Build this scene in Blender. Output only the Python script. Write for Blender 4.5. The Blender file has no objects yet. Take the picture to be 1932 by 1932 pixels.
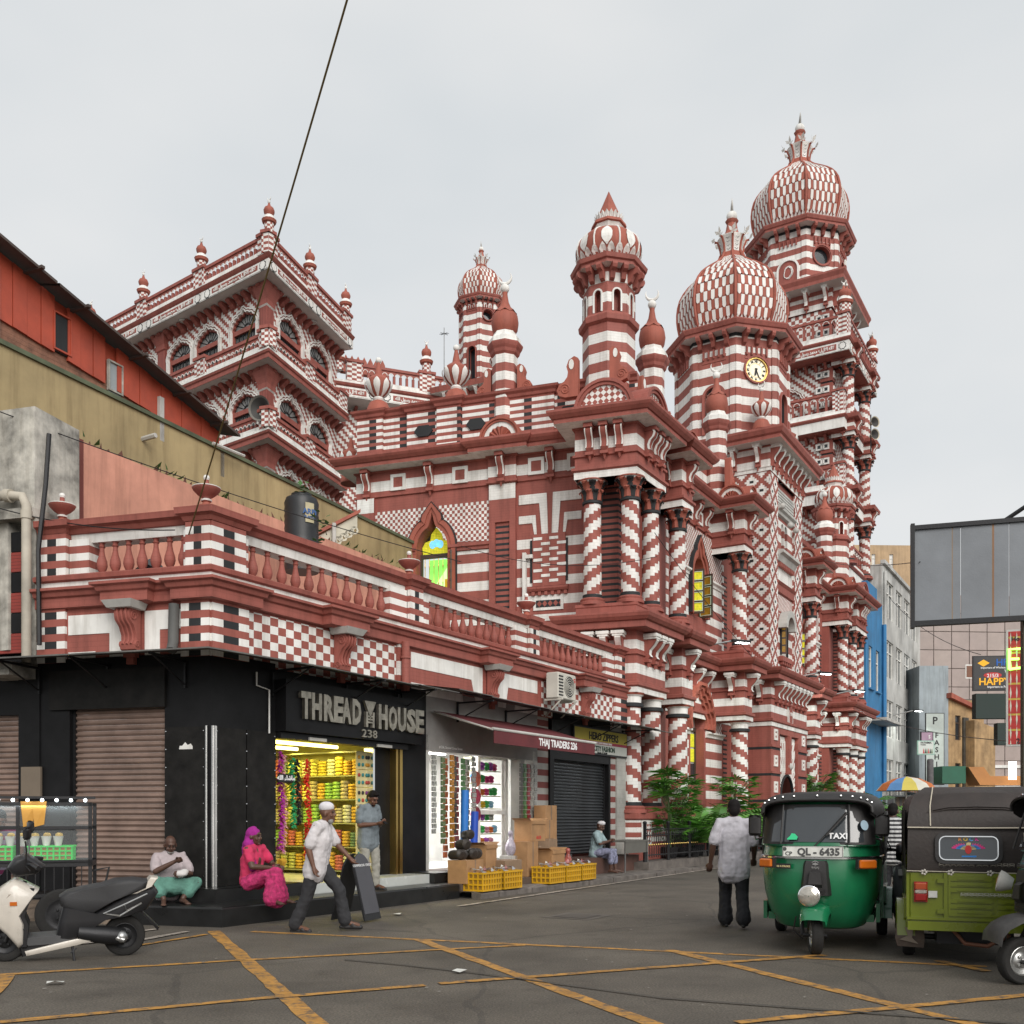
import bpy, math, random
from math import sin, cos, pi, radians, floor, sqrt, atan2
from mathutils import Matrix, Vector
from mathutils.geometry import tessellate_polygon
RND = random.Random(11)
SC = bpy.context.scene
COL = SC.collection
# ---------------------------------------------------------------- camera, world, sun, exposure
CZ = 1.45
cd = bpy.data.cameras.new('camera'); cam = bpy.data.objects.new('camera', cd); COL.objects.link(cam)
cam.location = (0, 0, CZ); cam.rotation_euler = (radians(90), 0, 0)
cd.sensor_width = 36.0; cd.lens = 36.0*1878/1932; cd.shift_y = (1541-966)/1932.0
cd.clip_start = 0.1; cd.clip_end = 2000
SC.camera = cam
SUN_EL, SUN_AZ = radians(31), radians(160)
wd = bpy.data.worlds.new('World'); SC.world = wd; wd.use_nodes = True
_n = wd.node_tree.nodes; _l = wd.node_tree.links; _n.clear()
_sky = _n.new('ShaderNodeTexSky'); _sky.sky_type = 'NISHITA'; _sky.sun_disc = False
_sky.sun_elevation = SUN_EL; _sky.sun_rotation = SUN_AZ; _sky.dust_density = 3
_tc = _n.new('ShaderNodeTexCoord'); _mp = _n.new('ShaderNodeMapping'); _mp.inputs['Scale'].default_value = (1, 1, 2.2)
_no = _n.new('ShaderNodeTexNoise'); _no.inputs['Scale'].default_value = 1.9; _no.inputs['Detail'].default_value = 4; _no.inputs['Roughness'].default_value = .5
_cr = _n.new('ShaderNodeValToRGB')
_cr.color_ramp.elements[0].position = .34; _cr.color_ramp.elements[0].color = (4.2, 4.4, 4.5, 1)
_cr.color_ramp.elements[1].position = .66; _cr.color_ramp.elements[1].color = (5.0, 5.02, 4.98, 1)
_mx = _n.new('ShaderNodeMix'); _mx.data_type = 'RGBA'; _mx.inputs[0].default_value = .93
_bg = _n.new('ShaderNodeBackground'); _bg.inputs['Strength'].default_value = .1
_wo = _n.new('ShaderNodeOutputWorld')
_l.new(_tc.outputs['Generated'], _mp.inputs[0]); _l.new(_mp.outputs[0], _no.inputs['Vector']); _l.new(_no.outputs[0], _cr.inputs[0])
_l.new(_sky.outputs[0], _mx.inputs[6]); _l.new(_cr.outputs[0], _mx.inputs[7]); _l.new(_mx.outputs[2], _bg.inputs[0]); _l.new(_bg.outputs[0], _wo.inputs[0])
sd = bpy.data.lights.new('sun', 'SUN'); sd.energy = 1.5; sd.angle = radians(42); sd.color = (1, .965, .92)
so = bpy.data.objects.new('sun', sd); COL.objects.link(so)
so.rotation_euler = (radians(90)-SUN_EL, 0, pi-SUN_AZ)
SC.view_settings.view_transform = 'Standard'; SC.view_settings.look = 'None'
SC.view_settings.exposure = 0.75; SC.view_settings.gamma = 1.0; SC.view_settings.use_curve_mapping = False
try:
 SC.cycles.use_denoising = True; SC.cycles.max_bounces = 6; SC.cycles.diffuse_bounces = 3; SC.cycles.transparent_max_bounces = 12
except Exception: pass
# ---------------------------------------------------------------- materials
class S:
 def __init__(s, nt, o): s.nt = nt; s.o = o
 def op(s, name, b=None, c=None):
  n = s.nt.nodes.new('ShaderNodeMath'); n.operation = name
  for i, q in enumerate((s, b, c)):
   if q is None: continue
   if isinstance(q, S): s.nt.links.new(q.o, n.inputs[i])
   else: n.inputs[i].default_value = q
  return S(s.nt, n.outputs[0])
 def __add__(s, b): return s.op('ADD', b)
 def __sub__(s, b): return s.op('SUBTRACT', b)
 def __mul__(s, b): return s.op('MULTIPLY', b)
 def __truediv__(s, b): return s.op('DIVIDE', b)
 def fl(s): return s.op('FLOOR')
 def fr(s): return s.op('FRACT')
 def ab(s): return s.op('ABSOLUTE')
 def lt(s, b): return s.op('LESS_THAN', b)
 def gt(s, b): return s.op('GREATER_THAN', b)
 def mod2(s): return (s*.5).fr().gt(.25)
def xor(a, b): return (a-b).ab()
MATS = {}
def mat(name, col, rough=.7, met=0, pat=None, dirt=.18, nscale=1.3, bump=.15, bscale=40, brick=None, emit=0, emitcol=None, alpha=1, spec=.5, trans=0, coat=0, streak=None):
 if name in MATS: return MATS[name]
 if streak is None: streak = .6 if ('paint' in name and 'lettering' not in name) or 'plaster' in name or 'render' in name else 0
 m = bpy.data.materials.new(name); m.use_nodes = True; nt = m.node_tree; N = nt.nodes; L = nt.links
 b = N['Principled BSDF']; b.inputs['Roughness'].default_value = rough; b.inputs['Metallic'].default_value = met
 b.inputs['Specular IOR Level'].default_value = spec
 c4 = (*col, 1)
 cur = None
 uvn = None
 if pat or brick:
  uvn = N.new('ShaderNodeUVMap'); uvn.uv_map = 'UVMap'
 if pat:
  sp = N.new('ShaderNodeSeparateXYZ'); L.new(uvn.outputs[0], sp.inputs[0])
  u, v = S(nt, sp.outputs[0]), S(nt, sp.outputs[1])
  for mask, cc in pat(u, v):
   mx = N.new('ShaderNodeMix'); mx.data_type = 'RGBA'
   L.new(mask.o, mx.inputs[0])
   if cur is None: mx.inputs[6].default_value = c4
   else: L.new(cur, mx.inputs[6])
   mx.inputs[7].default_value = (*cc, 1); cur = mx.outputs[2]
 if dirt:
  tc = N.new('ShaderNodeTexCoord')
  ge = N.new('ShaderNodeNewGeometry')
  no = N.new('ShaderNodeTexNoise'); no.inputs['Scale'].default_value = nscale; no.inputs['Detail'].default_value = 7; no.inputs['Roughness'].default_value = .62
  L.new(ge.outputs['Position'], no.inputs['Vector'])
  mr = N.new('ShaderNodeMapRange'); mr.inputs[1].default_value = .3; mr.inputs[2].default_value = .7
  mr.inputs[3].default_value = 1-dirt; mr.inputs[4].default_value = 1+dirt*.45
  L.new(no.outputs[0], mr.inputs[0])
  mx = N.new('ShaderNodeMix'); mx.data_type = 'RGBA'; mx.blend_type = 'MULTIPLY'; mx.inputs[0].default_value = 1
  if cur is None: mx.inputs[6].default_value = c4
  else: L.new(cur, mx.inputs[6])
  L.new(mr.outputs[0], mx.inputs[7]); cur = mx.outputs[2]
  if streak:
   mp = N.new('ShaderNodeMapping'); mp.inputs['Scale'].default_value = (2.6, 2.6, .22); L.new(ge.outputs['Position'], mp.inputs[0])
   n3 = N.new('ShaderNodeTexNoise'); n3.inputs['Scale'].default_value = 1.6; n3.inputs['Detail'].default_value = 6; n3.inputs['Roughness'].default_value = .7; L.new(mp.outputs[0], n3.inputs['Vector'])
   m3 = N.new('ShaderNodeMapRange'); m3.inputs[1].default_value = .46; m3.inputs[2].default_value = .74; L.new(n3.outputs[0], m3.inputs[0]); m3.inputs[4].default_value = streak
   x3 = N.new('ShaderNodeMix'); x3.data_type = 'RGBA'; x3.blend_type = 'MULTIPLY'; L.new(m3.outputs[0], x3.inputs[0]); L.new(cur, x3.inputs[6]); x3.inputs[7].default_value = (.42, .38, .33, 1); cur = x3.outputs[2]
  rr = N.new('ShaderNodeMapRange'); rr.inputs[3].default_value = max(.02, rough-.1); rr.inputs[4].default_value = min(1, rough+.12)
  L.new(no.outputs[0], rr.inputs[0]); L.new(rr.outputs[0], b.inputs['Roughness'])
  if bump:
   n2 = N.new('ShaderNodeTexNoise'); n2.inputs['Scale'].default_value = bscale; n2.inputs['Detail'].default_value = 3
   L.new(ge.outputs['Position'], n2.inputs['Vector'])
   bp = N.new('ShaderNodeBump'); bp.inputs['Strength'].default_value = bump; bp.inputs['Distance'].default_value = .01
   h = n2.outputs[0]
   if brick:
    br = N.new('ShaderNodeTexBrick'); br.inputs['Scale'].default_value = 1
    br.inputs['Brick Width'].default_value = brick[0]; br.inputs['Row Height'].default_value = brick[1]
    br.inputs['Mortar Size'].default_value = .006; br.inputs['Mortar Smooth'].default_value = .4
    L.new(uvn.outputs[0], br.inputs['Vector'])
    ad = N.new('ShaderNodeMath'); ad.operation = 'MULTIPLY_ADD'; L.new(br.outputs['Fac'], ad.inputs[0]); ad.inputs[1].default_value = -1.2; L.new(h, ad.inputs[2]); h = ad.outputs[0]
    mo = N.new('ShaderNodeMix'); mo.data_type = 'RGBA'; mo.blend_type = 'MULTIPLY'
    fm = N.new('ShaderNodeMath'); fm.operation = 'MULTIPLY'; L.new(br.outputs['Fac'], fm.inputs[0]); fm.inputs[1].default_value = .28
    L.new(fm.outputs[0], mo.inputs[0]); L.new(cur, mo.inputs[6]); mo.inputs[7].default_value = (.5, .46, .44, 1); cur = mo.outputs[2]
   L.new(h, bp.inputs['Height']); L.new(bp.outputs[0], b.inputs['Normal'])
 if cur is None: b.inputs['Base Color'].default_value = c4
 else: L.new(cur, b.inputs['Base Color'])
 if emit:
  b.inputs['Emission Strength'].default_value = emit
  if emitcol: b.inputs['Emission Color'].default_value = (*emitcol, 1)
  elif cur is not None: L.new(cur, b.inputs['Emission Color'])
  else: b.inputs['Emission Color'].default_value = c4
 if trans: b.inputs['Transmission Weight'].default_value = trans; b.inputs['IOR'].default_value = 1.1
 if coat: b.inputs['Coat Weight'].default_value = coat; b.inputs['Coat Roughness'].default_value = .06
 if alpha < 1: b.inputs['Alpha'].default_value = alpha
 MATS[name] = m; return m
RED = (.325, .094, .072); WHT = (.81, .80, .765); BLK = (.018, .020, .022)
BRK = (.23, .075)
m_red = mat('red_paint', RED, brick=None); m_wht = mat('white_paint', WHT, dirt=.2); m_blk = mat('black_paint', BLK, dirt=.3)
m_redb = mat('red_brick_paint', RED, brick=BRK); m_whtb = mat('white_brick_paint', WHT, brick=BRK, dirt=.2)
def P_band(h, ph=0, a=WHT): return lambda u, v: [(((v+ph)/(2*h)).fr().lt(.5), a)]
def P_check(w, h): return lambda u, v: [(xor((u/w).fl().mod2(), (v/h).fl().mod2()), WHT)]
def P_step(w, h, k): return lambda u, v: [(((u/w+(v/h).fl()*k)).fr().lt(.5), WHT)]
m_band = mat('banded_brick_paint', RED, pat=P_band(.25), brick=BRK)
m_bandw = mat('broad_banded_brick_paint', RED, pat=P_band(.27, .1), brick=BRK)
m_chk = mat('chequered_brick_paint', RED, pat=P_check(.083, .092), brick=BRK)
m_chks = mat('shop_chequered_paint', RED, pat=P_check(.17, .125), brick=None)
m_chkv = mat('veranda_chequered_paint', RED, pat=P_check(.22, .11))
m_chkt = mat('tower_chequered_paint', RED, pat=P_check(.2, .2))
m_lozen = mat('lozenge_chequered_paint', RED, pat=lambda u, v: [(xor(((u+v)/.155).fl().mod2(), ((u-v)/.155).fl().mod2()), WHT)])
m_stepv = mat('veranda_stepped_paint', RED, pat=lambda u, v: [((u/.42+(v/.115).fl()*.29).fr().lt(.5), WHT)])
m_stept = mat('tower_stepped_paint', RED, pat=lambda u, v: [((u/.5+(v/.13).fl()*.29).fr().lt(.5), WHT)])
m_louv = mat('black_slot_paint', RED, pat=lambda u, v: [((v/.165).fr().lt(.42), BLK)], brick=BRK)
def spiral(name, sgn): return mat(name, RED, pat=lambda u, v: [((u*2+(v/.085).fl()*(.17*sgn)).fr().lt(.5), WHT)], brick=(.12, .085))
m_spR = spiral('spiral_paint_rising_right', -1); m_spL = spiral('spiral_paint_rising_left', 1)
# diamond pattern: stepped white diamonds, black centres, staggered
def P_dia(W_, H_, n):
 def f(u, v):
  a = ((u/W_).fr()-.5).ab()*2; b = ((v/H_).fr()-.5).ab()*2
  s_ = ((a*n+.5).fl()+(b*n+.5).fl())/n
  m1 = s_.lt(.7)+s_.gt(1.3)
  blk = a.lt(.2)*b.lt(.13)+a.gt(.8)*b.gt(.87)
  return [(m1, WHT), (blk, BLK)]
 return f
m_dia = mat('diamond_brick_paint', RED, pat=P_dia(.74, .72, 5), brick=(.2, .082))
# thin stripes with black blocks, lozenges: parapet wall
def P_par(u, v):
 st = (v/.2).fr().gt(.5)
 cu = (u/1.06).fr()
 bb = cu.lt(.22) * st
 return [(st, WHT), (bb, BLK)]
m_par = mat('parapet_striped_paint', RED, pat=P_par, brick=None)
# shop quoins: bands of white / red, black in the middle of a face
m_quoin = mat('quoin_paint', RED, pat=lambda u, v: [((v/.22).fr().lt(.5), WHT), ((v/.22).fr().lt(.5)*(u-.5).ab().lt(.21), BLK)])
m_quoinp = mat('pier_quoin_paint', RED, pat=lambda u, v: [((v/.22).fr().lt(.5), WHT), ((v/.22).fr().lt(.5)*(u-.5).ab().lt(.16), BLK)])
m_orng = mat('terracotta_paint', (.36, .10, .066), dirt=.22)
m_gold = mat('brass', (.6, .42, .14), rough=.35, met=1, dirt=.2)
m_iron = mat('dark_metal', (.03, .03, .032), rough=.45, met=.6, dirt=.2)
m_steel = mat('worn_steel', (.45, .45, .44), rough=.35, met=.9, dirt=.3)
m_chrome = mat('chrome', (.8, .8, .8), rough=.12, met=1, dirt=.1, bump=0)
m_wood = mat('dark_wood', (.07, .045, .032), rough=.6, dirt=.3)
m_glassd = mat('dark_window_glass', (.03, .035, .04), rough=.08, dirt=.15, bump=.02, bscale=3)
m_soffit = mat('grey_white_soffit', (.62, .60, .57), dirt=.15)
m_stonew = mat('grey_white_cement', (.50, .49, .46), dirt=.35)
# ---------------------------------------------------------------- geometry helpers
def FRM(o, az):
 d = (sin(radians(az)), cos(radians(az)))
 return Matrix(((d[0], -d[1], 0, o[0]), (d[1], d[0], 0, o[1]), (0, 0, 1, o[2] if len(o) > 2 else 0), (0, 0, 0, 1)))
def T(x, y, z, rz=0): return Matrix.Translation((x, y, z)) @ Matrix.Rotation(rz, 4, 'Z')
def PX(u, v, Y): return Vector(((u-966)/1878*Y, Y, CZ+(1541-v)/1878*Y))
class MB:
 def __init__(s, F=None): s.v = []; s.f = []; s.uv = []; s.m = []; s.sm = []; s.F = F if F is not None else Matrix()
 def face(s, pts, uv=None, m=0, sm=False):
  pts = [Vector(p) for p in pts]
  if uv is None:
   n = Vector((0, 0, 0))
   for i in range(len(pts)): n += pts[i].cross(pts[(i+1) % len(pts)])
   ax, ay, az = abs(n.x), abs(n.y), abs(n.z)
   if ay >= ax and ay >= az: uv = [(p.x, p.z) for p in pts]
   elif ax >= az: uv = [(p.y, p.z) for p in pts]
   else: uv = [(p.x, p.y) for p in pts]
  b = len(s.v)
  s.v.extend((s.F @ p) for p in pts); s.f.append(tuple(range(b, b+len(pts)))); s.uv.append(uv); s.m.append(m); s.sm.append(sm)
 def box(s, x0, x1, y0, y1, z0, z1, m=0, uvu=None):
  P = [(x, y, z) for z in (z0, z1) for y in (y0, y1) for x in (x0, x1)]
  Q = [(0, 1, 5, 4), (1, 3, 7, 5), (3, 2, 6, 7), (2, 0, 4, 6), (4, 5, 7, 6), (2, 3, 1, 0)]
  for k, q in enumerate(Q):
   uv = None
   if uvu and k < 4:
    uv = [(0, P[q[0]][2]), (1, P[q[1]][2]), (1, P[q[2]][2]), (0, P[q[3]][2])]
   s.face([P[i] for i in q], uv, m)
 def bbox(s, x0, x1, y0, y1, z0, z1, b=.01, m=0):
  def ring(i, z): return [(x0+b+i, y0+i, z), (x1-b-i, y0+i, z), (x1-i, y0+b+i, z), (x1-i, y1-b-i, z), (x1-b-i, y1-i, z), (x0+b+i, y1-i, z), (x0+i, y1-b-i, z), (x0+i, y0+b+i, z)]
  s.loft([ring(b, z0), ring(0, z0+b), ring(0, z1-b), ring(b, z1)], m=m, cap=True)
 def loft(s, rings, m=0, cap=False, close=True, sm=False, uvf=None):
  n = len(rings[0])
  for k in range(len(rings)-1):
   A, B = rings[k], rings[k+1]
   for i in range(n if close else n-1):
    j = (i+1) % n
    uv = uvf(k, i) if uvf else None
    s.face([A[i], A[j], B[j], B[i]], uv, m[k] if isinstance(m, (list, tuple)) else m, sm)
  if cap:
   m0 = m[0] if isinstance(m, (list, tuple)) else m
   m1 = m[-1] if isinstance(m, (list, tuple)) else m
   s.face(list(reversed(rings[0])), None, m0); s.face(rings[-1], None, m1)
 def lathe(s, prof, c=(0, 0), n=20, a0=0.0, m=0, sm=True, cap=True, uscale=None, facet=None):
  # prof: list of (r, z) bottom to top; optional third = material of the band above
  if facet: n = facet; sm = False
  rings = [[(c[0]+max(p[0], 1e-4)*cos(a0+2*pi*i/n), c[1]+max(p[0], 1e-4)*sin(a0+2*pi*i/n), p[1]) for i in range(n)] for p in prof]
  mm = [(p[2] if len(p) > 2 else m) for p in prof[:-1]]
  rr = max(p[0] for p in prof)
  us = uscale if uscale else 2*pi*rr
  def uvf(k, i): return [(us*i/n, prof[k][1]), (us*(i+1)/n, prof[k][1]), (us*(i+1)/n, prof[k+1][1]), (us*i/n, prof[k+1][1])]
  s.loft(rings, mm, cap, True, sm, uvf)
 def prism(s, poly, y0, y1, m=0, axis='y', mb=None, sides=True):
  def pt(p, d): return (p[0], d, p[1]) if axis == 'y' else ((d, p[0], p[1]) if axis == 'x' else (p[0], p[1], d))
  tri = tessellate_polygon([[Vector((p[0], p[1], 0)) for p in poly]])
  for t in tri:
   a, b, c = [poly[i] for i in t]
   if (b[0]-a[0])*(c[1]-a[1])-(b[1]-a[1])*(c[0]-a[0]) < 0: b, c = c, b
   fr_, bk = ((y0, y1) if axis != 'x' else (y1, y0))
   if axis == 'z': fr_, bk = y1, y0
   s.face([pt(q, fr_) for q in (a, b, c)], None, m)
   s.face([pt(q, bk) for q in (c, b, a)], None, m)
  if sides:
   area = sum(poly[i][0]*poly[(i+1) % len(poly)][1]-poly[(i+1) % len(poly)][0]*poly[i][1] for i in range(len(poly)))
   pp = poly if area > 0 else list(reversed(poly))
   for i in range(len(pp)):
    a, b = pp[i], pp[(i+1) % len(pp)]
    if axis == 'z': q = [pt(a, y0), pt(b, y0), pt(b, y1), pt(a, y1)]
    elif axis == 'x': q = [pt(a, y0), pt(b, y0), pt(b, y1), pt(a, y1)]
    else: q = [pt(b, y0), pt(a, y0), pt(a, y1), pt(b, y1)]
    s.face(q, None, m if mb is None else mb)
 def wall(s, x0, x1, z0, z1, y, holes=(), depth=.25, m=0, mr=None):
  outer = [(x0, z0), (x1, z0), (x1, z1), (x0, z1)]
  loops = [outer]+[list(h) for h in holes]
  flat = [p for l in loops for p in l]
  for t in tessellate_polygon([[Vector((p[0], p[1], 0)) for p in l] for l in loops]):
   a, b, c = [flat[i] for i in t]
   if (b[0]-a[0])*(c[1]-a[1])-(b[1]-a[1])*(c[0]-a[0]) < 0: b, c = c, b
   s.face([(a[0], y, a[1]), (b[0], y, b[1]), (c[0], y, c[1])], None, m)
  for h in holes: s.reveal(h, y, y+depth, m if mr is None else mr)
 def reveal(s, h, y0, y1, m=0):
  for i in range(len(h)):
   a, b = h[i], h[(i+1) % len(h)]
   s.face([(a[0], y0, a[1]), (a[0], y1, a[1]), (b[0], y1, b[1]), (b[0], y0, b[1])], None, m)
 def ribbon(s, inner, outer, y0, y1, m=0, close=False):
  n = len(inner)
  for i in range(n if close else n-1):
   j = (i+1) % n
   a, b, c, d = inner[i], inner[j], outer[j], outer[i]
   s.face([(a[0], y0, a[1]), (b[0], y0, b[1]), (c[0], y0, c[1]), (d[0], y0, d[1])], None, m)
   s.face([(d[0], y0, d[1]), (c[0], y0, c[1]), (c[0], y1, c[1]), (d[0], y1, d[1])], None, m)
   s.face([(b[0], y0, b[1]), (a[0], y0, a[1]), (a[0], y1, a[1]), (b[0], y1, b[1])], None, m)
  if not close:
   for i in (0, n-1):
    a, d = inner[i], outer[i]
    s.face([(a[0], y0, a[1]), (d[0], y0, d[1]), (d[0], y1, d[1]), (a[0], y1, a[1])], None, m)
 def sweep(s, path, prof, m=0, closed=False, capend=True):
  n = len(path); P = [Vector((p[0], p[1])) for p in path]
  nor = []
  for i in range(n):
   e = []
   if i > 0 or closed: e.append((P[i]-P[i-1]).normalized())
   if i < n-1 or closed: e.append((P[(i+1) % n]-P[i]).normalized())
   ns = [Vector((q.y, -q.x)) for q in e]
   if len(ns) == 1: nor.append(ns[0])
   else:
    b = ns[0]+ns[1]
    d = 1+ns[0].dot(ns[1])
    nor.append(b/max(d, .25))
  L = [0]
  for i in range(1, n+1): L.append(L[-1]+(P[i % n]-P[i-1]).length)
  for k in range(len(prof)-1):
   a, b = prof[k], prof[k+1]; mm = a[2] if len(a) > 2 else m
   for i in range(n if closed else n-1):
    j = (i+1) % n
    q = [(*(P[i]+nor[i]*a[0]), a[1]), (*(P[j]+nor[j]*a[0]), a[1]), (*(P[j]+nor[j]*b[0]), b[1]), (*(P[i]+nor[i]*b[0]), b[1])]
    s.face(q, [(L[i], a[1]), (L[i+1], a[1]), (L[i+1], b[1]), (L[i], b[1])], mm)
  if capend and not closed:
   for i, rv in ((0, True), (n-1, False)):
    q = [(*(P[i]+nor[i]*p[0]), p[1]) for p in prof]
    s.face(list(reversed(q)) if rv else q, None, m)
 def tube(s, pts, r, n=8, m=0, cap=True, sm=True):
  pts = [Vector(p) for p in pts]; rings = []
  rs = r if isinstance(r, (list, tuple)) else [r]*len(pts)
  up = None
  for i, p in enumerate(pts):
   t = (pts[min(i+1, len(pts)-1)]-pts[max(i-1, 0)]).normalized()
   if up is None: up = Vector((0, 0, 1)) if abs(t.z) < .9 else Vector((1, 0, 0))
   x = up.cross(t)
   if x.length < 1e-4: x = Vector((1, 0, 0)).cross(t)
   x.normalize(); y = t.cross(x); up = y
   rings.append([p+(x*cos(2*pi*k/n)+y*sin(2*pi*k/n))*rs[i] for k in range(n)])
  s.loft(rings, m, cap, True, sm)
 def ball(s, c, r, n=12, m=0, sx=1, sy=1, sz=1):
  k = max(4, n//2)
  rings = []
  for i in range(k+1):
   a = -pi/2+pi*i/k; rr = max(1e-4, cos(a))*r
   rings.append([(c[0]+rr*cos(2*pi*j/n)*sx, c[1]+rr*sin(2*pi*j/n)*sy, c[2]+sin(a)*r*sz) for j in range(n)])
  s.loft(rings, m, False, True, True)
 def add(s, o, M=None):
  b = len(s.v); M = M if M is not None else Matrix()
  s.v.extend((s.F @ M @ Vector(p)) for p in o.v); s.f.extend(tuple(i+b for i in f) for f in o.f)
  s.uv.extend(o.uv); s.m.extend(o.m); s.sm.extend(o.sm)
 def mesh(s, name, mats, off=None, ang=40, weld=True):
  me = bpy.data.meshes.new(name)
  if off is not None: vs = [(v[0]-off[0], v[1]-off[1], v[2]-off[2]) for v in s.v]
  else: vs = [tuple(v) for v in s.v]
  if weld:
   key = {}; idx = []; nv = []
   for v in vs:
    k = (round(v[0], 4), round(v[1], 4), round(v[2], 4))
    if k not in key: key[k] = len(nv); nv.append(v)
    idx.append(key[k])
   fs = []; keep = []
   for fi, f in enumerate(s.f):
    g = []
    uu = []
    for li, i in enumerate(f):
     q = idx[i]
     if q not in g: g.append(q); uu.append(s.uv[fi][li])
    if len(g) >= 3: fs.append(g); keep.append((fi, uu))
   me.from_pydata(nv, [], fs)
  else:
   keep = [(i, s.uv[i]) for i in range(len(s.f))]; me.from_pydata(vs, [], s.f)
  for q in (mats if isinstance(mats, (list, tuple)) else [mats]): me.materials.append(q)
  uvl = me.uv_layers.new(name='UVMap')
  flat = []
  for fi, uu in keep:
   for q in uu: flat.extend((q[0], q[1]))
  uvl.data.foreach_set('uv', flat)
  me.polygons.foreach_set('material_index', [s.m[fi] for fi, _ in keep])
  sm = [s.sm[fi] for fi, _ in keep]
  if any(sm):
   me.polygons.foreach_set('use_smooth', sm)
   me.set_sharp_from_angle(angle=radians(ang))
  else: me.polygons.foreach_set('use_smooth', [False]*len(me.polygons))
  me.update(); return me
WM = {}
def tag(o, label=None, cat=None, group=None, kind=None):
 if label: o['label'] = label
 if cat: o['category'] = cat
 if group: o['group'] = group
 if kind: o['kind'] = kind
 return o
def thing(name, label, cat, M, group=None):
 o = bpy.data.objects.new(name, None); o.empty_display_size = .2; COL.objects.link(o)
 if not isinstance(M, Matrix): M = T(*M)
 o.matrix_basis = M; WM[o] = M.copy()
 return tag(o, label, cat, group)
def put(name, me, M, parent=None):
 o = bpy.data.objects.new(name, me); COL.objects.link(o)
 if parent is not None: o.parent = parent; o.matrix_basis = WM[parent].inverted() @ M
 else: o.matrix_basis = M
 WM[o] = M.copy(); return o
def build(mb, name, mats, parent=None, label=None, cat=None, group=None, kind=None, ang=40, local=False):
 if local:                                   # geometry given in the parent's own coordinates
  me = mb.mesh(name, mats, None, ang); return tag(put(name, me, WM[parent] if parent else Matrix(), parent), label, cat, group, kind)
 xs = [v[0] for v in mb.v]; ys = [v[1] for v in mb.v]; zs = [v[2] for v in mb.v]
 off = ((min(xs)+max(xs))/2, (min(ys)+max(ys))/2, min(zs))
 me = mb.mesh(name, mats, off, ang)
 return tag(put(name, me, Matrix.Translation(off), parent), label, cat, group, kind)
def copy_tree(o, M, parent=None, label=None, group=None):
 c = o.copy(); COL.objects.link(c); c.parent = parent
 c.matrix_basis = M if parent is None else o.matrix_basis
 WM[c] = M if parent is None else WM[parent] @ c.matrix_basis
 if label: c['label'] = label
 if group: c['group'] = group
 for ch in o.children: copy_tree(ch, None, c)
 return c
def text_mesh(txt, size, mats, depth=0.0, spacing=1.0, bold=0.0, align='CENTER', sx=1.0):
 cu = bpy.data.curves.new('txt', 'FONT'); cu.body = txt; cu.size = size; cu.align_x = align; cu.extrude = depth
 cu.space_character = spacing; cu.offset = bold; cu.resolution_u = 2
 ob = bpy.data.objects.new('txt', cu); me = bpy.data.meshes.new_from_object(ob)
 bpy.data.objects.remove(ob); bpy.data.curves.remove(cu)
 me.materials.clear()
 me.materials.append(mats)
 R = Matrix.Rotation(radians(90), 4, 'X')
 me.transform(Matrix.Diagonal((sx, 1, 1, 1)).to_4x4()); me.transform(R); return me
# outlines (left foot, over the top, right foot), around x = 0, foot at z = 0
def arc_round(w, hs, n=16): return [(-w, 0)]+[(-w*cos(pi*i/n), hs+w*sin(pi*i/n)) for i in range(n+1)]+[(w, 0)]
def arc_pointed(w, hs, h, n=14):
 o = [(-w, 0)]
 for i in range(n+1):
  t = i/n; o.append((-w*cos(t*pi/2)**.9 if i < n else 0, hs+h*sin(t*pi/2)**1.15))
 return o+[(-p[0], p[1]) for p in reversed(o[:-1])]
def arc_ogee(w, hs, h, n=18):
 L = []
 for i in range(n+1):
  t = i/n
  a = t*pi*.62
  if t < .72:
   tt = t/.72; ang = pi-tt*pi*.40
   x = w*1.0*cos(ang); z = hs+h*.58*sin(pi-ang)/sin(pi*.40)*1.0
  else:
   tt = (t-.72)/.28
   x0 = w*cos(pi*.6); x = x0*(1-tt)**1.0; z = hs+h*.58+h*.42*(tt**1.7)
  L.append((x, z))
 return [(-w, 0)]+L+[(-p[0], p[1]) for p in reversed(L[:-1])]+[(w, 0)]
def arc_foil(w, hs, h, lobes=7, n=5, bulge=.16):
 ctr = []
 K = lobes
 for i in range(K+1):
  a = pi-pi*i/K
  k = 1.0+.16*max(0, 1-abs(i-K/2)/1.2) if False else 1.0
  ctr.append((w*cos(a), hs+h*sin(a)**.85))
 out = [(-w, 0)]
 for i in range(K):
  a, b = ctr[i], ctr[i+1]
  mx, mz = (a[0]+b[0])/2, (a[1]+b[1])/2
  dx, dz = b[0]-a[0], b[1]-a[1]; l = sqrt(dx*dx+dz*dz)
  nx, nz = -dz/l, dx/l
  for j in range(n):
   t = j/n; hgt = bulge*l*2.2*(1-(2*t-1)**2)
   out.append((a[0]+dx*t+nx*hgt, a[1]+dz*t+nz*hgt))
 out.append(ctr[-1]); out.append((w, 0))
 # drawn-up point
 out = [(x, z+(h*.22*max(0, 1-abs(x)/(w*.30))**1.5)) if z > hs else (x, z) for x, z in out]
 return out
def off_outline(o, d, cx=0, cz=None):
 r = []
 for i, p in enumerate(o):
  a = o[max(0, i-1)]; b = o[min(len(o)-1, i+1)]
  dx, dz = b[0]-a[0], b[1]-a[1]; l = sqrt(dx*dx+dz*dz) or 1
  r.append((p[0]-dz/l*d, p[1]+dx/l*d))
 r[0] = (o[0][0]-d, o[0][1]); r[-1] = (o[-1][0]+d, o[-1][1]); return r
def mv(o, x, z, s=1): return [(p[0]*s+x, p[1]*s+z) for p in o]
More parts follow.
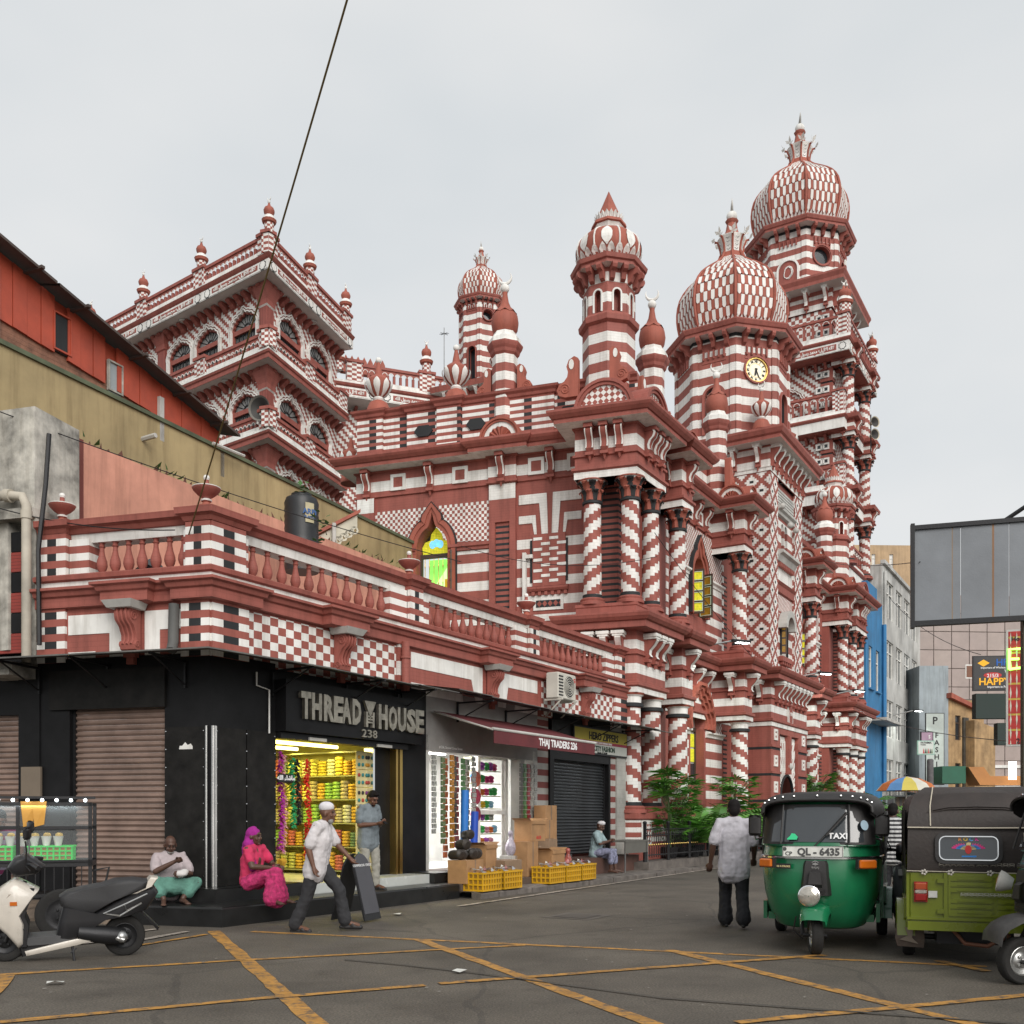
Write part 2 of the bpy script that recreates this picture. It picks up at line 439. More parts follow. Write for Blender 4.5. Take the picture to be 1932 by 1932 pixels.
# ---------------------------------------------------------------- frames measured from the place
C0 = (-4.30, 14.2); AZ_A = 31.3
_a = (sin(radians(AZ_A)), cos(radians(AZ_A)))
MC = (C0[0]+14.3*_a[0], C0[1]+14.3*_a[1])
F_SA = FRM((*C0, 0), AZ_A); F_SB = FRM((*C0, 0), 180-74.5)
F_MA = FRM((*MC, 0), AZ_A); F_MB = FRM((*MC, 0), 180-71.5)
RC = (-9.2875, 38.0)
F_RL = FRM((*RC, 0), 127); F_RR = FRM((*RC, 0), 17.8)
def xy(F, x, y): p = F @ Vector((x, y, 0)); return (p.x, p.y)
def cross(FA, da, FB, db):
 a0 = Vector(xy(FA, 0, da)); a1 = Vector(xy(FA, 1, da))-a0; b0 = Vector(xy(FB, 0, db)); b1 = Vector(xy(FB, 1, db))-b0
 dd = a1.x*b1.y-a1.y*b1.x; t = ((b0.x-a0.x)*b1.y-(b0.y-a0.y)*b1.x)/dd
 return tuple(a0+a1*t)
# ================================================================ THE OLD MOSQUE
MOS = thing('mosque', 'old red and white striped mosque with spiral columns behind the thread shop', 'mosque', T(MC[0], MC[1], 0))
A, B = F_MA, F_MB
MATM = [m_redb, m_whtb, m_blk]
crn = cross(A, -.3, B, -.3)
def Ax(s, d): return xy(A, s, d)
def Bx(s, d): return xy(B, s, d)
S4, S5, S6, S7 = 3.36, 8.98, 18.2, 24.0
P2a, P2b = 25.7, 27.4
WD = .85
def plan(o, rec):
 L = [Bx(-8.6, 7), Bx(-8.6, 1.0), Bx(-4.32, 1.0), Bx(-4.32, .88), Bx(-3.48, .88), Bx(-3.48, 1.0), Bx(-1.43, 1.0), Bx(-1.43, -.3), crn, Ax(1.68, -.3), Ax(1.68, rec)]
 for s in (S4, S5): L += [Ax(s-.42, rec), Ax(s-.42, -.3), Ax(s+.42, -.3), Ax(s+.42, rec)]
 L2 = []
 for s in (S6, S7): L2 += [Ax(s-.42, rec), Ax(s-.42, -.3), Ax(s+.42, -.3), Ax(s+.42, rec)]
 L2 += [Ax(P2a-.05, rec), Ax(P2a-.05, -.3), Ax(P2b+.3, -.3), Ax(P2b+.3, 5)]
 return L+[Ax(11.34, rec)], [Ax(15.66, rec)]+L2
PL1, PL2 = plan(0, WD)
# upper entablature: frieze bands and projecting cornice
fr = [(0, 11.0, 0), (.05, 11.02, 0), (.05, 11.08, 0), (0, 11.1, 0), (0, 11.2, 1), (0, 11.5, 0), (0, 11.74, 0), (.06, 11.76, 0), (.06, 11.8, 0)]
co = [(0, 11.8, 1), (.46, 11.82, 0), (.46, 11.93, 0), (.5, 11.94, 0), (.58, 12.02, 0), (.62, 12.08, 0), (.62, 12.14, 0), (0, 12.2, 0)]
for P in (PL1, PL2):
 mb = MB(); mb.sweep(P, fr); build(mb, 'frieze', MATM, MOS)
 mb = MB(); mb.sweep(P, co); build(mb, 'cornice', MATM, MOS)
# architraves on the columns
arc = [(-.7, 10.44, 1), (0.02, 10.44, 1), (.02, 10.62, 0), (.08, 10.66, 0), (.08, 10.73, 0), (0, 10.76, 0), (0, 11.0, 0)]
def ress(s, d=WD): return [Ax(s-.42, d), Ax(s-.42, -.3), Ax(s+.42, -.3), Ax(s+.42, d)]
PAV1 = [Bx(-1.43, 1.0), Bx(-1.43, -.3), crn, Ax(1.68, -.3), Ax(1.68, WD)]
PAV2 = [Ax(P2a-.35, WD), Ax(P2a-.35, -.3), Ax(P2b+.3, -.3), Ax(P2b+.3, WD+1)]
ALLR = [PAV1, PAV2]+[ress(s) for s in (S4, S5, S6, S7)]
for P in ALLR:
 mb = MB(); mb.sweep(P, arc)
 mb.face([(*p, 10.44) for p in reversed(P)], None, 0); build(mb, 'architrave', MATM, MOS)
# middle entablature between the storeys
fr2 = [(0, 4.72, 1), (.03, 4.72, 1), (.03, 4.86, 0), (.09, 4.9, 0), (.09, 4.98, 0), (0, 5.02, 0), (0, 5.22, 1), (0, 5.48, 0), (0, 5.7, 0), (.05, 5.72, 0), (.05, 5.78, 0), (0, 5.8, 0), (0, 5.86, 1), (0, 6.1, 0), (0, 6.34, 0)]
co2 = [(0, 6.34, 0), (.4, 6.36, 0), (.4, 6.52, 0), (.46, 6.54, 0), (.53, 6.62, 0), (.56, 6.7, 0), (.56, 6.74, 0), (0, 6.84, 0)]
PLm = [Bx(-1.43, 2.2), Bx(-1.43, -.3), crn, Ax(1.68, -.3), Ax(1.68, WD)]
for s in (S4, S5): PLm += [Ax(s-.42, WD), Ax(s-.42, -.3), Ax(s+.42, -.3), Ax(s+.42, WD)]
PLg = [Ax(11.1, WD), Ax(11.1, -.45), Ax(15.9, -.45), Ax(15.9, WD)]
PLn = []
for s in (S6, S7): PLn += [Ax(s-.42, WD), Ax(s-.42, -.3), Ax(s+.42, -.3), Ax(s+.42, WD)]
PLn += [Ax(P2a-.35, WD), Ax(P2a-.35, -.3), Ax(P2b+.3, -.3), Ax(P2b+.3, 5)]
for P, dz in ((PLm+PLg+PLn, 0),):
 mb = MB(); mb.sweep(P, fr2); build(mb, 'frieze', MATM, MOS)
 mb = MB(); mb.sweep(P, co2); build(mb, 'cornice', MATM, MOS)
# pedestal blocks that carry the upper columns
mb = MB()
for P in ALLR: mb.sweep(P, [(-.02, 6.78), (-.02, 7.0), (-.0, 7.02), (-.0, 7.1), (-.6, 7.1)])
build(mb, 'pedestal_course', [m_red], MOS)
for P in ALLR:
 mb = MB(); mb.face([(*p, 7.1) for p in P]); mb.face([(*p, 4.72) for p in reversed(P)]); build(mb, 'ledge', [m_red], MOS)
# --- column meshes: base, shaft, leafy capital
def col_parts(r, z0, z1, capital, sp):
 sh = MB(); sh.lathe([(r, z0+.28), (r*1.0, z0+1), (r*.94, z1-(.62 if capital else .38))], n=24, uscale=1.0, cap=False)
 bs = MB()
 bs.lathe([(r*1.5, z0), (r*1.5, z0+.07), (r*1.32, z0+.1), (r*1.38, z0+.15), (r*1.2, z0+.19, 1), (r*1.08, z0+.2, 1), (r*1.08, z0+.285, 1), (r*.96, z0+.29)], n=24)
 cp = MB(); zc = z1
 if capital:
  cp.lathe([(r*.94, zc-.64, 2), (r*1.12, zc-.62, 2), (r*1.12, zc-.56, 2), (r, zc-.54), (r*1.02, zc-.3), (r*1.35, zc-.08, 1), (r*1.5, zc-.05, 1), (r*1.55, zc-.04), (r*1.62, zc-.03), (r*1.62, zc+.0), (r*.5, zc)], n=24)
  for tier, (zb, zt, ro, k0) in enumerate(((zc-.54, zc-.28, 1.34, 0), (zc-.34, zc-.06, 1.62, .5))):
   for k in range(10):
    a = 2*pi*(k+k0)/10; hw = pi/10*.86
    pr = [(1.03+.08*tier, zb), (1.06+.1*tier, zb+(zt-zb)*.55), (ro*.88, zb+(zt-zb)*.85), (ro, zt), (ro*1.06, zt-.03), (ro*.98, zt-.07)]
    W_ = (.8, 1, 1, .92, .6, .3)
    for q in range(5):
     (r0, za), (r1, zb2) = pr[q], pr[q+1]; w0, w1 = W_[q]*hw, W_[q+1]*hw
     mt = 0 if (k+tier) % 2 else 2
     def pp(rr, ang, z): return (rr*r*cos(ang), rr*r*sin(ang), z)

     cp.face([pp(r0, a-w0, za), pp(r0*1.07, a, za), pp(r1*1.07, a, zb2), pp(r1, a-w1, zb2)], None, mt, True)
     cp.face([pp(r0*1.07, a, za), pp(r0, a+w0, za), pp(r1, a+w1, zb2), pp(r1*1.07, a, zb2)], None, mt, True)
 else:
  cp.lathe([(r*.94, zc-.4), (r*1.0, zc-.38, 2), (r*1.2, zc-.36, 2), (r*1.2, zc-.28, 2), (r*1.0, zc-.26, 1), (r*1.02, zc-.1, 1), (r*1.22, zc-.06), (r*1.3, zc), (.01, zc)], n=24)
 return [('base', bs.mesh('column_base', [m_red, m_blk])), ('shaft', sh.mesh('column_shaft', [sp])), ('capital', cp.mesh('column_capital', [m_orng, m_wht, m_blk]))]
UPR, UPL = col_parts(.245, 7.1, 10.44, True, m_spR), col_parts(.245, 7.1, 10.44, True, m_spL)
LOR, LOL = col_parts(.29, 1.55, 4.72, False, m_spR), col_parts(.29, 1.55, 4.72, False, m_spL)
def column(parts, F, s, d=0):
 p = F @ Vector((s, d, 0)); M = T(p.x, p.y, 0, atan2(p.x, p.y)*-1)
 c = bpy.data.objects.new('column', None); COL.objects.link(c); c.parent = MOS; c.matrix_basis = WM[MOS].inverted() @ M; WM[c] = M
 for nm, me in parts: put(nm, me, M, c)
column(UPR, B, -1.02)
for s, q in ((0.02, 'L'), (1.37, 'R'), (S4, 'R'), (S5, 'L'), (S6, 'R'), (S7, 'L'), (P2a+.12, 'L'), (P2b, 'R')):
 column(UPR if q == 'R' else UPL, A, s); column(LOR if q == 'R' else LOL, A, s)
column(LOL, B, -1.02)
# column plinths of the ground storey (striped pedestal walls)
for P in ALLR:
 mb = MB(); mb.sweep(P, [(.06, .3), (.06, .62), (.02, .66, 1), (.02, 1.36), (.08, 1.4), (.08, 1.55), (-.8, 1.55)]); build(mb, 'column_plinth', [m_red, mat('thin_banded_paint', RED, pat=P_band(.13), brick=BRK)], MOS)
mb = MB(A)
for s in (.35, S4-.05, S5-.05, S7): mb.box(s-.32, s+.32, -.335, -.31, .7, 1.32, 0); mb.box(s-.25, s+.25, -.345, -.33, .77, 1.25, 1)
build(mb, 'diamond_plaque', [m_wht, m_lozen], MOS)
# --- brackets
def bracket(kind):
 b = MB()
 if kind == 'scroll':
  prof = [(0, 0), (-.27, 0), (-.30, -.06), (-.26, -.16), (-.17, -.24), (-.12, -.36), (-.13, -.46), (-.17, -.5), (-.12, -.58), (0, -.6)]
  b.box(-.12, .12, -.34, 0, -.0, .1, 0)
  b.prism([(p[0], p[1]) for p in prof], -.085, .085, 0, axis='x')
  for sx in (-1, 1):
   e = [(-.27, 0), (-.305, -.06), (-.265, -.165), (-.175, -.245), (-.125, -.36), (-.135, -.46), (-.175, -.505)]
   w = .02
   for i in range(len(e)-1):
    (y0, z0), (y1, z1) = e[i], e[i+1]
    x0, x1 = sx*.085-.014, sx*.085+.014
    b.face([(x0, y0-.012, z0), (x1, y0-.012, z0), (x1, y1-.012, z1), (x0, y1-.012, z1)][::1], None, 1)
    xs = sx*.1
    q = [(xs, y0-.012, z0), (xs, y0+.04, z0), (xs, y1+.04, z1), (xs, y1-.012, z1)]
    b.face(q if sx < 0 else q[::-1], None, 1)
  b.box(-.11, .11, -.16, 0, -.68, -.6, 0); b.lathe([(.01, -.82), (.035, -.76), (.05, -.7), (.07, -.68)], c=(0, -.08), n=6, m=0)
 elif kind == 'white':
  prof = [(0, 0), (-.32, 0), (-.34, -.08), (-.26, -.2), (-.14, -.32), (-.12, -.42), (-.17, -.5), (-.1, -.56), (0, -.56)]
  b.box(-.17, .17, -.38, 0, .02, .1, 1); b.box(-.14, .14, -.36, 0, -.04, .02, 1)
  b.prism(prof, -.1, .1, 0, axis='x')
  e = prof[1:7]
  for i in range(len(e)-1):
   (y0, z0), (y1, z1) = e[i], e[i+1]
   b.face([(-.08, y0-.012, z0), (-.08, y1-.012, z1), (.08, y1-.012, z1), (.08, y0-.012, z0)], None, 1)
  b.box(-.11, .11, -.14, 0, -.64, -.56, 0); b.lathe([(.01, -.78), (.03, -.73), (.05, -.66), (.06, -.64)], c=(0, -.07), n=6, m=0)
 elif kind == 'block':
  prof = [(0, .02), (-.36, .02), (-.38, -.05), (-.34, -.12), (-.2, -.16), (-.12, -.3), (0, -.34)]
  b.prism(prof, -.06, .06, 0, axis='x')
 return b
BRm = {k: bracket(k).mesh('bracket_'+k, [m_red, m_wht], ang=30) for k in ('scroll', 'white', 'block')}
def brk(kind, F, s, d, z, parent=MOS, sc=1.0, rz=0):
 put('bracket', BRm[kind], F @ T(s, d, z, rz) @ Matrix.Diagonal((sc, sc, sc, 1)), parent)
for x in (-8.2, -6.15, -3.9, -2.45): brk('scroll', B, x, 1.0 if x != -3.9 else .88, 11.7)
for x in (-1.0, -.6, -.2): brk('scroll', B, x, -.3, 11.7); brk('white', B, x, -.3, 6.2)
for s in (.35, .8, 1.25): brk('scroll', A, s, -.3, 11.7); brk('white', A, s, -.3, 6.2)
for s in (26.2, 26.6, 27.0): brk('scroll', A, s, -.3, 11.7); brk('white', A, s, -.3, 6.2)
side = Matrix.Rotation(radians(-90), 4, 'Z')
for s in (S4, S5, S6, S7):
 for z, k in ((11.7, 'scroll'), (6.2, 'white')):
  brk(k, A, s, -.3, z)
  put('bracket', BRm[k], A @ T(s-.42, .12, z, radians(-90)), MOS)
for s in (4.9, 5.9, 6.9, 7.8, 19.4, 20.6, 21.8, 22.8):
 brk('scroll', A, s, WD, 11.7); brk('white', A, s, WD, 6.2)
# rosette squares in the frieze
mb = MB(B)
for x in (-7.2, -5.22, -2.9, -1.75):
 o = [(-.24, 11.17), (.24, 11.17), (.24, 11.65), (-.24, 11.65)]; i_ = [(-.15, 11.26), (.15, 11.26), (.15, 11.56), (-.15, 11.56)]
 mb.ribbon(mv(i_, x, 0), mv(o, x, 0), .95, 1.0, 1, True); mb.face([(x+p[0], .97, p[1]) for p in i_], None, 0)
 for k in range(8):
  a = 2*pi*k/8; a2 = a+.3
  mb.face([(x, .955, 11.41), (x+.13*cos(a-.25), .965, 11.41+.13*sin(a-.25)), (x+.13*cos(a+.25), .965, 11.41+.13*sin(a+.25))][::-1], None, 0)
mb.F = A
for s in (4.4, 5.4, 6.4, 7.4, 20, 21.2, 22.3):
 o = [(-.22, 11.17), (.22, 11.17), (.22, 11.6), (-.22, 11.6)]; i_ = [(-.14, 11.25), (.14, 11.25), (.14, 11.52), (-.14, 11.52)]
 mb.ribbon(mv(i_, s, 0), mv(o, s, 0), WD-.05, WD, 1, True); mb.face([(s+p[0], WD-.03, p[1]) for p in i_], None, 0)
build(mb, 'rosette_panel', [m_red, m_wht], MOS)
# --- walls
def notch(mb, x0, x1, z0, z1, out, y, m):
 poly = [(x0, z0)]+[p for p in out]+[(x1, z0), (x1, z1), (x0, z1)]
 for t in tessellate_polygon([[Vector((p[0], p[1], 0)) for p in poly]]):
  a, b, c = [poly[i] for i in t]
  if (b[0]-a[0])*(c[1]-a[1])-(b[1]-a[1])*(c[0]-a[0]) < 0: b, c = c, b
  mb.face([(a[0], y, a[1]), (b[0], y, b[1]), (c[0], y, c[1])], None, m)
OG = arc_ogee(.50, 1.25, 1.12)
hole = mv(OG, -6.1, 8.05)
mb = MB(B); mb.wall(-8.6, -1.43, 4.0, 11.0, 1.0, [hole], .45, 0); build(mb, 'wall', [m_redb], MOS)
mb = MB(B)
OGo = off_outline(OG, .30)
notch(mb, -7.96, -4.3, 9.42, 10.58, [p for p in mv(OGo, -6.1, 8.05) if p[1] > 9.42], .99, 1)
for x0, x1 in ((-7.96, -6.66), (-5.54, -4.3)): mb.box(x0, x1, .985, 1.0, 7.0, 9.2, 2)
mb.box(-3.48, -1.43, .985, 1.0, 7.0, 9.55, 2)
mb.box(-9.6, -8.62, 1.2, 1.6, 6.0, 10.6, 2)
build(mb, 'wall_pattern', [m_redb, m_chk, m_bandw], MOS)
mb = MB(B)
for x0, x1, sl in ((-8.52, -7.96, (-8.36, -8.12)), (-4.3, -3.5, (-4.12, -3.68))):
 mb = MB(B); mb.wall(x0, x1, 6.6, 11.0, .9, [[(sl[0], 7.3), (sl[0], 9.9), (sl[1], 9.9), (sl[1], 7.3)]], .07, 0)
 mb.box(x0, x1, .895, .9, 10.55, 10.98, 1); mb.face([(sl[0], .97, 7.3), (sl[1], .97, 7.3), (sl[1], .97, 9.9), (sl[0], .97, 9.9)], None, 2)
 for xx in (x0, x1): mb.face([(xx, .9, 6.6), (xx, .9, 11), (xx, 1.0, 11), (xx, 1.0, 6.6)] if xx == x0 else [(xx, .9, 6.6), (xx, 1.0, 6.6), (xx, 1.0, 11), (xx, .9, 11)], None, 0)
 build(mb, 'pilaster', [m_redb, m_whtb, m_louv], MOS)
mb = MB(B)
for x0, x1 in ((-7.96, -6.62), (-5.58, -4.3)):
 mb.sweep([(x0, .98), (x1, .98)], [(0, 9.18), (.05, 9.2), (.05, 9.27), (.1, 9.3), (.1, 9.38), (0, 9.42)])
build(mb, 'string_course', [m_redb], MOS)
def og_frame(F, s, d, z, out, o2, name='window_surround', t=.1):
 mb = MB(F)
 mb.ribbon(mv(out, s, z), mv(off_outline(out, o2*.45), s, z), d-t*.6, d+.02, 0)
 mb.ribbon(mv(off_outline(out, o2*.45), s, z), mv(off_outline(out, o2), s, z), d-t, d+.02, 0)
 mb.ribbon(mv(off_outline(out, o2), s, z), mv(off_outline(out, o2*1.07), s, z), d-t-.015, d+.02, 1)
 return build(mb, name, [m_orng, m_blk], MOS)
og_frame(B, -6.1, 1.0, 8.05, OG, .27)
# lit window in the left wall: green room, brass bars, stained trefoil, casement of yellow panes
m_green = mat('lit_green_room', (.25, .8, .12), emit=.9, dirt=.25, nscale=2.5, bump=0)
m_greenp = mat('lit_pale_room', (.45, .95, .3), emit=1.1, dirt=.1, bump=0)
m_stain = mat('lit_yellow_glass', (.75, .62, .03), pat=lambda u, v: [(xor(((u+v)/.05).fl().mod2(), ((u-v)/.05).fl().mod2()), (.42, .5, .02))], emit=.3, dirt=.3, nscale=9, bump=0)
m_stainb = mat('lit_blue_glass', (.15, .45, .75), emit=.8, dirt=.3, nscale=12, bump=0)
w = bpy.data.objects.new('window', None); COL.objects.link(w); w.parent = MOS; Mw = B @ T(-6.1, 1.0, 8.05); w.matrix_basis = WM[MOS].inverted() @ Mw; WM[w] = Mw
mb = MB(); mb.box(-.5, .5, .9, .92, -.1, 1.2, 0); mb.box(-.9, .9, .6, .9, -.12, -.1, 0); mb.face([(-.5, .85, .1), (-.2, .85, .1), (.5, .8, .8), (.5, .8, 1.05), (.2, .85, 1.05)], None, 1); mb.box(.1, .5, .7, .89, .0, .55, 2); build(mb, 'lit_room', [m_green, m_greenp, mat('lit_door', (.5, .3, .02), emit=.6, dirt=.2)], w, local=True)
mb = MB(); mb.box(-.5, -.43, .25, .33, 0, 1.2); mb.box(.43, .5, .25, .33, 0, 1.2); mb.box(-.43, .43, .25, .33, 1.08, 1.2); mb.box(-.43, .43, .25, .33, 0, .06); build(mb, 'window_frame', [m_wood], w, local=True)
for k in range(6):
 b_ = MB(); x = -.36+.144*k; b_.lathe([(.012, .06), (.012, .3), (.022, .34), (.012, .38), (.012, .8), (.022, .84), (.012, .88), (.012, 1.08)], c=(x, .28), n=8); build(b_, 'window_bar', [m_gold], w, local=True)
tre = [(-.43, 1.2), (-.46, 1.42), (-.36, 1.58), (-.2, 1.62), (-.17, 1.8), (0, 2.0), (.17, 1.8), (.2, 1.62), (.36, 1.58), (.46, 1.42), (.43, 1.2)]
mb = MB(); mb.prism([(p[0], p[1]) for p in reversed(tre)], .3, .32, 0); build(mb, 'stained_trefoil', [m_stain], w, local=True)
mb = MB()
for a in (-50, 0, 50): mb.prism([(0+.02*cos(t)*1+.16*sin(radians(a))+.08*cos(t), 1.42+.14*cos(radians(a))*.8+.12*sin(t)) for t in [2*pi*i/10 for i in range(10)]], .285, .298, 0)
build(mb, 'stained_petals', [m_stainb], w, local=True)
def casement(M, parent, n, wd, h, lit=True):
 c = MB(); rows = [(.05+(h-.1)*k/n, .05+(h-.1)*(k+1)/n) for k in range(n)]
 c.box(0, .05, -.02, .02, 0, h); c.box(wd-.05, wd, -.02, .02, 0, h)
 for k in range(n+1): z = .0 if k == 0 else (h-.05 if k == n else rows[k][0]-.025); c.box(.05, wd-.05, -.02, .02, z, z+.05)
 o = bpy.data.objects.new('casement', c.mesh('casement', [m_wood])); COL.objects.link(o); o.parent = parent; o.matrix_basis = WM[parent].inverted() @ M; WM[o] = M
 return o, rows
o, rows = casement(Mw @ T(.45, .2, 0, radians(-62)), w, 4, .5, 1.15)
mb = MB()
for a, b in rows: mb.box(.05, .45, -.005, .005, a+.025, b-.025, 0)
gm = build(mb, 'pane', [m_stain], None, local=True); gm.parent = w; gm.matrix_basis = WM[w].inverted() @ (Mw @ T(.45, .2, 0, radians(-62)))
# blind window with brick lattice and fan of white rays
mb = MB(B)
mb.box(-3.0, -2.03, .93, .985, 7.98, 9.45, 0)
mb.box(-3.08, -3.0, .96, .986, 8.1, 9.3, 2); mb.box(-2.03, -1.97, .96, .986, 8.1, 9.3, 2)
build(mb, 'blind_window', [m_redb, m_whtb, m_blk], MOS)
bk = MB(); bk.box(-.13, .13, -.012, 0, -.04, .04, 0); bkm = bk.mesh('lattice_brick', [m_wht])
for r in range(9):
 for c in range(2): put('brick', bkm, B @ T(-2.84+(.12 if r % 2 else 0)*1.9+c*.47, .93, 8.12+r*.15), MOS)
mb = MB(B); mb.sweep([(-3.1, .99), (-1.95, .99)], [(0, 7.82), (.08, 7.84), (.12, 7.9), (.12, 7.96), (0, 7.98)])
for k in range(6): mb.box(-3.02+k*.19, -2.93+k*.19, .9, .99, 7.72, 7.82)
mb.box(-2.98, -2.1, .955, .985, 7.3, 7.66, 1); mb.box(-2.9, -2.18, .948, .956, 7.38, 7.58, 2)
build(mb, 'blind_sill', [m_redb, m_whtb, mat('black_diamonds_paint', BLK, pat=lambda u, v: [((((u/.16).fr()-.5).ab()+(((v+.02)/.2).fr()-.5).ab()).lt(.45), RED)])], MOS)
mb = MB(B)
def ray(pts): mb.prism(pts, .972, 1.0, 0)
for sx in (-1, 1):
 q = [(.06, 9.47), (.26, 9.47), (.34, 10.35), (1.0, 10.35), (1.0, 10.62), (.1, 10.62)]
 q2 = [(.42, 9.47), (.5, 9.47), (.56, 9.8), (1.0, 9.8), (1.0, 10.02), (.46, 10.02)]
 for P in (q, q2):
  P = [(-2.5+sx*p[0]*.92, p[1]) for p in P]; ray(P if sx > 0 else P[::-1])
build(mb, 'painted_rays', [m_whtb], MOS)
# loose electrical box and white downpipe
mb = MB(B); mb.box(-3.28, -3.18, .86, .98, 7.1, 8.95); mb.box(-3.2, -2.98, .85, .95, 8.78, 8.88); build(mb, 'white_pipe', [m_wht], MOS)
# inner walls behind the pavilion columns and between columns of the street front
mb = MB(); P = [Bx(-1.2, 1.0), Bx(-1.2, .55), cross(A, .55, B, .55), Ax(1.5, .55), Ax(1.5, WD)]
mb.sweep(P, [(0, 1.4), (0, 10.5)]); P = [Ax(P2a, WD), Ax(P2a, .55), Ax(P2b, .55), Ax(P2b, 5)]; mb.sweep(P, [(0, 1.4), (0, 10.5)])
build(mb, 'pavilion_core', [m_louv], MOS)
FO = arc_foil(.62, 1.9, .95, 7, 5, .15)
def bay(s0, s1, ogee_s, mirror=False):
 hu = mv(OG, ogee_s, 8.1); hl = mv(FO, ogee_s, 2.5)
 mb = MB(A); mb.wall(s0, s1, .3, 11.0, WD, [hu, hl], .5, 0); build(mb, 'wall', [m_redb], MOS)
 mb = MB(A); d = WD-.012
 xa, xb = s0+1.0, s1-.75
 notch(mb, xa, xb, 9.52, 10.95, [p for p in mv(OGo, ogee_s, 8.1) if p[1] > 9.52], d, 1)
 fo = off_outline(FO, .3)
 notch(mb, xa, xb, 4.35, 5.72, [p for p in mv(fo, ogee_s, 2.5) if p[1] > 4.35], d, 1)
 for q0, q1 in ((xa, ogee_s-.8), (ogee_s+.8, xb)):
  mb.box(q0, q1, d, WD, 7.1, 9.3, 2); mb.box(q0, q1, d, WD, 1.4, 4.1, 2)
 build(mb, 'wall_pattern', [m_redb, m_chk, m_bandw], MOS)
 mb = MB(A)
 for q0, q1 in ((xa, ogee_s-.8), (ogee_s+.8, xb)):
  for z in (9.3, 4.12): mb.sweep([(q0-.05, WD), (q1+.05, WD)], [(0, z), (.05, z+.02), (.06, z+.1), (.14, z+.14), (.14, z+.2), (0, z+.24)])
 build(mb, 'string_course', [m_whtb], MOS)
 mb = MB(A)
 for x in (s0+.42, s1-.42):
  mb.box(x-.2, x+.2, WD-.02, WD-.01, 7.3, 10.0, 0); mb.box(x-.2, x+.2, WD-.02, WD-.01, 1.6, 4.5, 0)
 build(mb, 'slot', [m_louv], MOS)
 mb = MB(A)
 for x in (s0+.8, s1-.65):
  for k in range(9): mb.box(x-.09, x+.09, WD-.025, WD-.0, 7.3+k*.4, 7.52+k*.4)
 build(mb, 'white_quoins', [m_whtb], MOS)
 og_frame(A, ogee_s, WD, 8.1, OG, .3, t=.14)
 mb = MB(A)
 for k, (f, t) in enumerate(((.0, .08), (.14, .16), (.28, .24))):
  tp_ = lambda o: [p for p in mv(o, ogee_s, 2.5) if p[1] > 4.3]
  mb.ribbon(tp_(off_outline(FO, f))[:67], tp_(off_outline(FO, f+.14))[:67], WD-t, WD+.02) if len(tp_(off_outline(FO, f))) == len(tp_(off_outline(FO, f+.14))) else mb.ribbon(mv(off_outline(FO, f), ogee_s, 2.5)[1:-1], mv(off_outline(FO, f+.14), ogee_s, 2.5)[1:-1], WD-t, WD+.02)
 build(mb, 'window_surround', [m_orng], MOS)
 Mw = A @ T(ogee_s, WD, 8.1); w = bpy.data.objects.new('window', None); COL.objects.link(w); w.parent = MOS; w.matrix_basis = WM[MOS].inverted() @ Mw; WM[w] = Mw
 mb = MB(); mb.box(-.6, .6, .55, .57, 0, 2.4, 0); build(mb, 'lit_room', [mat('dim_warm_room', (.35, .17, .05), emit=.25, dirt=.4)], w, local=True)
 for sx, an in ((-1, -78), (1, -100)):
  Mc = Mw @ T(sx*.48, .12, .0, radians(an)); c, rows = casement(Mc, w, 4, .52, 1.45)
  for a_, b_ in rows:
   mb = MB(); mb.box(.05, .47, -.004, .004, a_+.025, b_-.025, 0); mb.ribbon([(.07, a_+.045), (.45, a_+.045), (.45, b_-.045), (.07, b_-.045)], [(.05, a_+.025), (.47, a_+.025), (.47, b_-.025), (.05, b_-.025)], -.03, -.02, 1, True)
   put('pane', mb.mesh('casement_pane', [m_stain if sx < 0 else mat('amber_glass', (.30, .16, .02), rough=.15, dirt=.4, nscale=10, emit=.15), mat('pale_green_putty', (.55, .72, .6), dirt=.1)]), Mc, w)
 Mw = A @ T(ogee_s, WD, 2.5); w = bpy.data.objects.new('window', None); COL.objects.link(w); w.parent = MOS; w.matrix_basis = WM[MOS].inverted() @ Mw; WM[w] = Mw
 mb = MB(); mb.box(-.66, .66, .35, .37, -1, 2.9, 0); mb.box(-.05, .05, .28, .35, -1, 2.6, 1); mb.box(-.66, .66, .28, .35, 1.82, 1.95, 1); mb.box(-.66, -.58, .28, .35, -1, 1.8, 1); mb.box(.58, .66, .28, .35, -1, 1.8, 1); build(mb, 'window_frame', [m_stonew, m_wood], w, local=True)
 for k in range(4):
  mb = MB(); mb.box(-.56, -.07, .325, .34, -.2+k*.5, .24+k*.5, 0); put('pane', mb.mesh('lower_pane', [m_stain if k > 1 else m_glassd]), Mw, w)
  mb = MB(); mb.box(.07, .56, .325, .34, -.2+k*.5, .24+k*.5, 0); put('pane', mb.mesh('lower_pane', [m_stain if k > 1 else m_glassd]), Mw, w)
bay(S4+.42, 10.3, 7.2); bay(17.0, S7-.42, 20.2)
mb = MB(A); mb.box(1.68, S4-.42, WD, WD+.2, .3, 11.0); mb.box(10.3, 11.34, WD, WD+.2, .3, 12.0); mb.box(15.66, 17.0, WD, WD+.2, .3, 12); mb.box(S7+.42, P2a-.3, WD, WD+.2, .3, 11)
for s in (S4, S7): mb.box(s-.4, s+.4, WD-.3, WD+.2, .3, 11)
build(mb, 'wall', [m_redb], MOS)
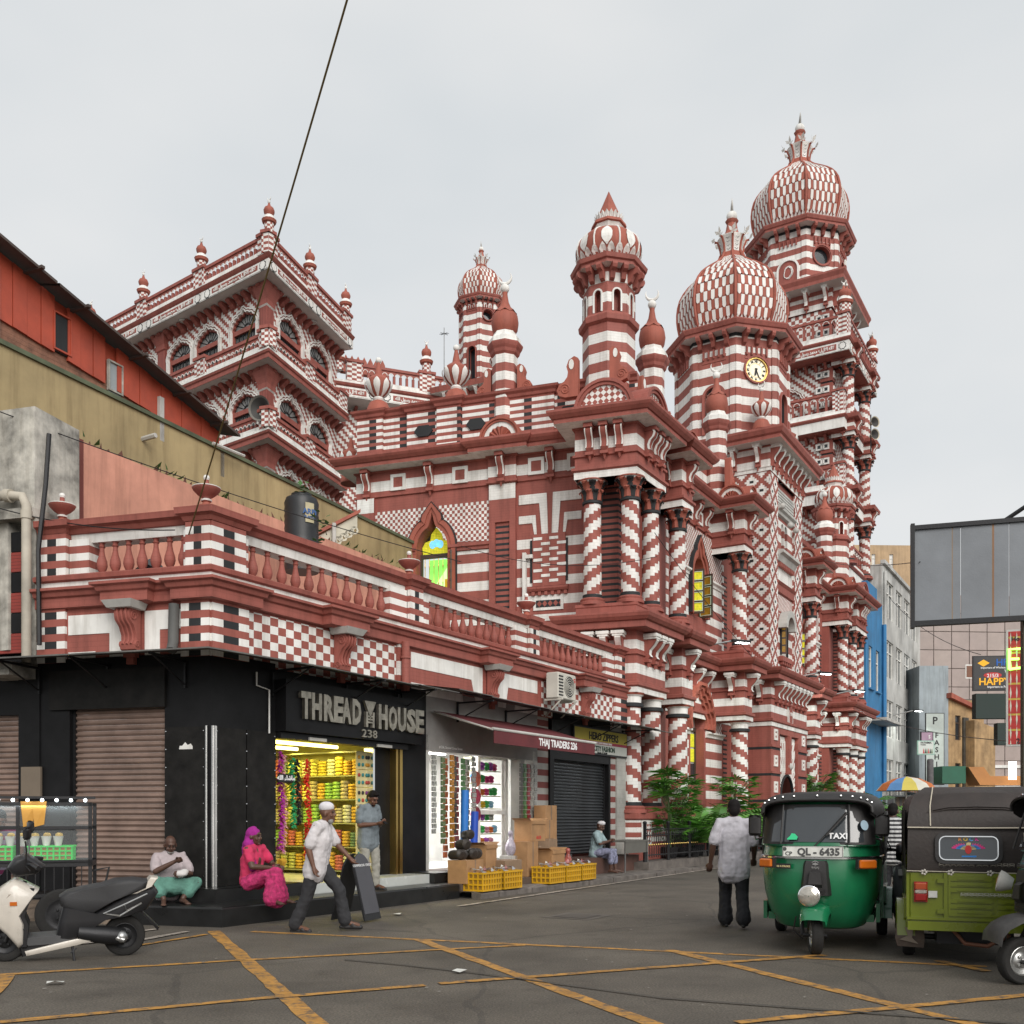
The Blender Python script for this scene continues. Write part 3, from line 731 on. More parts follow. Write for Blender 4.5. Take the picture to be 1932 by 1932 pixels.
# --- parapet with thin stripes and black lozenges
pz0, pz1 = 12.2, 13.45
PP = [Bx(-8.6, 7), Bx(-8.6, 1.05), Bx(-7.75, 1.05), Bx(-7.75, 1.15), Bx(-6.95, 1.15), Bx(-6.95, 1.05), Bx(-5.95, 1.05), Bx(-5.95, .95), Bx(-5.2, .95), Bx(-5.2, 1.05), Bx(-2.4, 1.05), Bx(-2.4, 1.15), Bx(-1.6, 1.15), Bx(-1.6, 1.05), Bx(0, 1.05)]
mb = MB(); mb.sweep(PP, [(.08, pz0-.02, 1), (.08, pz0+.1, 1), (0, pz0+.14, 0), (0, pz1, 0)]); build(mb, 'parapet', [m_par, m_whtb], MOS)
mb = MB(); mb.sweep(PP, [(0, pz1), (.05, pz1+.03), (.07, pz1+.1), (.14, pz1+.16), (.16, pz1+.22), (-.3, pz1+.26)]); build(mb, 'parapet_coping', [m_redb], MOS)
mb = MB(B)
for x in (-6.4, -4.75, -1.95): mb.prism([(x-.3, 12.85), (x-.17, 12.69), (x+.17, 12.69), (x+.3, 12.85), (x+.17, 13.01), (x-.17, 13.01)], 1.0, 1.2, 0)
build(mb, 'black_lozenge', [m_blk], MOS)
PA = [Ax(1.2, 1.1), Ax(11.34, 1.1)]; PA2 = [Ax(15.66, 1.1), Ax(26, 1.1)]
for P in (PA, PA2):
 mb = MB(); mb.sweep(P, [(0, 12.1), (0, 13.7)]); mb.sweep(P, [(0, 13.7), (.1, 13.74), (.15, 13.9), (-.3, 13.94)], 1); build(mb, 'parapet', [m_band, m_redb], MOS)
# flat roof of the prayer hall
mb = MB(); mb.face([(*p, 12.15) for p in (Bx(-8.6, 9), Bx(-8.6, 1.0), Bx(-1.4, 1.0), Ax(1.6, .9), Ax(27.4, .9), Ax(27.4, 9))]); build(mb, 'roof', [m_stonew], MOS)
# --- lunettes (half-round pediments on the cornice)
def lunette(F, s, d, z, r, shell=True, back=.6):
 mb = MB(F); n = 16
 o = [(s+r*cos(pi-pi*i/n), z+r*sin(pi*i/n)) for i in range(n+1)]
 for f0, f1, y0, m in ((1, .9, d-.06, 0), (.9, .8, d-.02, 0), (.8, .58 if shell else .8, d+.02, 1)):
  if f0 == f1: continue
  P0 = [(s+(p[0]-s)*f0, z+(p[1]-z)*f0) for p in o]; P1 = [(s+(p[0]-s)*f1, z+(p[1]-z)*f1) for p in o]
  mb.ribbon(P1, P0, y0, d+back, m)
 f = .58 if shell else .8
 P = [(s+(p[0]-s)*f, z+(p[1]-z)*f) for p in o]
 if shell:
  for i in range(n):
   a, b = P[i], P[i+1]; y = d-.04 if i % 2 else d+.03; y2 = d+.03 if i % 2 else d-.04
   mb.face([(s, d+.04, z+.02), (b[0], y2, b[1]), (a[0], y, a[1])][::-1], None, 0)
 else: mb.prism(P[::-1], d+.04, d+.1, 2)
 return build(mb, 'lunette', [m_orng if shell else m_redb, m_wht, m_lozen], MOS)
lunette(B, -.6, -.45, 12.16, .82, False, 1.6); lunette(A, .72, -.45, 12.16, .82, False, 1.6)
lunette(A, 26.6, -.45, 12.16, .82, False, 1.6)
lunette(B, -3.9, .7, 12.2, .62, True, .5)
for s in (S4, S5, S6, S7):
 lunette(A, s, -.45, 12.18, .52, True, .6); lunette(A @ T(s-.42, .1, 0, radians(-90)), 0, -.15, 12.18, .5, True, .4)
# --- small onion turrets along the parapet
def crescent(mb, c, r, m=0, az=0.0, n=14):
 pts = []
 for i in range(n+1):
  a = radians(-40)-radians(280)*0+radians(-20+ (i/n)*250)-radians(0)
  a = radians(150+ i/n*250)
  pts.append((c[0]+cos(az)*r*cos(a), c[1]+sin(az)*r*cos(a), c[2]+r*sin(a)+r))
 mb.tube(pts, [max(.004, r*.24*sin(pi*i/n)**.8) for i in range(n+1)], 6, m)
def small_turret(F, s, d, z0, sc=1.0, zt=14.9, r=.37):
 p = F @ Vector((s, d, 0)); M = T(p.x, p.y, 0, radians(45))
 t = bpy.data.objects.new('turret', None); COL.objects.link(t); t.parent = MOS; t.matrix_basis = WM[MOS].inverted() @ M; WM[t] = M
 mb = MB(); mb.lathe([(r, z0), (r, zt-.12)], facet=8, cap=False); build(mb, 'shaft', [m_band], t, local=True)
 mb = MB(); mb.lathe([(r, zt-.14), (r*1.14, zt-.08), (r*1.2, zt), (r*1.34, zt+.08), (r*1.42, zt+.16), (r*1.42, zt+.2, 1), (r*1.28, zt+.22, 1), (r*1.26, zt+.36, 1), (r*.95, zt+.48, 1), (r*.88, zt+.56, 1), (r*.6, zt+.58)], facet=8); build(mb, 'collar', [m_redb, m_wht], t, local=True)
 mb = MB(); c = zt+.56
 mb.lathe([(r*.82, c), (r*1.0, c+.1), (r*1.08, c+.3), (r*1.0, c+.5), (r*.8, c+.62), (r*.72, c+.64)], n=20)
 for k in range(8):
  a = 2*pi*k/8; a1 = a+pi/8; a2 = a+pi/4
  q = lambda rr, an, z: (rr*r*cos(an), rr*r*sin(an), z)
  mb.face([q(.95, a, c+.60), q(.98, a1, c+.53), q(.52, a1, c+.74), q(.52, a, c+.74)], None, 0, True); mb.face([q(.98, a1, c+.53), q(.95, a2, c+.60), q(.52, a2, c+.74), q(.52, a1, c+.74)], None, 0, True)
 mb.lathe([(r*.55, c+.7), (r*.3, c+.92), (r*.2, c+1.15), (r*.22, c+1.2), (r*.1, c+1.22)], n=14)
 build(mb, 'onion', [m_orng], t, local=True)
 mb = MB(); mb.ball((0, 0, c+1.32), .13, 14); build(mb, 'ball', [m_wht], t, local=True)
 mb = MB(); crescent(mb, (0, 0, c+1.46), .19, 0, radians(-55)); build(mb, 'crescent', [m_wht], t, local=True)
 return t
TUR = [(B, -3.95, 1.3, 12.2), (A, 3.45, .85, 12.2), (A, 9.05, .85, 12.2), (A, S6, .85, 12.2), (A, S7, .85, 12.2)]
for F, s, d, z in TUR: small_turret(F, s, d, z)
# scrolled acroteria at the foot of the turrets
def volute(F, s, d, z, h, flip=1, parent=MOS):
 mb = MB(F)
 P = [(0, 0), (.34, 0), (.5, .06), (.55, .2), (.48, .34), (.36, .4), (.28, .5), (.26, .62), (.3, .76), (.24, .92), (.1, 1), (0, .94)]
 P = [(s+flip*p[0]*h, z+p[1]*h) for p in P]
 mb.prism(P if flip > 0 else P[::-1], d-.1, d+.1, 0)
 c = (s+flip*.34*h, z+.2*h)
 for k in (0, 1):
  y = d-.1 if k == 0 else d+.1
  o = [(c[0]+flip*.14*h*(1-i/26)*cos(i*.55), c[1]+.14*h*(1-i/26)*sin(i*.55)) for i in range(22)]
  mb.tube([(p[0], y, p[1]) for p in o], .02*h, 5)
 mb.prism([(s+flip*.17*h+.065*h*cos(t)*flip, z+.8*h+.13*h*sin(t)) for t in ([2*pi*i/10 for i in range(10)] if flip > 0 else [-2*pi*i/10 for i in range(10)])], d-.115, d+.115, 1)
 build(mb, 'acroterion', [m_orng, m_wht], parent)
for F, s, d, z, h, fl in ((B, -3.55, 1.3, 13.7, .8, 1), (B, -4.35, 1.3, 13.7, .8, -1), (A, 3.9, .6, 12.72, 1.0, 1), (A, 8.6, .3, 12.72, 1.0, 1), (A, 9.5, .6, 12.72, 1.0, 1), (A, S7+.4, .6, 12.72, 1.0, 1), (A, 1.9, .6, 12.95, 1.1, 1), (B, -1.5, .4, 12.95, 1.1, -1), (B, -.5, -.15, 12.95, .95, 1)):
 volute(F, s, d, z, h, fl)
# --- urns with white petals
def urn(M, parent=None, sc=1.0, tip='ball', nm='urn'):
 mb = MB(); s = sc
 mb.lathe([(.3*s, 0), (.3*s, .12*s), (.22*s, .3*s), (.12*s, .36*s, 1), (.14*s, .4*s, 1), (.1*s, .46*s)], n=16)
 mb.lathe([(.09*s, .44*s), (.2*s, .52*s), (.29*s, .68*s), (.3*s, .8*s), (.3*s, .84*s), (.24*s, .9*s), (.1*s, 1.0*s), (.06*s, 1.2*s), (.04*s, 1.3*s)], n=16)
 for k in range(8):
  a = 2*pi*k/8; h = .19
  q = lambda rr, an, z: (rr*s*cos(an), rr*s*sin(an), z*s)
  h = .27; pr_ = [(.12, .45, .5), (.225, .53, .8), (.31, .66, 1), (.33, .74, .9), (.33, .8, .5), (.31, .84, .05)]
  for i_ in range(5):
   (r0, z0_, w0), (r1, z1_, w1) = pr_[i_], pr_[i_+1]
   mb.face([q(r0, a-h*w0, z0_), q(r0*1.05, a, z0_), q(r1*1.05, a, z1_), q(r1, a-h*w1, z1_)], None, 1); mb.face([q(r0*1.05, a, z0_), q(r0, a+h*w0, z0_), q(r1, a+h*w1, z1_), q(r1*1.05, a, z1_)], None, 1)
 mb.ball((0, 0, 1.36*s), .075*s, 12, 1)
 if tip == 'crescent': crescent(mb, (0, 0, 1.44*s), .12*s, 1, radians(-50))
 me = mb.mesh('urn', [m_orng, m_wht]); return put(nm, me, M, parent)
def at(F, s, d, z, rz=0): p = F @ Vector((s, d, z)); return T(p.x, p.y, p.z, rz)
urn(at(B, -8.1, 1.5, pz1+.24), MOS, 1.25); urn(at(B, -5.55, 1.5, pz1+.24), MOS, 1.25)
urn(at(A, 4.6, 1.6, 13.2), MOS, 1.1); urn(at(A, 11.75, .1, 15.62), MOS, 1.1, 'crescent'); urn(at(A, 15.3, .1, 15.62), MOS, 1.1, 'crescent')
urn(at(B, -9.3, 2.0, 11.9), MOS, 1.1)
# --- corner turret with lobed dome and red spire
def lobed_turret(F, s, d, z0, label=None):
 p = F @ Vector((s, d, 0)); M = T(p.x, p.y, 0, atan2(A[1][0], A[0][0])+radians(0))
 t = bpy.data.objects.new('corner_turret', None); COL.objects.link(t); t.parent = MOS; t.matrix_basis = WM[MOS].inverted() @ M; WM[t] = M
 f8 = dict(facet=8, a0=pi/8)
 mb = MB(); mb.lathe([(.74, z0), (.74, 15.0)], cap=False, **f8); build(mb, 'shaft', [m_bandw], t, local=True)
 mb = MB(); mb.lathe([(.74, 15.0), (.84, 15.06), (.86, 15.2), (.76, 15.3), (.7, 15.32)], **f8)
 mb.lathe([(.72, 16.0), (.72, 16.12, 1), (.73, 16.13, 1), (.73, 16.38), (.73, 16.5)], cap=False, **f8)
 mb.lathe([(.72, 16.5, 1), (1.0, 16.52), (1.0, 16.6), (1.06, 16.63), (1.09, 16.74), (.9, 16.8)], **f8); build(mb, 'cornice', [m_redb, m_wht], t, local=True)
 for k in range(8):
  a = k*pi/4; R_ = Matrix.Rotation(a+pi/2, 4, 'Z'); ap = .735*cos(pi/8)
  mb = MB(R_); hol = mv(arc_round(.1, .5, 8), 0, 15.32)
  mb.wall(-.3, .3, 15.3, 16.02, -ap, [hol], .2, 0, 1); mb.box(-.12, .12, -ap+.2, -ap+.22, 15.3, 16, 1)
  mb.ribbon(hol, off_outline(hol, .045), -ap-.03, -ap, 2); build(mb, 'arched_opening', [m_bandw, m_redb, m_wht], t, local=True)
  for x in (-.16, .16): put('bracket', BRm['block'], M @ R_ @ T(x, -ap, 16.5) @ Matrix.Diagonal((1.1, .85, 1.1, 1)), t)
 prof = [(.70, 16.76), (.82, 16.9), (.90, 17.1), (.92, 17.28), (.85, 17.5), (.68, 17.66), (.44, 17.78)]
 mb = MB(); mb.lathe(prof, n=32, m=0); build(mb, 'dome', [m_orng], t, local=True)
 def rad(z):
  for i in range(len(prof)-1):
   if prof[i][1] <= z <= prof[i+1][1]:
    k = (z-prof[i][1])/(prof[i+1][1]-prof[i][1]); return prof[i][0]+(prof[i+1][0]-prof[i][0])*k
  return prof[-1][0]
 for k in range(8):
  mb = MB(); a = 2*pi*k/8; mb.tube([((rad(z)+.01)*cos(a), (rad(z)+.01)*sin(a), z) for z in [16.98+.08*i for i in range(11)]], .025, 6); build(mb, 'white_rib', [m_wht], t, local=True)
  mb = MB(); a += pi/8
  L = [(0, 17.12), (.17, 17.3), (.17, 17.48), (0, 17.72), (-.17, 17.48), (-.17, 17.3)]
  q = lambda da, z, e=.02: ((rad(z)+e)*cos(a+da), (rad(z)+e)*sin(a+da), z)
  for j in range(8):
   t0, t1 = j/8, (j+1)/8; wz = lambda t: (.0 if t in (0, 1) else .155*min(1, 3.2*min(t, 1-t)))
   z0_, z1_ = 17.02+.60*t0, 17.02+.60*t1; w0, w1 = wz(t0)*.95/rad(z0_), wz(t1)*.95/rad(z1_)
   for a_, b_ in ((-1, 0), (0, 1)): mb.face([q(a_*w0, z0_), q(b_*w0, z0_), q(b_*w1, z1_), q(a_*w1, z1_)])
  build(mb, 'white_lozenge', [m_wht], t, local=True)
 pm = MB()
 for i in range(6): pass
 for k in range(24):
  a = 2*pi*k/24; mb = MB() if k == 0 else mb
  h = .115; q = lambda da, rr, z: (rr*cos(a+da), rr*sin(a+da), z)
  if k == 0: pet = MB()
  pet.face([q(-h*.8, .72, 16.78), q(h*.8, .72, 16.78), q(h, rad(16.94)+.04, 16.94), q(h*.6, rad(17.03)+.045, 17.03), q(0, rad(17.1)+.045, 17.1), q(-h*.6, rad(17.03)+.045, 17.03), q(-h, rad(16.94)+.04, 16.94)], None, 0)
 build(pet, 'petals', [m_wht], t, local=True)
 mb = MB(); mb.lathe([(.44, 17.7, 1), (.38, 17.82, 1), (.44, 17.95, 0), (.50, 17.97, 0), (.48, 18.05, 0), (.34, 18.08)], **f8)
 mb.lathe([(.34, 18.05), (.34, 18.22), (.38, 18.25), (.33, 18.28), (0.01, 19.0)], **f8); build(mb, 'spire', [m_orng, m_wht], t, local=True)
 pet = MB()
 for k in range(20):
  a = 2*pi*k/20; q = lambda da, rr, z: (rr*cos(a+da), rr*sin(a+da), z)
  pet.face([q(-.13, .35, 18.05), q(.13, .35, 18.05), q(.14, .38, 18.22), q(0, .42, 18.29), q(-.14, .38, 18.22)])
 build(pet, 'petals', [m_wht], t, local=True)
 return t
lobed_turret(A, 1.1, 1.15, 12.1); lobed_turret(A, 26.4, 1.0, 12.1)
# ================================================================ ONION DOMES, CLOCK TOWER, MINARETS
def scale_mesh(name, m_):
 b = MB(); P = [(-.5, .5), (-.5, -.28), (-.3, -.44), (0, -.5), (.3, -.44), (.5, -.28), (.5, .5)]
 i = [(p[0]*.8, p[1]*.9) for p in P]
 b.prism([(p[0], p[1]) for p in P], 0, .35, 0); return b.mesh(name, [m_])
SCw = scale_mesh('dome_scale', m_wht)
DPROF = [(1.66, 0), (1.93, .45), (2.06, .95), (2.09, 1.45), (1.98, 2.0), (1.66, 2.48), (1.2, 2.86), (.78, 3.16), (.52, 3.42), (.42, 3.66)]
def onion_dome(par, M, z0, k, rows, cols, lettering=False, scales=True):
 # octagon with corners at 22.5 deg; par = thing
 C8 = cos(pi/8)
 prof = []
 for i in range(len(DPROF)-1):
  for t in (0, .5):
   p0 = DPROF[max(0, i-1)]; p1 = DPROF[i]; p2 = DPROF[i+1]; p3 = DPROF[min(len(DPROF)-1, i+2)]
   f = lambda a, b, c, d: .5*((2*b)+(-a+c)*t+(2*a-5*b+4*c-d)*t*t+(-a+3*b-3*c+d)*t**3)
   prof.append((f(p0[0], p1[0], p2[0], p3[0]), f(p0[1], p1[1], p2[1], p3[1])))
 prof.append(DPROF[-1]); prof = [(r*k, z0+z*k) for r, z in prof]
 d = MB(); d.lathe(prof, facet=8, a0=pi/8, m=0)
 dome = build(d, 'dome', [m_orng], par, local=True)
 def rz(z):
  for i in range(len(prof)-1):
   a, b = prof[i], prof[i+1]
   if a[1] <= z <= b[1]:
    t = (z-a[1])/(b[1]-a[1]); return a[0]+(b[0]-a[0])*t, atan2(b[0]-a[0], b[1]-a[1])
  return prof[-1][0], 0
 for i in range(8):
  a = pi/8+i*pi/4
  mb = MB(); mb.tube([((r+.02*k)*cos(a), (r+.02*k)*sin(a), z) for r, z in prof], .055*k, 6); build(mb, 'rib', [m_orng], dome, local=True)
 # white scales as separate tiles on the faces that can be seen, red ones joined in one relief
 zs = []; z = z0+.46*k; H = .30*k
 L = [prof[0]]
 # walk along profile by arc length
 pts = prof; cum = [0]
 for i in range(1, len(pts)): cum.append(cum[-1]+sqrt((pts[i][0]-pts[i-1][0])**2+(pts[i][1]-pts[i-1][1])**2))
 def at_len(l):
  for i in range(len(pts)-1):
   if cum[i] <= l <= cum[i+1]:
    t = (l-cum[i])/(cum[i+1]-cum[i]); r = pts[i][0]+(pts[i+1][0]-pts[i][0])*t; zz = pts[i][1]+(pts[i+1][1]-pts[i][1])*t
    return r, zz, pts[i+1][0]-pts[i][0], pts[i+1][1]-pts[i][1]
  return pts[-1][0], pts[-1][1], 0, 1
 l0 = .45*k; l1 = cum[-1]-.28*k; rr = MB()
 vis = (4, 5, 6, 7) if scales else ()
 n_obj = 0
 for fi in range(8):
  an = fi*pi/4+0
  nx, ny = cos(an), sin(an)
  if nx*0 + 1 < 0: continue
  for row in range(rows):
   lc = l0+(l1-l0)*(row+.5)/rows; hh = (l1-l0)/rows
   r, zz, dr, dz = at_len(lc); dl = sqrt(dr*dr+dz*dz)
   ap = r*C8; half = r*sin(pi/8)-.07*k
   nc = cols
   w = 2*half/nc
   up = Vector((nx*dr*C8/dl, ny*dr*C8/dl, dz/dl)).normalized(); rt = Vector((-ny, nx, 0)); nm = rt.cross(up)
   for c in range(nc):
    x = -half+w*(c+.5)
    pos = Vector((nx*ap, ny*ap, zz))+rt*x+nm*(.028*k)
    white = (c+row) % 2 == 0
    R4 = Matrix(((rt.x*w*.94, -nm.x*.1*k, up.x*hh*1.02, pos.x), (rt.y*w*.94, -nm.y*.1*k, up.y*hh*1.02, pos.y), (rt.z*w*.94, -nm.z*.1*k, up.z*hh*1.02, pos.z), (0, 0, 0, 1)))
    wn = (M.to_3x3() @ Vector((nx, ny, 0)))
    facing = wn.dot(Vector((0, 0, 0))-M.translation) > -.25*M.translation.length
    if white and facing and n_obj < 300: put('dome_scale', SCw, M @ R4, dome); n_obj += 1
    elif white:
     sm_ = MB();
     P = [(-.5, .5), (-.5, -.28), (0, -.5), (.5, -.28), (.5, .5)]
     rr.face([R4 @ Vector((p[0], 0, p[1])) for p in P], None, 1)
    else:
     P = [(-.5, .5), (-.5, -.28), (0, -.5), (.5, -.28), (.5, .5)]
     q0 = [R4 @ Vector((p[0]*.98, .12, p[1])) for p in P]
     rr.face(q0, None, 0)
 build(rr, 'red_scales', [m_orng, m_wht], dome, kind='stuff', local=True)
 pet = MB()
 for fi in range(8):
  an = fi*pi/4; nx, ny = cos(an), sin(an); rt = Vector((-ny, nx, 0))
  for c in range(9):
   la, lb = .02*k, .5*k; r, zz, *_ = at_len(la); r2, z2, *_ = at_len(lb*.7); r3, z3, *_ = at_len(lb)
   h1 = r*sin(pi/8); h2 = r2*sin(pi/8)
   f = (-1+2*(c+.5)/9)
   q = lambda rr_, z_, x_, e: Vector((nx*(rr_*C8+e), ny*(rr_*C8+e), z_))+rt*x_
   wd_ = h1/9*.6; wu = h2/9*.85
   pet.face([q(r, zz, f*h1-wd_, .03*k), q(r, zz, f*h1+wd_, .03*k), q(r2, z2, f*h2+wu, .07*k), q(r3, z3, f*r3*sin(pi/8), .06*k), q(r2, z2, f*h2-wu, .07*k)], None, 0)
 build(pet, 'petals', [m_wht], dome, local=True)
 zt = prof[-1][1]-.1*k; cr = MB()
 cr.lathe([(.42*k, zt), (.4*k, zt+.1*k), (.44*k, zt+.4*k), (.56*k, zt+.72*k), (.5*k, zt+.76*k)], facet=8, a0=pi/8, m=1)
 cr.lathe([(.40*k, zt+.72*k), (.24*k, zt+1.05*k), (.19*k, zt+1.32*k), (.24*k, zt+1.38*k), (.26*k, zt+1.44*k), (.1*k, zt+1.46*k)], facet=8, a0=pi/8)
 for i in range(8):
  a = pi/8+i*pi/4; q = lambda rr_, z_: (rr_*k*cos(a), rr_*k*sin(a), zt+z_*k)
  cr.tube([q(.45, 0), q(.42, .15), q(.46, .42), q(.56, .64), q(.66, .66)], .045*k, 5)
  for j in range(4):
   b_ = 2*pi*j/4+.4; o = Vector(q(.66, .68)); e = Vector((cos(a)*.09+cos(a)*.16*cos(b_)-sin(a)*.16*sin(b_), sin(a)*.09+sin(a)*.16*cos(b_)+cos(a)*.16*sin(b_), .16))*k
   e = Vector((cos(a)*(.09+.09*cos(b_))-sin(a)*.2*sin(b_), sin(a)*(.09+.09*cos(b_))+cos(a)*.2*sin(b_), .17*cos(b_)+.1))*k
   sdv = e.cross(Vector((cos(a), sin(a), .3))).normalized()*.075*k
   cr.face([o, o+e*.5+sdv, o+e, o+e*.5-sdv], None, 1); cr.face([o, o+e*.5-sdv, o+e, o+e*.5+sdv], None, 1)
  am = a+pi/8
  for j in range(4):
   z_ = zt+(.16+j*.13)*k; rr_ = (.42+.035*j)*k*C8+.012
   cc = Vector((cos(am)*rr_, sin(am)*rr_, z_)); tv = Vector((-sin(am), cos(am), 0))
   for sg in (-1, 1): cr.face([cc, cc+tv*sg*.07*k+Vector((0, 0, .05*k)), cc+tv*sg*.075*k+Vector((0, 0, .035*k)), cc+Vector((0, 0, -.018*k))][::sg], None, 2)
 build(cr, 'crown', [m_orng, m_wht, m_blk], dome, local=True)
 mb = MB(); mb.ball((0, 0, zt+1.62*k), .21*k, 16, 0); build(mb, 'ball', [m_wht], dome, local=True)
 mb = MB(); crescent(mb, (0, 0, zt+1.8*k), .27*k, 0, radians(20)); build(mb, 'crescent', [m_stonew], dome, local=True)
 return dome
def octagon_drum(par, M, r, z0, z1, k, mband, mk):
 f8 = dict(facet=8, a0=pi/8); C8 = cos(pi/8)
 ap = r*C8; half = r*sin(pi/8)
 # one wall per face, with its own opening
 for i in range(8):
  R_ = Matrix.Rotation(i*pi/4, 4, 'Z')
  mb = MB(R_); kind = mk[i]; hs = []
  if kind == 'arch': hs = [mv(arc_round(.36*k, (z1-z0)*.33), 0, z0+.5*k)]
  if kind in ('clock', 'round'): rad_ = .42*k if kind == 'clock' else .42*k; zc = z1-1.35*k; hs = [[(-rad_*cos(-2*pi*j/20), zc+rad_*sin(-2*pi*j/20)) for j in range(20)]]
  mb.wall(-half, half, z0, z1, -ap, hs, .22 if kind != 'arch' else .3, 0, 1)
  mb.box(-half-.005, -half+.2*k, -ap-.05, -ap-.002, z0, z1-.5*k, 0); mb.box(half-.2*k, half+.005, -ap-.05, -ap-.002, z0, z1-.5*k, 0)
  mb.box(-.46*k, .46*k, -ap-.02, -ap+.0, z1-.95*k, z1-.72*k, 1) if kind != 'x' else None
  for j in range(5): x = (-.4+.2*j)*k; mb.box(x-.03*k, x+.03*k, -ap-.09, -ap, z1-.78*k, z1-.5*k, 1); mb.ball((x, -ap-.06, z1-.8*k), .045*k, 6, 1)
  mb.box(-half, half, -ap-.02, -ap, z1-.14*k, z1-.02, 2)
  if kind == 'arch':
   o = hs[0]; mb.ribbon(o, off_outline(o, .1*k), -ap-.07, -ap, 1); mb.ribbon(off_outline(o, -.05*k), o, -ap+.05, -ap+.12, 2); mb.box(-.4*k, .4*k, -ap+.3, -ap+.32, z0+.5*k, z1-.8*k, 3)
  if kind in ('clock', 'round'):
   o = hs[0]; oo = [(p[0]*1.25, zc+(p[1]-zc)*1.25) for p in o]; om = [(p[0]*1.1, zc+(p[1]-zc)*1.1) for p in o]
   mb.ribbon(om, oo, -ap-.09, -ap, 1, True); mb.ribbon(o, om, -ap-.05, -ap, 4 if kind == 'clock' else 1, True)
   if kind == 'round': mb.face([(p[0], -ap+.22, p[1]) for p in o][::1], None, 3)
  build(mb, 'drum_wall', [mband, m_redb, m_blk, m_glassd, m_gold], par, local=True)
  if kind == 'clock':
   cl = bpy.data.objects.new('clock', None); COL.objects.link(cl); cl.parent = par; Mc = M @ R_ @ T(0, -ap+.02, zc); cl.matrix_basis = WM[par].inverted() @ Mc; WM[cl] = Mc
   mb = MB(); mb.prism([(rad_*.99*cos(2*pi*j/32), rad_*.99*sin(2*pi*j/32)) for j in range(32)], 0, .04, 0); build(mb, 'dial', [mat('lit_cream_dial', (.8, .74, .58), emit=.25, dirt=.15)], cl, local=True)
   mb = MB(); n = 32
   for f0, f1 in ((.99, .95), (.62, .6)):
    mb.ribbon([(rad_*f1*cos(2*pi*j/n), rad_*f1*sin(2*pi*j/n)) for j in range(n)], [(rad_*f0*cos(2*pi*j/n), rad_*f0*sin(2*pi*j/n)) for j in range(n)], -.012, .0, 0, True)
   build(mb, 'dial_ring', [m_gold], cl, local=True)
   for h, tx in enumerate(('XII', 'I', 'II', 'III', 'IIII', 'V', 'VI', 'VII', 'VIII', 'IX', 'X', 'XI')):
    a = -2*pi*h/12
    me = text_mesh(tx, rad_*.30, m_blk, .004, .8, .004); put('numeral', me, Mc @ Matrix.Rotation(-a, 4, 'Y') @ T(0, -.012, rad_*.69), cl)
   for nm, ang, ln, wd_ in (('minute_hand', 2*pi*26/60, .66, .03), ('hour_hand', 2*pi*(6+26/60)/12, .45, .045)):
    mb = MB(); mb.prism([(-wd_, -.08), (wd_, -.08), (wd_*.7, ln*rad_/.99), (0, ln*rad_*1.12), (-wd_*.7, ln*rad_)], -.03, -.02, 0); me = mb.mesh(nm, [m_blk]); put(nm, me, Mc @ Matrix.Rotation(ang, 4, 'Y'), cl)
  for x in (-half*.62, 0, half*.62): put('bracket', BRm['block'], M @ R_ @ T(x, -ap, z1-.02) @ Matrix.Diagonal((1.15*k, 1.15*k, 1.3*k, 1)), par)
 mb = MB(); mb.lathe([(r*.95, z1-.03, 1), (r+.42*k, z1, 0), (r+.42*k, z1+.1*k, 0), (r+.47*k, z1+.13*k, 0), (r+.53*k, z1+.26*k, 0), (r+.53*k, z1+.3*k, 0), (r*.7, z1+.36*k, 0)], cap=False, **f8); build(mb, 'drum_cornice', [m_redb, m_soffit], par, local=True)
m_bandd = mat('drum_banded_paint', RED, pat=P_band(.31), brick=BRK)
# ---- clock tower
p = A @ Vector((13.6, 1.85, 0)); Mct = FRM((p.x, p.y, 0), AZ_A)
CT = thing('clock_tower', 'square clock tower with stepped diamond pattern and chequered onion dome on the mosque front', 'tower', Mct)
h = 2.16
hs1 = [mv(arc_round(.15, .95, 8), x, 11.45) for x in (-.22, .22)]; hs2 = mv(arc_round(.40, .98, 14), -.1, 7.55)
mb = MB(); mb.wall(-1.15, 1.12, 6.7, 14.0, -h+.12, hs1+[hs2], .35, 0, 1); build(mb, 'front_panel', [m_redb, m_bandw], CT, local=True)
mb = MB()
for x0, x1 in ((-h, -1.15), (1.12, h)):
 mb.box(x0, x1, -h, -h+.4, 6.7, 14.0)
mb.box(-h, -h+.01, -h+.41, h, 6.7, 14.0); mb.box(h-.01, h, -h+.41, h, 6.7, 14.0); mb.box(-h+.02, h-.02, h-.1, h, 6.7, 14)
build(mb, 'diamond_wall', [m_dia], CT, local=True)
mb = MB(); y = -h+.11
mb.box(-1.15, 1.12, y, y+.012, 11.3, 12.9, 1);
me_ = mb
for o in hs1: pass
mb = MB(); notch(mb, -1.15, 1.12, 11.32, 12.62, [(-.37, 11.32)]+[p_ for p_ in hs1[0][1:-1]]+[(-.07, 11.45), (.07, 11.45)]+hs1[1][1:-1]+[(.37, 11.32)], y, 0)
mb.box(-1.15, 1.12, y, y+.01, 10.35, 10.95, 1); mb.box(-1.15, 1.12, y, y+.01, 9.2, 9.8, 2)
notch(mb, -1.15, 1.12, 6.75, 9.1, [(-.5, 6.75)]+hs2[1:-1]+[(.3, 6.75)], y, 0)
build(mb, 'front_pattern', [m_bandw, m_whtb, m_chk], CT, local=True)
mb = MB()
for i in range(6): mb.box(-1.05, 1.02, -h+.02+.0*i, -h+.1, 13.05+i*.11, 13.13+i*.11, 0)
mb.sweep([(-1.15, -h+.12), (1.12, -h+.12)], [(0, 12.72), (.1, 12.76), (.12, 12.86), (.2, 12.92), (.2, 13.0), (0, 13.02)], 0)
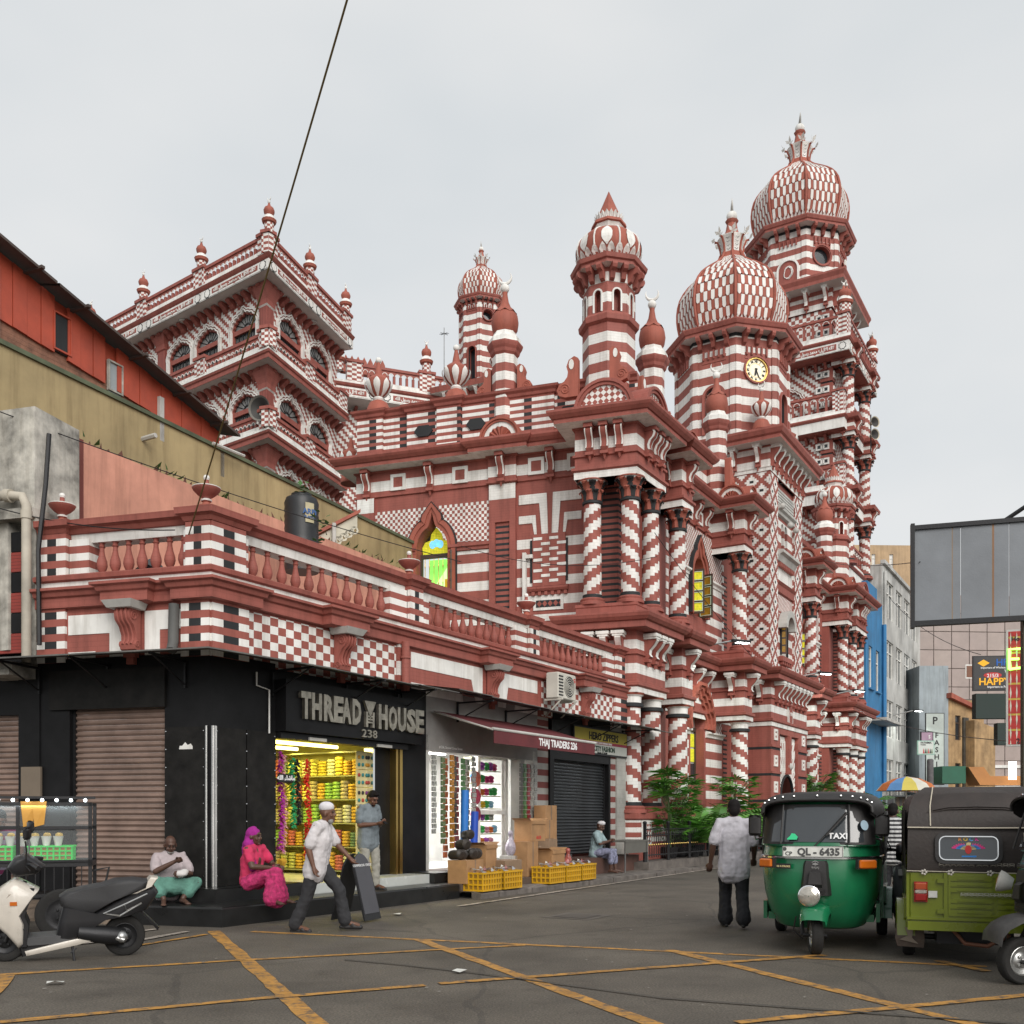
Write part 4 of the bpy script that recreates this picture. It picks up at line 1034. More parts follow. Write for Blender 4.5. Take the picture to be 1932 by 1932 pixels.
mb.sweep([(-1.15, -h+.12), (1.12, -h+.12)], [(0, 10.95), (.12, 11.0), (.2, 11.2), (.32, 11.26), (.32, 11.36), (0, 11.4)], 0)
for x in (-.95, .1, .9): mb.ball((x, -h-.1, 12.55 if x > 0 else 13.0), .12, 10, 0)
build(mb, 'white_mouldings', [m_stonew], CT, local=True)
mb = MB()
for i in range(9): mb.box(-.95+i*.22, -.85+i*.22, -h-.05, -h+.1, 10.8, 10.95)
mb.sweep([(-1.15, -h+.12), (1.12, -h+.12)], [(0, 9.82), (.08, 9.86), (.1, 10.1), (.18, 10.2), (0, 10.3)]); mb.box(-.7, .55, -h-.06, -h+.12, 7.3, 7.48)
for i in range(5): mb.box(-.6+i*.25, -.5+i*.25, -h-.04, -h+.12, 7.18, 7.3)
mb.box(-1.15, 1.12, -h+.5, -h+.52, 6.8, 13, 1)
build(mb, 'red_mouldings', [m_redb, m_glassd], CT, local=True)
mb = MB(); o = hs2
mb.ribbon(off_outline([p_ for p_ in o if p_[1] > 8.4], .06), off_outline([p_ for p_ in o if p_[1] > 8.4], .3), -h-.22, -h+.1, 0); mb.ribbon(o, off_outline(o, .05), -h+.04, -h+.12, 1); build(mb, 'hood_mould', [m_stonew, m_blk], CT, local=True)
c_, rows = casement(Mct @ T(-.46, -h+.3, 7.6, radians(-70)), CT, 4, .42, 1.2)
for a_, b_ in rows: q = MB(); q.box(.06, .37, -.004, .004, a_+.03, b_-.03); put('pane', q.mesh('tower_pane', [mat('amber_glass', (.3, .16, .02))]), Mct @ T(-.46, -h+.3, 7.6, radians(-70)), CT)
# eaves of the tower
SQ = [(-h, h), (-h, -h), (h, -h), (h, h)]
mb = MB(); mb.sweep(SQ, [(0, 13.98, 0), (.03, 14.0, 1), (.03, 14.1, 1), (.06, 14.14, 1), (0, 14.16, 1), (0, 14.42, 0), (0, 14.66, 1), (0, 14.86, 0), (.05, 14.9, 0)], closed=True)
build(mb, 'frieze', [m_redb, m_whtb], CT, local=True)
mb = MB(); mb.sweep(SQ, [(.05, 14.92, 1), (.55, 14.94, 0), (.55, 15.06, 0), (.62, 15.12, 0), (.68, 15.26, 0), (.68, 15.34, 0), (-.6, 15.46, 0)], closed=True); build(mb, 'cornice', [m_redb, m_soffit], CT, local=True)
mb = MB(); mb.face([(-h, -h, 15.4), (h, -h, 15.4), (h, h, 15.4), (-h, h, 15.4)]); build(mb, 'roof', [m_redb], CT, local=True)
for i in range(8): put('bracket', BRm['white'], Mct @ T(-h+.15+i*(2*h-.3)/7, -h, 14.86) @ Matrix.Diagonal((.85, 1, 1.1, 1)), CT)
for i in range(5): put('bracket', BRm['white'], Mct @ T(-h, h-.3-i*.9, 14.86, radians(-90)) @ Matrix.Diagonal((.85, 1, 1.1, 1)), CT)
octagon_drum(CT, Mct, 2.17, 15.3, 19.42, 1.0, m_bandd, ['arch', 'clock', 'arch', 'clock', 'arch', 'x', 'arch', 'clock'])
onion_dome(CT, Mct, 19.78, 1.0, 10, 10)
# gate storey of the tower
mb = MB(A); g0, g1, gy = 11.1, 15.9, -.45
gc = 13.45
gat = mv(arc_round(.78, 1.85), gc, .35); tr = [(gc-1.2, .35), (gc-1.2, 4.3), (gc-1.3, 4.5), (gc+1.3, 4.5), (gc+1.2, 4.3), (gc+1.2, .35)]
mb.wall(g0, g1, .3, 4.74, gy, [tr], .14, 0); mb.face([(g0, gy, .3), (g0, gy, 4.74), (g0, WD, 4.74), (g0, WD, .3)]); mb.face([(g1, gy, .3), (g1, WD, .3), (g1, WD, 4.74), (g1, gy, 4.74)])
build(mb, 'gate_wall', [m_redb], MOS)
mb = MB(A); notch(mb, gc-1.2, gc+1.2, .35, 4.45, gat, gy+.14, 0); build(mb, 'gate_arch_wall', [m_bandw], MOS)
mb = MB(A)
for i in range(22):
 a0, a1 = pi*i/22, pi*(i+.5)/22
 def lim(a):
  R = .84; c_, s_ = cos(a), sin(a)
  t = min(1.17/max(abs(c_), 1e-3), 2.1/max(s_, 1e-3)); return (gc-R*c_, 2.2+R*s_), (gc-t*c_, 2.2+t*s_)
 (i0, o0), (i1, o1) = lim(a0), lim(a1)
 mb.prism([i0, i1, o1, o0], gy+.115, gy+.14, 0)
build(mb, 'painted_voussoirs', [m_whtb], MOS)
mb = MB(A); mb.ribbon(gat, off_outline(gat, .07), gy+.06, gy+.15, 0); mb.box(gc-.13, gc+.13, gy-.05, gy+.15, 3.05, 4.5, 1); mb.ball((gc, gy-.02, 3.35), .14, 10, 2)
build(mb, 'gate_keystone', [m_blk, m_redb, m_stonew], MOS)
mb = MB(A)
for k in range(4):
 z = 1.1+k*.95
 for x0, x1 in ((g0-.003, gc-1.22), (gc+1.22, g1+.003)): mb.box(x0, x1, gy-.004, gy+.04, z-.07, z+.02, 0); mb.box(x0, x1, gy-.05, gy-.004, z+.02, z+.1, 1)
 mb.box(g0-.004, g0, gy, WD, z-.07, z+.02, 0)
 for x in (g0+.55, g1-.55):
  o = [(x-.2, z+.28), (x+.2, z+.28), (x+.2, z+.68), (x-.2, z+.68)]; i_ = [(x-.12, z+.36), (x+.12, z+.36), (x+.12, z+.6), (x-.12, z+.6)]
  mb.ribbon(i_, o, gy-.04, gy, 2, True); mb.ball((x, gy, z+.48), .06, 8, 2)
build(mb, 'gate_courses', [m_blk, m_redb, m_wht], MOS)
mb = MB(A); mb.box(gc-.28, gc+.28, gy-.06, gy, 4.9, 5.75, 1); mb.box(gc-.2, gc+.2, gy-.07, gy-.06, 5.0, 5.65, 0); build(mb, 'date_tablet', [m_redb, m_wht], MOS)
put('date_lettering', text_mesh('1908', .2, m_wht, .005, .8), A @ T(gc, gy-.075, 5.25), MOS)
for i in range(8): brk('white', A, g0+.55+i*.52, gy, 6.24, sc=1.0)
brk('white', A, g0, gy+.4, 6.24, rz=radians(-90))
mb = MB(A)
for i in range(9): mb.tube([(gc-.7+i*.175, gy+.7, .35), (gc-.7+i*.175, gy+.7, 2.3)], .012, 5)
for z in (.8, 1.6, 2.2): mb.box(gc-.75, gc+.75, gy+.69, gy+.71, z, z+.04)
mb.box(gc-.8, gc+.8, gy+.9, gy+.92, .3, 3.2, 1); build(mb, 'iron_gate', [m_iron, m_glassd], MOS)
# ---- rails used on verandas and balconies (arcaded balustrade with little posts)
RPOST = MB(); RPOST.box(-.07, .07, -.05, .05, 0, .5); RPOSTm = RPOST.mesh('rail_post', [m_redb])
def rail(par, F, x0, x1, y, z, h=.9, step=.3, nm='balustrade', chk=m_chkv, end0=True, end1=True, thin=False):
 mb = MB(F)
 mb.box(x0, x1, y-.1, y+.1, z+h-.12, z+h, 0); mb.box(x0, x1, y-.07, y+.07, z, z+.14, 1)
 n = max(1, int(round((x1-x0)/step)))
 st = (x1-x0)/n; hh = z+h-.34
 for i in range(n):
  a, b = x0+i*st, x0+(i+1)*st; c = (a+b)/2
  ar = [(c-(st*.34)*cos(pi*j/6), hh+(st*.34)*sin(pi*j/6)) for j in range(7)]
  notch(mb, a, b, hh, z+h-.12, ar, y-.05, 0)
  mb.ribbon(ar, off_outline(ar, .025), y-.07, y-.05, 1)
 b_ = build(mb, nm, [m_redb, m_wht], par)
 for i in range(n+1):
  put('rail_post', RPOSTm, F @ T(x0+i*st, y, z+.14) @ Matrix.Diagonal((.8, 1, (h-.46)/.5, 1)), b_)
 return b_
def pier(par, F, x, y, z, h, w=.34, top=True):
 mb = MB(F); mb.box(x-w, x+w, y-.14, y+.14, z, z+h, 0); mb.box(x-w-.05, x+w+.05, y-.2, y+.2, z+h, z+h+.12, 1); return build(mb, 'rail_pier', [m_chkv, m_redb], par)
# pinnacle: small banded shaft, collar, onion, crescent
pn = MB(); pn.lathe([(.22, 0, 0), (.22, .42, 2), (.3, .46, 2), (.34, .58, 1), (.3, .62, 1), (.22, .76, 1), (.17, .8, 2), (.24, .92, 2), (.25, 1.02, 2), (.2, 1.14, 2), (.09, 1.2, 2), (.05, 1.34, 2), (.02, 1.36, 1)], n=12, m=0)
pn.ball((0, 0, 1.42), .07, 8, 1); crescent(pn, (0, 0, 1.5), .1, 1, radians(10), 8)
PINm = pn.mesh('pinnacle', [m_chkv, m_wht, m_orng])
def pinn(par, F, s, d, z, sc=1.0): put('pinnacle', PINm, F @ T(s, d, z) @ Matrix.Diagonal((sc, sc, sc, 1)), par)
def frieze_text(par, F, x0, x1, y, z, hgt, n):
 st = (x1-x0)/n
 mb = MB(F); mb.box(x0, x1, y-.012, y, z, z+hgt, 0)
 for i in range(n):
  a = x0+st*i+.62; b = x0+st*(i+1)-.62
  if b-a < .4: continue
  mb.prism([(a, z+.07), (a+.1, z+.07), ((a+b)/2-.08, z+.07), ((a+b)/2, z+.02), ((a+b)/2+.08, z+.07), (b, z+.07), (b, z+hgt-.07), (a, z+hgt-.07)], y-.02, y-.012, 1)
  for c in (a-.3, b+.3):
   mb.prism([(c+.21*(1 if j % 2 else .82)*cos(2*pi*j/16), z+hgt/2+.21*(1 if j % 2 else .82)*sin(2*pi*j/16)) for j in range(16)], y-.02, y-.012, 2)
   mb.prism([(c+.17*(1 if j % 2 else .82)*cos(2*pi*j/16), z+hgt/2+.17*(1 if j % 2 else .82)*sin(2*pi*j/16)) for j in range(16)], y-.026, y-.02, 0)
 fb = build(mb, 'text_frieze', [m_wht, m_redb, m_blk], par)
 TXT = ''.join(reversed('\ufefb\ufe8d\ufedf\ufeea \ufe8d\ufefb\ufe8d\u0644\u0644\u0647 \ufee3\ufea4\ufee4\ufeaa \ufead\ufeb3\ufeee\ufedd \u0627\ufedf\ufee0\ufeea'))
 for i in range(n):
  a = x0+st*i+.62; b = x0+st*(i+1)-.62
  if b-a < .4: continue
  me = text_mesh(TXT, hgt*.55, m_wht, .004, 1.0, .008)
  xs = [v.co.x for v in me.vertices]; wd_ = max(xs)-min(xs) if xs else 1
  sx = (b-a-.2)/max(wd_, .1)
  put('frieze_lettering', me, F @ T((a+b)/2, y-.026, z+hgt*.33) @ Matrix.Diagonal((sx, 1, 1, 1)), fb)
# ---- arched veranda window: multifoil white surround, fanlight, red transom, casements
VF = arc_foil(.98, 1.12, .68, 9, 4, .11)
def veranda_window(par, F, x, y, z, sc=1.0, lit=False):
 o = [(p[0]*sc, p[1]*sc) for p in VF]
 Mw = F @ T(x, y, z); w = bpy.data.objects.new('arched_window', None); COL.objects.link(w); w.parent = par; w.matrix_basis = WM[par].inverted() @ Mw; WM[w] = Mw
 mb = MB(); mb.ribbon(o, off_outline(o, .05), -.1, .02, 0); mb.ribbon(off_outline(o, .05), off_outline(o, .10), -.06, .02, 1); mb.ribbon(off_outline(o, .10), off_outline(o, .15), -.1, .02, 0); mb.ribbon(off_outline(o, -.06), o, .0, .1, 1); build(mb, 'surround', [m_wht, m_redb], w, local=True)
 mb = MB(); k = sc
 mb.box(-.95*k, .95*k, .14, .16, 0, 2.4*k, 0); mb.box(-.92*k, .92*k, .02, .16, .95*k, 1.18*k, 1)
 mb.ribbon([(.2*k*cos(pi-pi*j/10), 1.18*k+.2*k*sin(pi*j/10)) for j in range(11)], [(.26*k*cos(pi-pi*j/10), 1.18*k+.26*k*sin(pi*j/10)) for j in range(11)], .1, .16, 2)
 for j in range(1, 8):
  a = pi*j/8; mb.tube([(.22*k*cos(a), .13, 1.18*k+.22*k*sin(a)), (.9*k*cos(a), .13, 1.18*k+.9*k*sin(a))], .022*k, 4, 2, sm=False)
 for j in range(6):
  c = (-.77+.31*j)*k; mb.box(c-.15*k, c+.15*k, .1, .16, 0, .06, 2); mb.box(c-.15*k, c+.15*k, .1, .16, .89*k, .95*k, 2); mb.box(c-.15*k, c-.11*k, .1, .16, .06, .89*k, 2); mb.box(c+.11*k, c+.15*k, .1, .16, .06, .89*k, 2)
  mb.box(c-.11*k, c+.11*k, .12, .15, .62*k, .655*k, 2); mb.box(c-.01, c+.01, .12, .15, .06, .89*k, 2)
 build(mb, 'casements', [mat('veranda_glass_sky_grey', (.26, .265, .26), rough=.15, dirt=.3, bump=0), m_redb, m_iron], w, local=True)  # sky reflection is put into the grey of the glass
 return [(p[0]+x, p[1]+z) for p in o]
# ================================================================ TALL MINARET
pc = (15.9, 55.0); Mm = FRM((*pc, 0), AZ_A)
MIN = thing('minaret_tower', 'tallest mosque tower with balconies and chequered onion dome behind the clock tower', 'tower', Mm)
k = 1.23; hb = 2.3
octagon_drum(MIN, Mm, 2.45, 29.3, 32.7, 1.1, m_bandd, ['arch', 'x', 'round', 'x', 'arch', 'x', 'x', 'round'])
onion_dome(MIN, Mm, 33.1, k, 9, 11)
SQ = lambda q: [(-q, q), (-q, -q), (q, -q), (q, q)]
mb = MB(); mb.sweep(SQ(hb), [(.05, 29.0, 1), (.75, 29.03, 0), (.75, 29.2, 0), (.85, 29.4, 0), (.85, 29.5, 0), (-.4, 29.6, 0)], closed=True); build(mb, 'cornice', [m_redb, m_soffit], MIN, local=True)
mb = MB(); mb.sweep(SQ(hb), [(0, 28.0, 0), (.04, 28.02, 1), (.04, 28.12, 1), (0, 28.14, 1), (0, 28.34, 0), (0, 28.6, 1), (0, 28.8, 0), (.05, 29.0, 0)], closed=True); build(mb, 'frieze', [m_redb, m_whtb], MIN, local=True)
for i in range(5):
 put('bracket', BRm['white'], Mm @ T(-hb+.3+i*(2*hb-.6)/4, -hb, 28.95) @ Matrix.Diagonal((1, 1.4, 1.3, 1)), MIN); put('bracket', BRm['white'], Mm @ T(-hb, hb-.3-i*(2*hb-.6)/4, 28.95, radians(-90)) @ Matrix.Diagonal((1, 1.4, 1.3, 1)), MIN)
# medallion with white calligraphy on the drum face next to the round opening
R_ = Matrix.Rotation(-pi/2, 4, 'Z'); ap = 2.45*cos(pi/8)
mb = MB(R_); o = mv(arc_round(.5, .95), 0, 29.6); mb.ribbon(o, off_outline(o, .1), -ap-.1, -ap, 0); mb.prism([q for q in o], -ap-.03, -ap, 1); build(mb, 'medallion_frame', [m_wht, m_redb], MIN, local=True)
mb = MB(R_)
rn = random.Random(5)
for j in range(9):
 a = rn.uniform(0, 6.28); pts = []
 for i in range(8): t = i/7; pts.append(((.28-.2*abs(t-.5))*cos(a+t*2.6), -ap-.05, 30.45+(.36-.1*t)*sin(a+t*2.6)))
 mb.tube(pts, .025, 5)
build(mb, 'calligraphy', [m_wht], MIN, local=True)
urn(Mm @ T(hb-.1, -hb+.1, 29.55), MIN, 1.0, 'crescent')
LV = [25.1, 21.35, 17.6, 13.9, 10.1]
mb = MB()
mb.sweep(SQ(hb-.06), [(0, 0, 1), (0, 25.2, 2), (0, 28.0, 2)], closed=True)
build(mb, 'shaft', [m_redb, m_stept, m_chkt], MIN, local=True)
QN = MB()
for z0, z1 in [(LV[i]+.4, (28.0 if i == 0 else LV[i-1]-.0)) for i in range(len(LV))]:
 z = z0
 while z < z1-.3:
  t = min(z+.78, z1)
  for (x0, x1, y0, y1) in ((hb-1.15, hb+.03, -hb-.03, -hb+.6), (-hb-.03, -hb+.6, -hb-.03, -hb+.6), (-hb-.03, -hb+.3, hb-.9, hb+.03), (hb-.5, hb+.03, hb-1, hb+.03)):
   QN.box(x0, x1, y0, y1, z+.1, t, 0); QN.box(x0+.05, x1-.05, y0+.05, y1-.05, z, z+.1, 1)
  z += .78
build(QN, 'quoins', [m_redb, m_blk], MIN, local=True)
mb = MB()
for z0, z1 in [(LV[i]+.4, (28.0 if i == 0 else LV[i-1])) for i in range(len(LV))]:
 z = z0
 while z < z1-.3:
  for x, F_ in ((hb-.6, 0), (hb-.35, 1), (-hb+.3, 0)):
   for (R2, s_) in ((Matrix(), x), (Matrix.Rotation(-pi/2, 4, 'Z'), x)):
    c = z+.45; mb = MB(R2)
    o = [(s_-.22, c-.17), (s_+.22, c-.17), (s_+.22, c+.17), (s_-.22, c+.17)]; i_ = [(s_-.14, c-.09), (s_+.14, c-.09), (s_+.14, c+.09), (s_-.14, c+.09)]
    mb.ribbon(i_, o, -hb-.09, -hb-.03, 0, True); mb.face([(q[0], -hb-.04, q[1]) for q in i_], None, 1); build(mb, 'white_square', [m_wht, m_glassd], MIN, local=True)
  z += .78
for li, z in enumerate(LV):
 q = 3.4 if li == 0 else 3.1
 mb = MB(); mb.sweep(SQ(q), [(-.9, z, 0), (0, z, 1), (0, z+.5, 0), (.06, z+.52, 0), (.12, z+.6, 0), (.12, z+.66, 1), (0, z+.7, 1), (0, z+.85, 0), (-.9, z+.85, 0)], closed=True)
 build(mb, 'balcony_slab', [m_soffit if False else m_redb, m_wht], MIN, local=True)
 for F_ in (Mm, Mm @ Matrix.Rotation(-pi/2, 4, 'Z'), Mm @ Matrix.Rotation(pi/2, 4, 'Z')):
  rail(MIN, F_, -q+.5, q-.5, -q+.15, z+.85, 1.05, .45)
  for x in (-q+.3, q-.3): pier(MIN, F_, x, -q+.18, z+.85, 1.05, .3)
  if li == 0: frieze_text(MIN, F_, -q, q, -q-.01, z+.03, .44, 2)
  if li == 0: pinn(MIN, F_, q-.3, -q+.18, z+2.0, 1.0); pinn(MIN, F_, -q+.3, -q+.18, z+2.0, 1.0)
 for F_ in (Mm @ Matrix.Rotation(-pi/2, 4, 'Z'),):
  if li: veranda_window(MIN, F_, -.2, -hb-.02, z+.95, .95)
  for i in range(9): put('bracket', BRm['block'], F_ @ T(-hb+.3+i*.5, -hb, z-.02), MIN)
# columned porch on the street side of the tower
pcm = col_parts(.3, 0, 3.0, True, m_spR); pcl = col_parts(.3, 0, 3.0, True, m_spL)
for li in range(1, 4):
 z = LV[li]+.85
 for j, x in enumerate((-2.0, 1.9)):
  Mc = Mm @ T(x, -3.05, z-.2) @ Matrix.Diagonal((1, 1, .95, 1))
  c = bpy.data.objects.new('column', None); COL.objects.link(c); c.parent = MIN; c.matrix_basis = WM[MIN].inverted() @ Mc; WM[c] = Mc
  for nm, me in (pcm if (j+li) % 2 else pcl): put(nm, me, Mc, c)
  mb = MB(); e0 = z+2.65; P = [(x-.5, -hb), (x-.5, -3.45), (x+.5, -3.45), (x+.5, -hb)]
  mb.sweep(P, [(-.6, e0, 0), (0, e0, 1), (0, e0+.18, 0), (.1, e0+.2, 0), (.1, e0+.28, 0), (0, e0+.3, 0), (0, e0+.45, 1), (0, e0+.62, 0), (0, e0+.8, 0), (.25, e0+.82, 0), (.3, e0+1.0, 0), (-.3, e0+1.05, 0)])
  build(mb, 'porch_entablature', [m_redb, m_whtb], MIN, local=True)
  put('bracket', BRm['scroll'], Mm @ T(x, -3.45, e0+.8), MIN); put('bracket', BRm['scroll'], Mm @ T(x-.5, -2.9, e0+.8, radians(-90)), MIN)
# pair of cream horn loudspeakers on the porch corner
hs = thing('horn_loudspeakers', 'cream horn loudspeakers clamped to a pole at the right edge of the tallest tower', 'loudspeaker', Mm @ Matrix.Translation(Mm.inverted() @ PX(1643, 832, 53)))
mb = MB(); mb.tube([(0, 0, -.6), (0, 0, 1.4)], .03, 6); build(mb, 'pole', [m_iron], hs, local=True)
def horn(par, M, sc=1.0, mt=None):
 mb = MB(); mb.lathe([(.06*sc, 0), (.09*sc, .08*sc), (.12*sc, .2*sc), (.22*sc, .36*sc), (.34*sc, .46*sc), (.35*sc, .47*sc), (.3*sc, .43*sc, 1), (.18*sc, .33*sc, 1), (.05*sc, .22*sc, 1)], n=20, m=0); return put('horn', mb.mesh('horn', [mt or mat('cream_horn', (.55, .5, .38)), mat('horn_inside_shade', (.05, .048, .045))]), M, par)  # inside coloured darker as shade, so the mouth reads hollow
for z, a in ((.3, 100), (.95, 100)): horn(hs, WM[hs] @ T(.1, 0, z, radians(-35)) @ Matrix.Rotation(radians(90), 4, 'X') @ T(0, 0, -.1), .85)
# ================================================================ REAR PRAYER BLOCK WITH VERANDAS
RB = thing('mosque_veranda_block', 'tall red and white mosque block with stacked verandas and multifoil arched windows at upper left', 'building', T(*RC, 0))
ov = .78
wc = cross(F_RL, ov, F_RR, ov)
LFl = 17.0
for fi, (F_, x0, x1, wins, cols) in enumerate(((F_RL, -LFl, -1.1, (-2.43, -4.83, -6.73, -9.2, -11.1, -13.0, -15.4), (-8.0, -14.2)), (F_RR, 1.1, 7.0, (2.87, 5.3), ()))):
 for zi, z in enumerate((19.9, 16.75, 13.6)):
  zt = (22.4, 19.1, 16.0)[zi]
  hol = []
  for wx in wins:
   sc = .8 if fi == 0 else .92
   hol.append(veranda_window(RB, F_, wx, ov, zt-(2.17 if fi == 0 else 2.3), sc))
  mb = MB(F_); mb.wall(x0, x1, z-.9, zt, ov, hol, .12, 0); build(mb, 'veranda_wall', [m_stepv], RB)
  n = int((x1-x0)/.48)
  mb = MB(F_)
  for i in range(n+1):
   xx = x0+.1+i*(x1-x0-.2)/n; mb.prism([(ov+.02, zt), (ov-.36, zt), (ov-.38, zt-.07), (ov-.28, zt-.15), (ov-.18, zt-.2), (ov-.1, zt-.3), (ov+.02, zt-.34)], xx-.11, xx+.11, 0, axis='x')
  build(mb, 'corbels', [m_redb], RB)
  for cx in cols:
   mb = MB(F_); mb.box(cx-.26, cx+.26, ov-.12, ov+.1, z-.9, zt-.35, 0); mb.sweep([(cx-.26, ov), (cx-.26, ov-.12), (cx+.26, ov-.12), (cx+.26, ov)], [(0, zt-.7), (.05, zt-.66), (.05, zt-.46), (.12, zt-.3), (.18, zt-.15), (.18, zt)], 1); build(mb, 'fluted_column', [mat('flute_shade_paint', RED, pat=lambda u, v: [((u/.1).fr().lt(.3), (.16, .035, .03))]), m_redb], RB)  # flutes are flat; their groove shade is painted as dark stripes
for zi, zt in enumerate((22.4, 19.1, 16.0)):
 z0 = (18.9, 15.7, 12.5)[zi]; P = [xy(F_RL, -1.95, ov), cross(F_RL, ov-.35, F_RR, ov-.35), xy(F_RR, 2.45, ov)]
 P = [xy(F_RL, -1.38, ov+.1), xy(F_RL, -1.38, ov-.12), cross(F_RL, ov-.12, F_RR, ov-.12), xy(F_RR, 1.45, ov-.12), xy(F_RR, 1.45, ov+.1)]
 mb = MB(); mb.sweep(P, [(0, z0), (0, zt-.85)], 0); mb.sweep(P, [(0, zt-.85, 2), (.05, zt-.8, 1), (.05, zt-.6, 1), (.12, zt-.35, 1), (.2, zt-.15, 1), (.2, zt, 1)]); build(mb, 'fluted_column', [MATS['flute_shade_paint'], m_redb, m_wht], RB)
# slabs, friezes, rails
def slab(F1, F2, l1, l2, d, z, h, mats_, prof, name):
 mb = MB(); c = cross(F1, d, F2, d); P = [xy(F1, -l1, d), c, xy(F2, l2, d)]
 mb.sweep(P, prof); mb.face([(*q, z) for q in (xy(F1, -l1, d), xy(F1, -l1, d+6), xy(F2, l2, d+4), xy(F2, l2, d), c)][::1], None, len(mats_)-1)
 build(mb, name, mats_, RB)
slab(F_RL, F_RR, LFl+1, 7.0, 0, 22.42, .5, [m_wht, m_redb, m_soffit], [(-.02, 22.42, 0), (0, 22.42, 0), (0, 22.8, 1), (.06, 22.86, 1), (.12, 22.95, 1), (0, 23.0, 0), (0, 23.1, 0), (-.3, 23.1, 0)], 'roof_slab')
for z in (19.1, 16.0): slab(F_RL, F_RR, LFl+1, 6.7, .1, z, .4, [m_wht, m_redb, m_soffit], [(-.02, z, 0), (0, z, 1), (0, z+.16, 1), (.05, z+.2, 1), (.08, z+.28, 0), (.02, z+.3, 0), (.02, z+.4, 0), (-.3, z+.42, 0)], 'veranda_slab')
frieze_text(RB, F_RL, -16.4, -.02, -.005, 22.45, .33, 4); frieze_text(RB, F_RR, .02, 7.0, -.005, 22.45, .33, 2)
xs = [-.32, -4.4, -8.52, -12.7, -16.8]
for i in range(4): rail(RB, F_RL, xs[i+1]+.35, xs[i]-.35, .12, 23.1, .7, .27)
for x in xs: pier(RB, F_RL, x, .14, 23.05, .72, .34); pinn(RB, F_RL, x if x < -1 else -.1, .14 if x < -1 else .1, 23.8, .85)
for a, b in ((.65, 3.05), (3.75, 6.2)): rail(RB, F_RR, a, b, .12, 23.1, .7, .27)
for x in (.32, 3.4, 6.55): pier(RB, F_RR, x, .14, 23.05, .72, .34)
for x in (3.4, 6.6): pinn(RB, F_RR, x, .14, 23.8, .85)
for z in (19.52, 16.42):
 for i in range(4): rail(RB, F_RL, xs[i+1]+.35, xs[i]-.4, .2, z, .62, .25)
 for x in xs: pier(RB, F_RL, x-.05, .22, z, .64, .34)
 for a, b in ((.75, 3.05), (3.75, 6.0)): rail(RB, F_RR, a, b, .2, z, .62, .25)
 for x in (.4, 3.4, 6.3): pier(RB, F_RR, x, .22, z, .64, .34)
mb = MB(); mb.face([(*q, 22.95) for q in (xy(F_RL, -LFl-1, 0), RC, xy(F_RR, 7, 0), xy(F_RR, 7, 6), xy(F_RL, -LFl-1, 6))]); build(mb, 'roof', [m_stonew], RB)
mb = MB(); mb.sweep([xy(F_RR, 7.0, ov), xy(F_RR, 7.0, 7)], [(0, 10), (0, 22.4)]); build(mb, 'end_wall', [m_stepv], RB)
# round downlights under the slabs
for F_, x, z in ((F_RL, -6.1, 22.4), (F_RL, -3.2, 19.08), (F_RR, 4.2, 22.4), (F_RR, 4.2, 19.08), (F_RR, 4.2, 15.98)):
 mb = MB(F_); mb.lathe([(.16, z-.05), (.18, z)], c=(x, .45), n=14); build(mb, 'ceiling_lamp', [m_stonew], RB)
# grey horn loudspeaker on the corner column
p_ = Vector((*PX(500, 775, 38.6)[:2], PX(500, 775, 38.6).z)); Mh = Matrix.Translation(p_) @ Matrix.Rotation(radians(-18), 4, 'Z')
hs2 = thing('horn_loudspeaker', 'grey horn loudspeaker hung on the corner column of the veranda block', 'loudspeaker', Mh)
horn(hs2, Mh @ Matrix.Rotation(radians(98), 4, 'X') @ T(0, 0, -.2), 1.35, mat('grey_horn', (.16, .15, .13)))
# ================================================================ CONNECTING WING AND SMALL DOMED MINARET
pw = PX(655, 735, 45.0); F_W = FRM((pw.x, pw.y, 0), 69.4)
WG = thing('mosque_rear_wing', 'rear mosque wing with Arabic frieze and balustrade behind the parapet urns', 'building', T(pw.x, pw.y, 0))
LW = 8.5
mb = MB(F_W); mb.wall(-3, LW, 14, 20.4, 1.2, [], .1, 0); build(mb, 'wall', [m_stepv], WG)
mb = MB(F_W)
mb.sweep([(-3, 0), (LW, 0)], [(-.02, 20.45, 0), (0, 20.45, 0), (0, 20.9, 1), (.08, 20.96, 1), (.12, 21.05, 1), (0, 21.1, 0), (0, 21.2, 0), (-.4, 21.2, 0)]); mb.face([(-3, 0, 20.45), (-3, 4, 20.45), (LW, 4, 20.45), (LW, 0, 20.45)], None, 2)
build(mb, 'roof_slab', [m_wht, m_redb, m_soffit], WG)
for i in range(16): put('bracket', BRm['block'], F_W @ T(-2+i*.65, 1.2, 20.42), WG)
frieze_text(WG, F_W, -2, LW, -.005, 20.49, .38, 3)
for x0, x1 in ((.7, 3.4), (4.1, 7.8)): rail(WG, F_W, x0, x1, .12, 21.2, .85, .3)
for x in (.35, 3.75, 8.1): pier(WG, F_W, x, .15, 21.2, .86, .36)
for x in (3.75, 8.1): pinn(WG, F_W, x, .15, 22.15, .95)
for x in (1.0, 2.0, 3.0, 4.6, 5.8): veranda_window(WG, F_W, x*1.5-.6, 1.18, 17.0, .8)
mb = MB(F_W)
for i in range(7): mb.prism([(.4+i*.3, 23.2), (.66+i*.3, 23.2), (.66+i*.3, 23.5), (.53+i*.3, 23.75), (.4+i*.3, 23.5)], 3.0, 3.2)
mb.box(.3, 2.6, 2.95, 3.25, 22.9, 23.2); build(mb, 'crest', [m_orng], WG); pinn(WG, F_W, .2, 3.0, 22.9, 1.0)
ps = PX(908, 700, 47.0); Ms = FRM((ps.x, ps.y, 0), AZ_A-6)
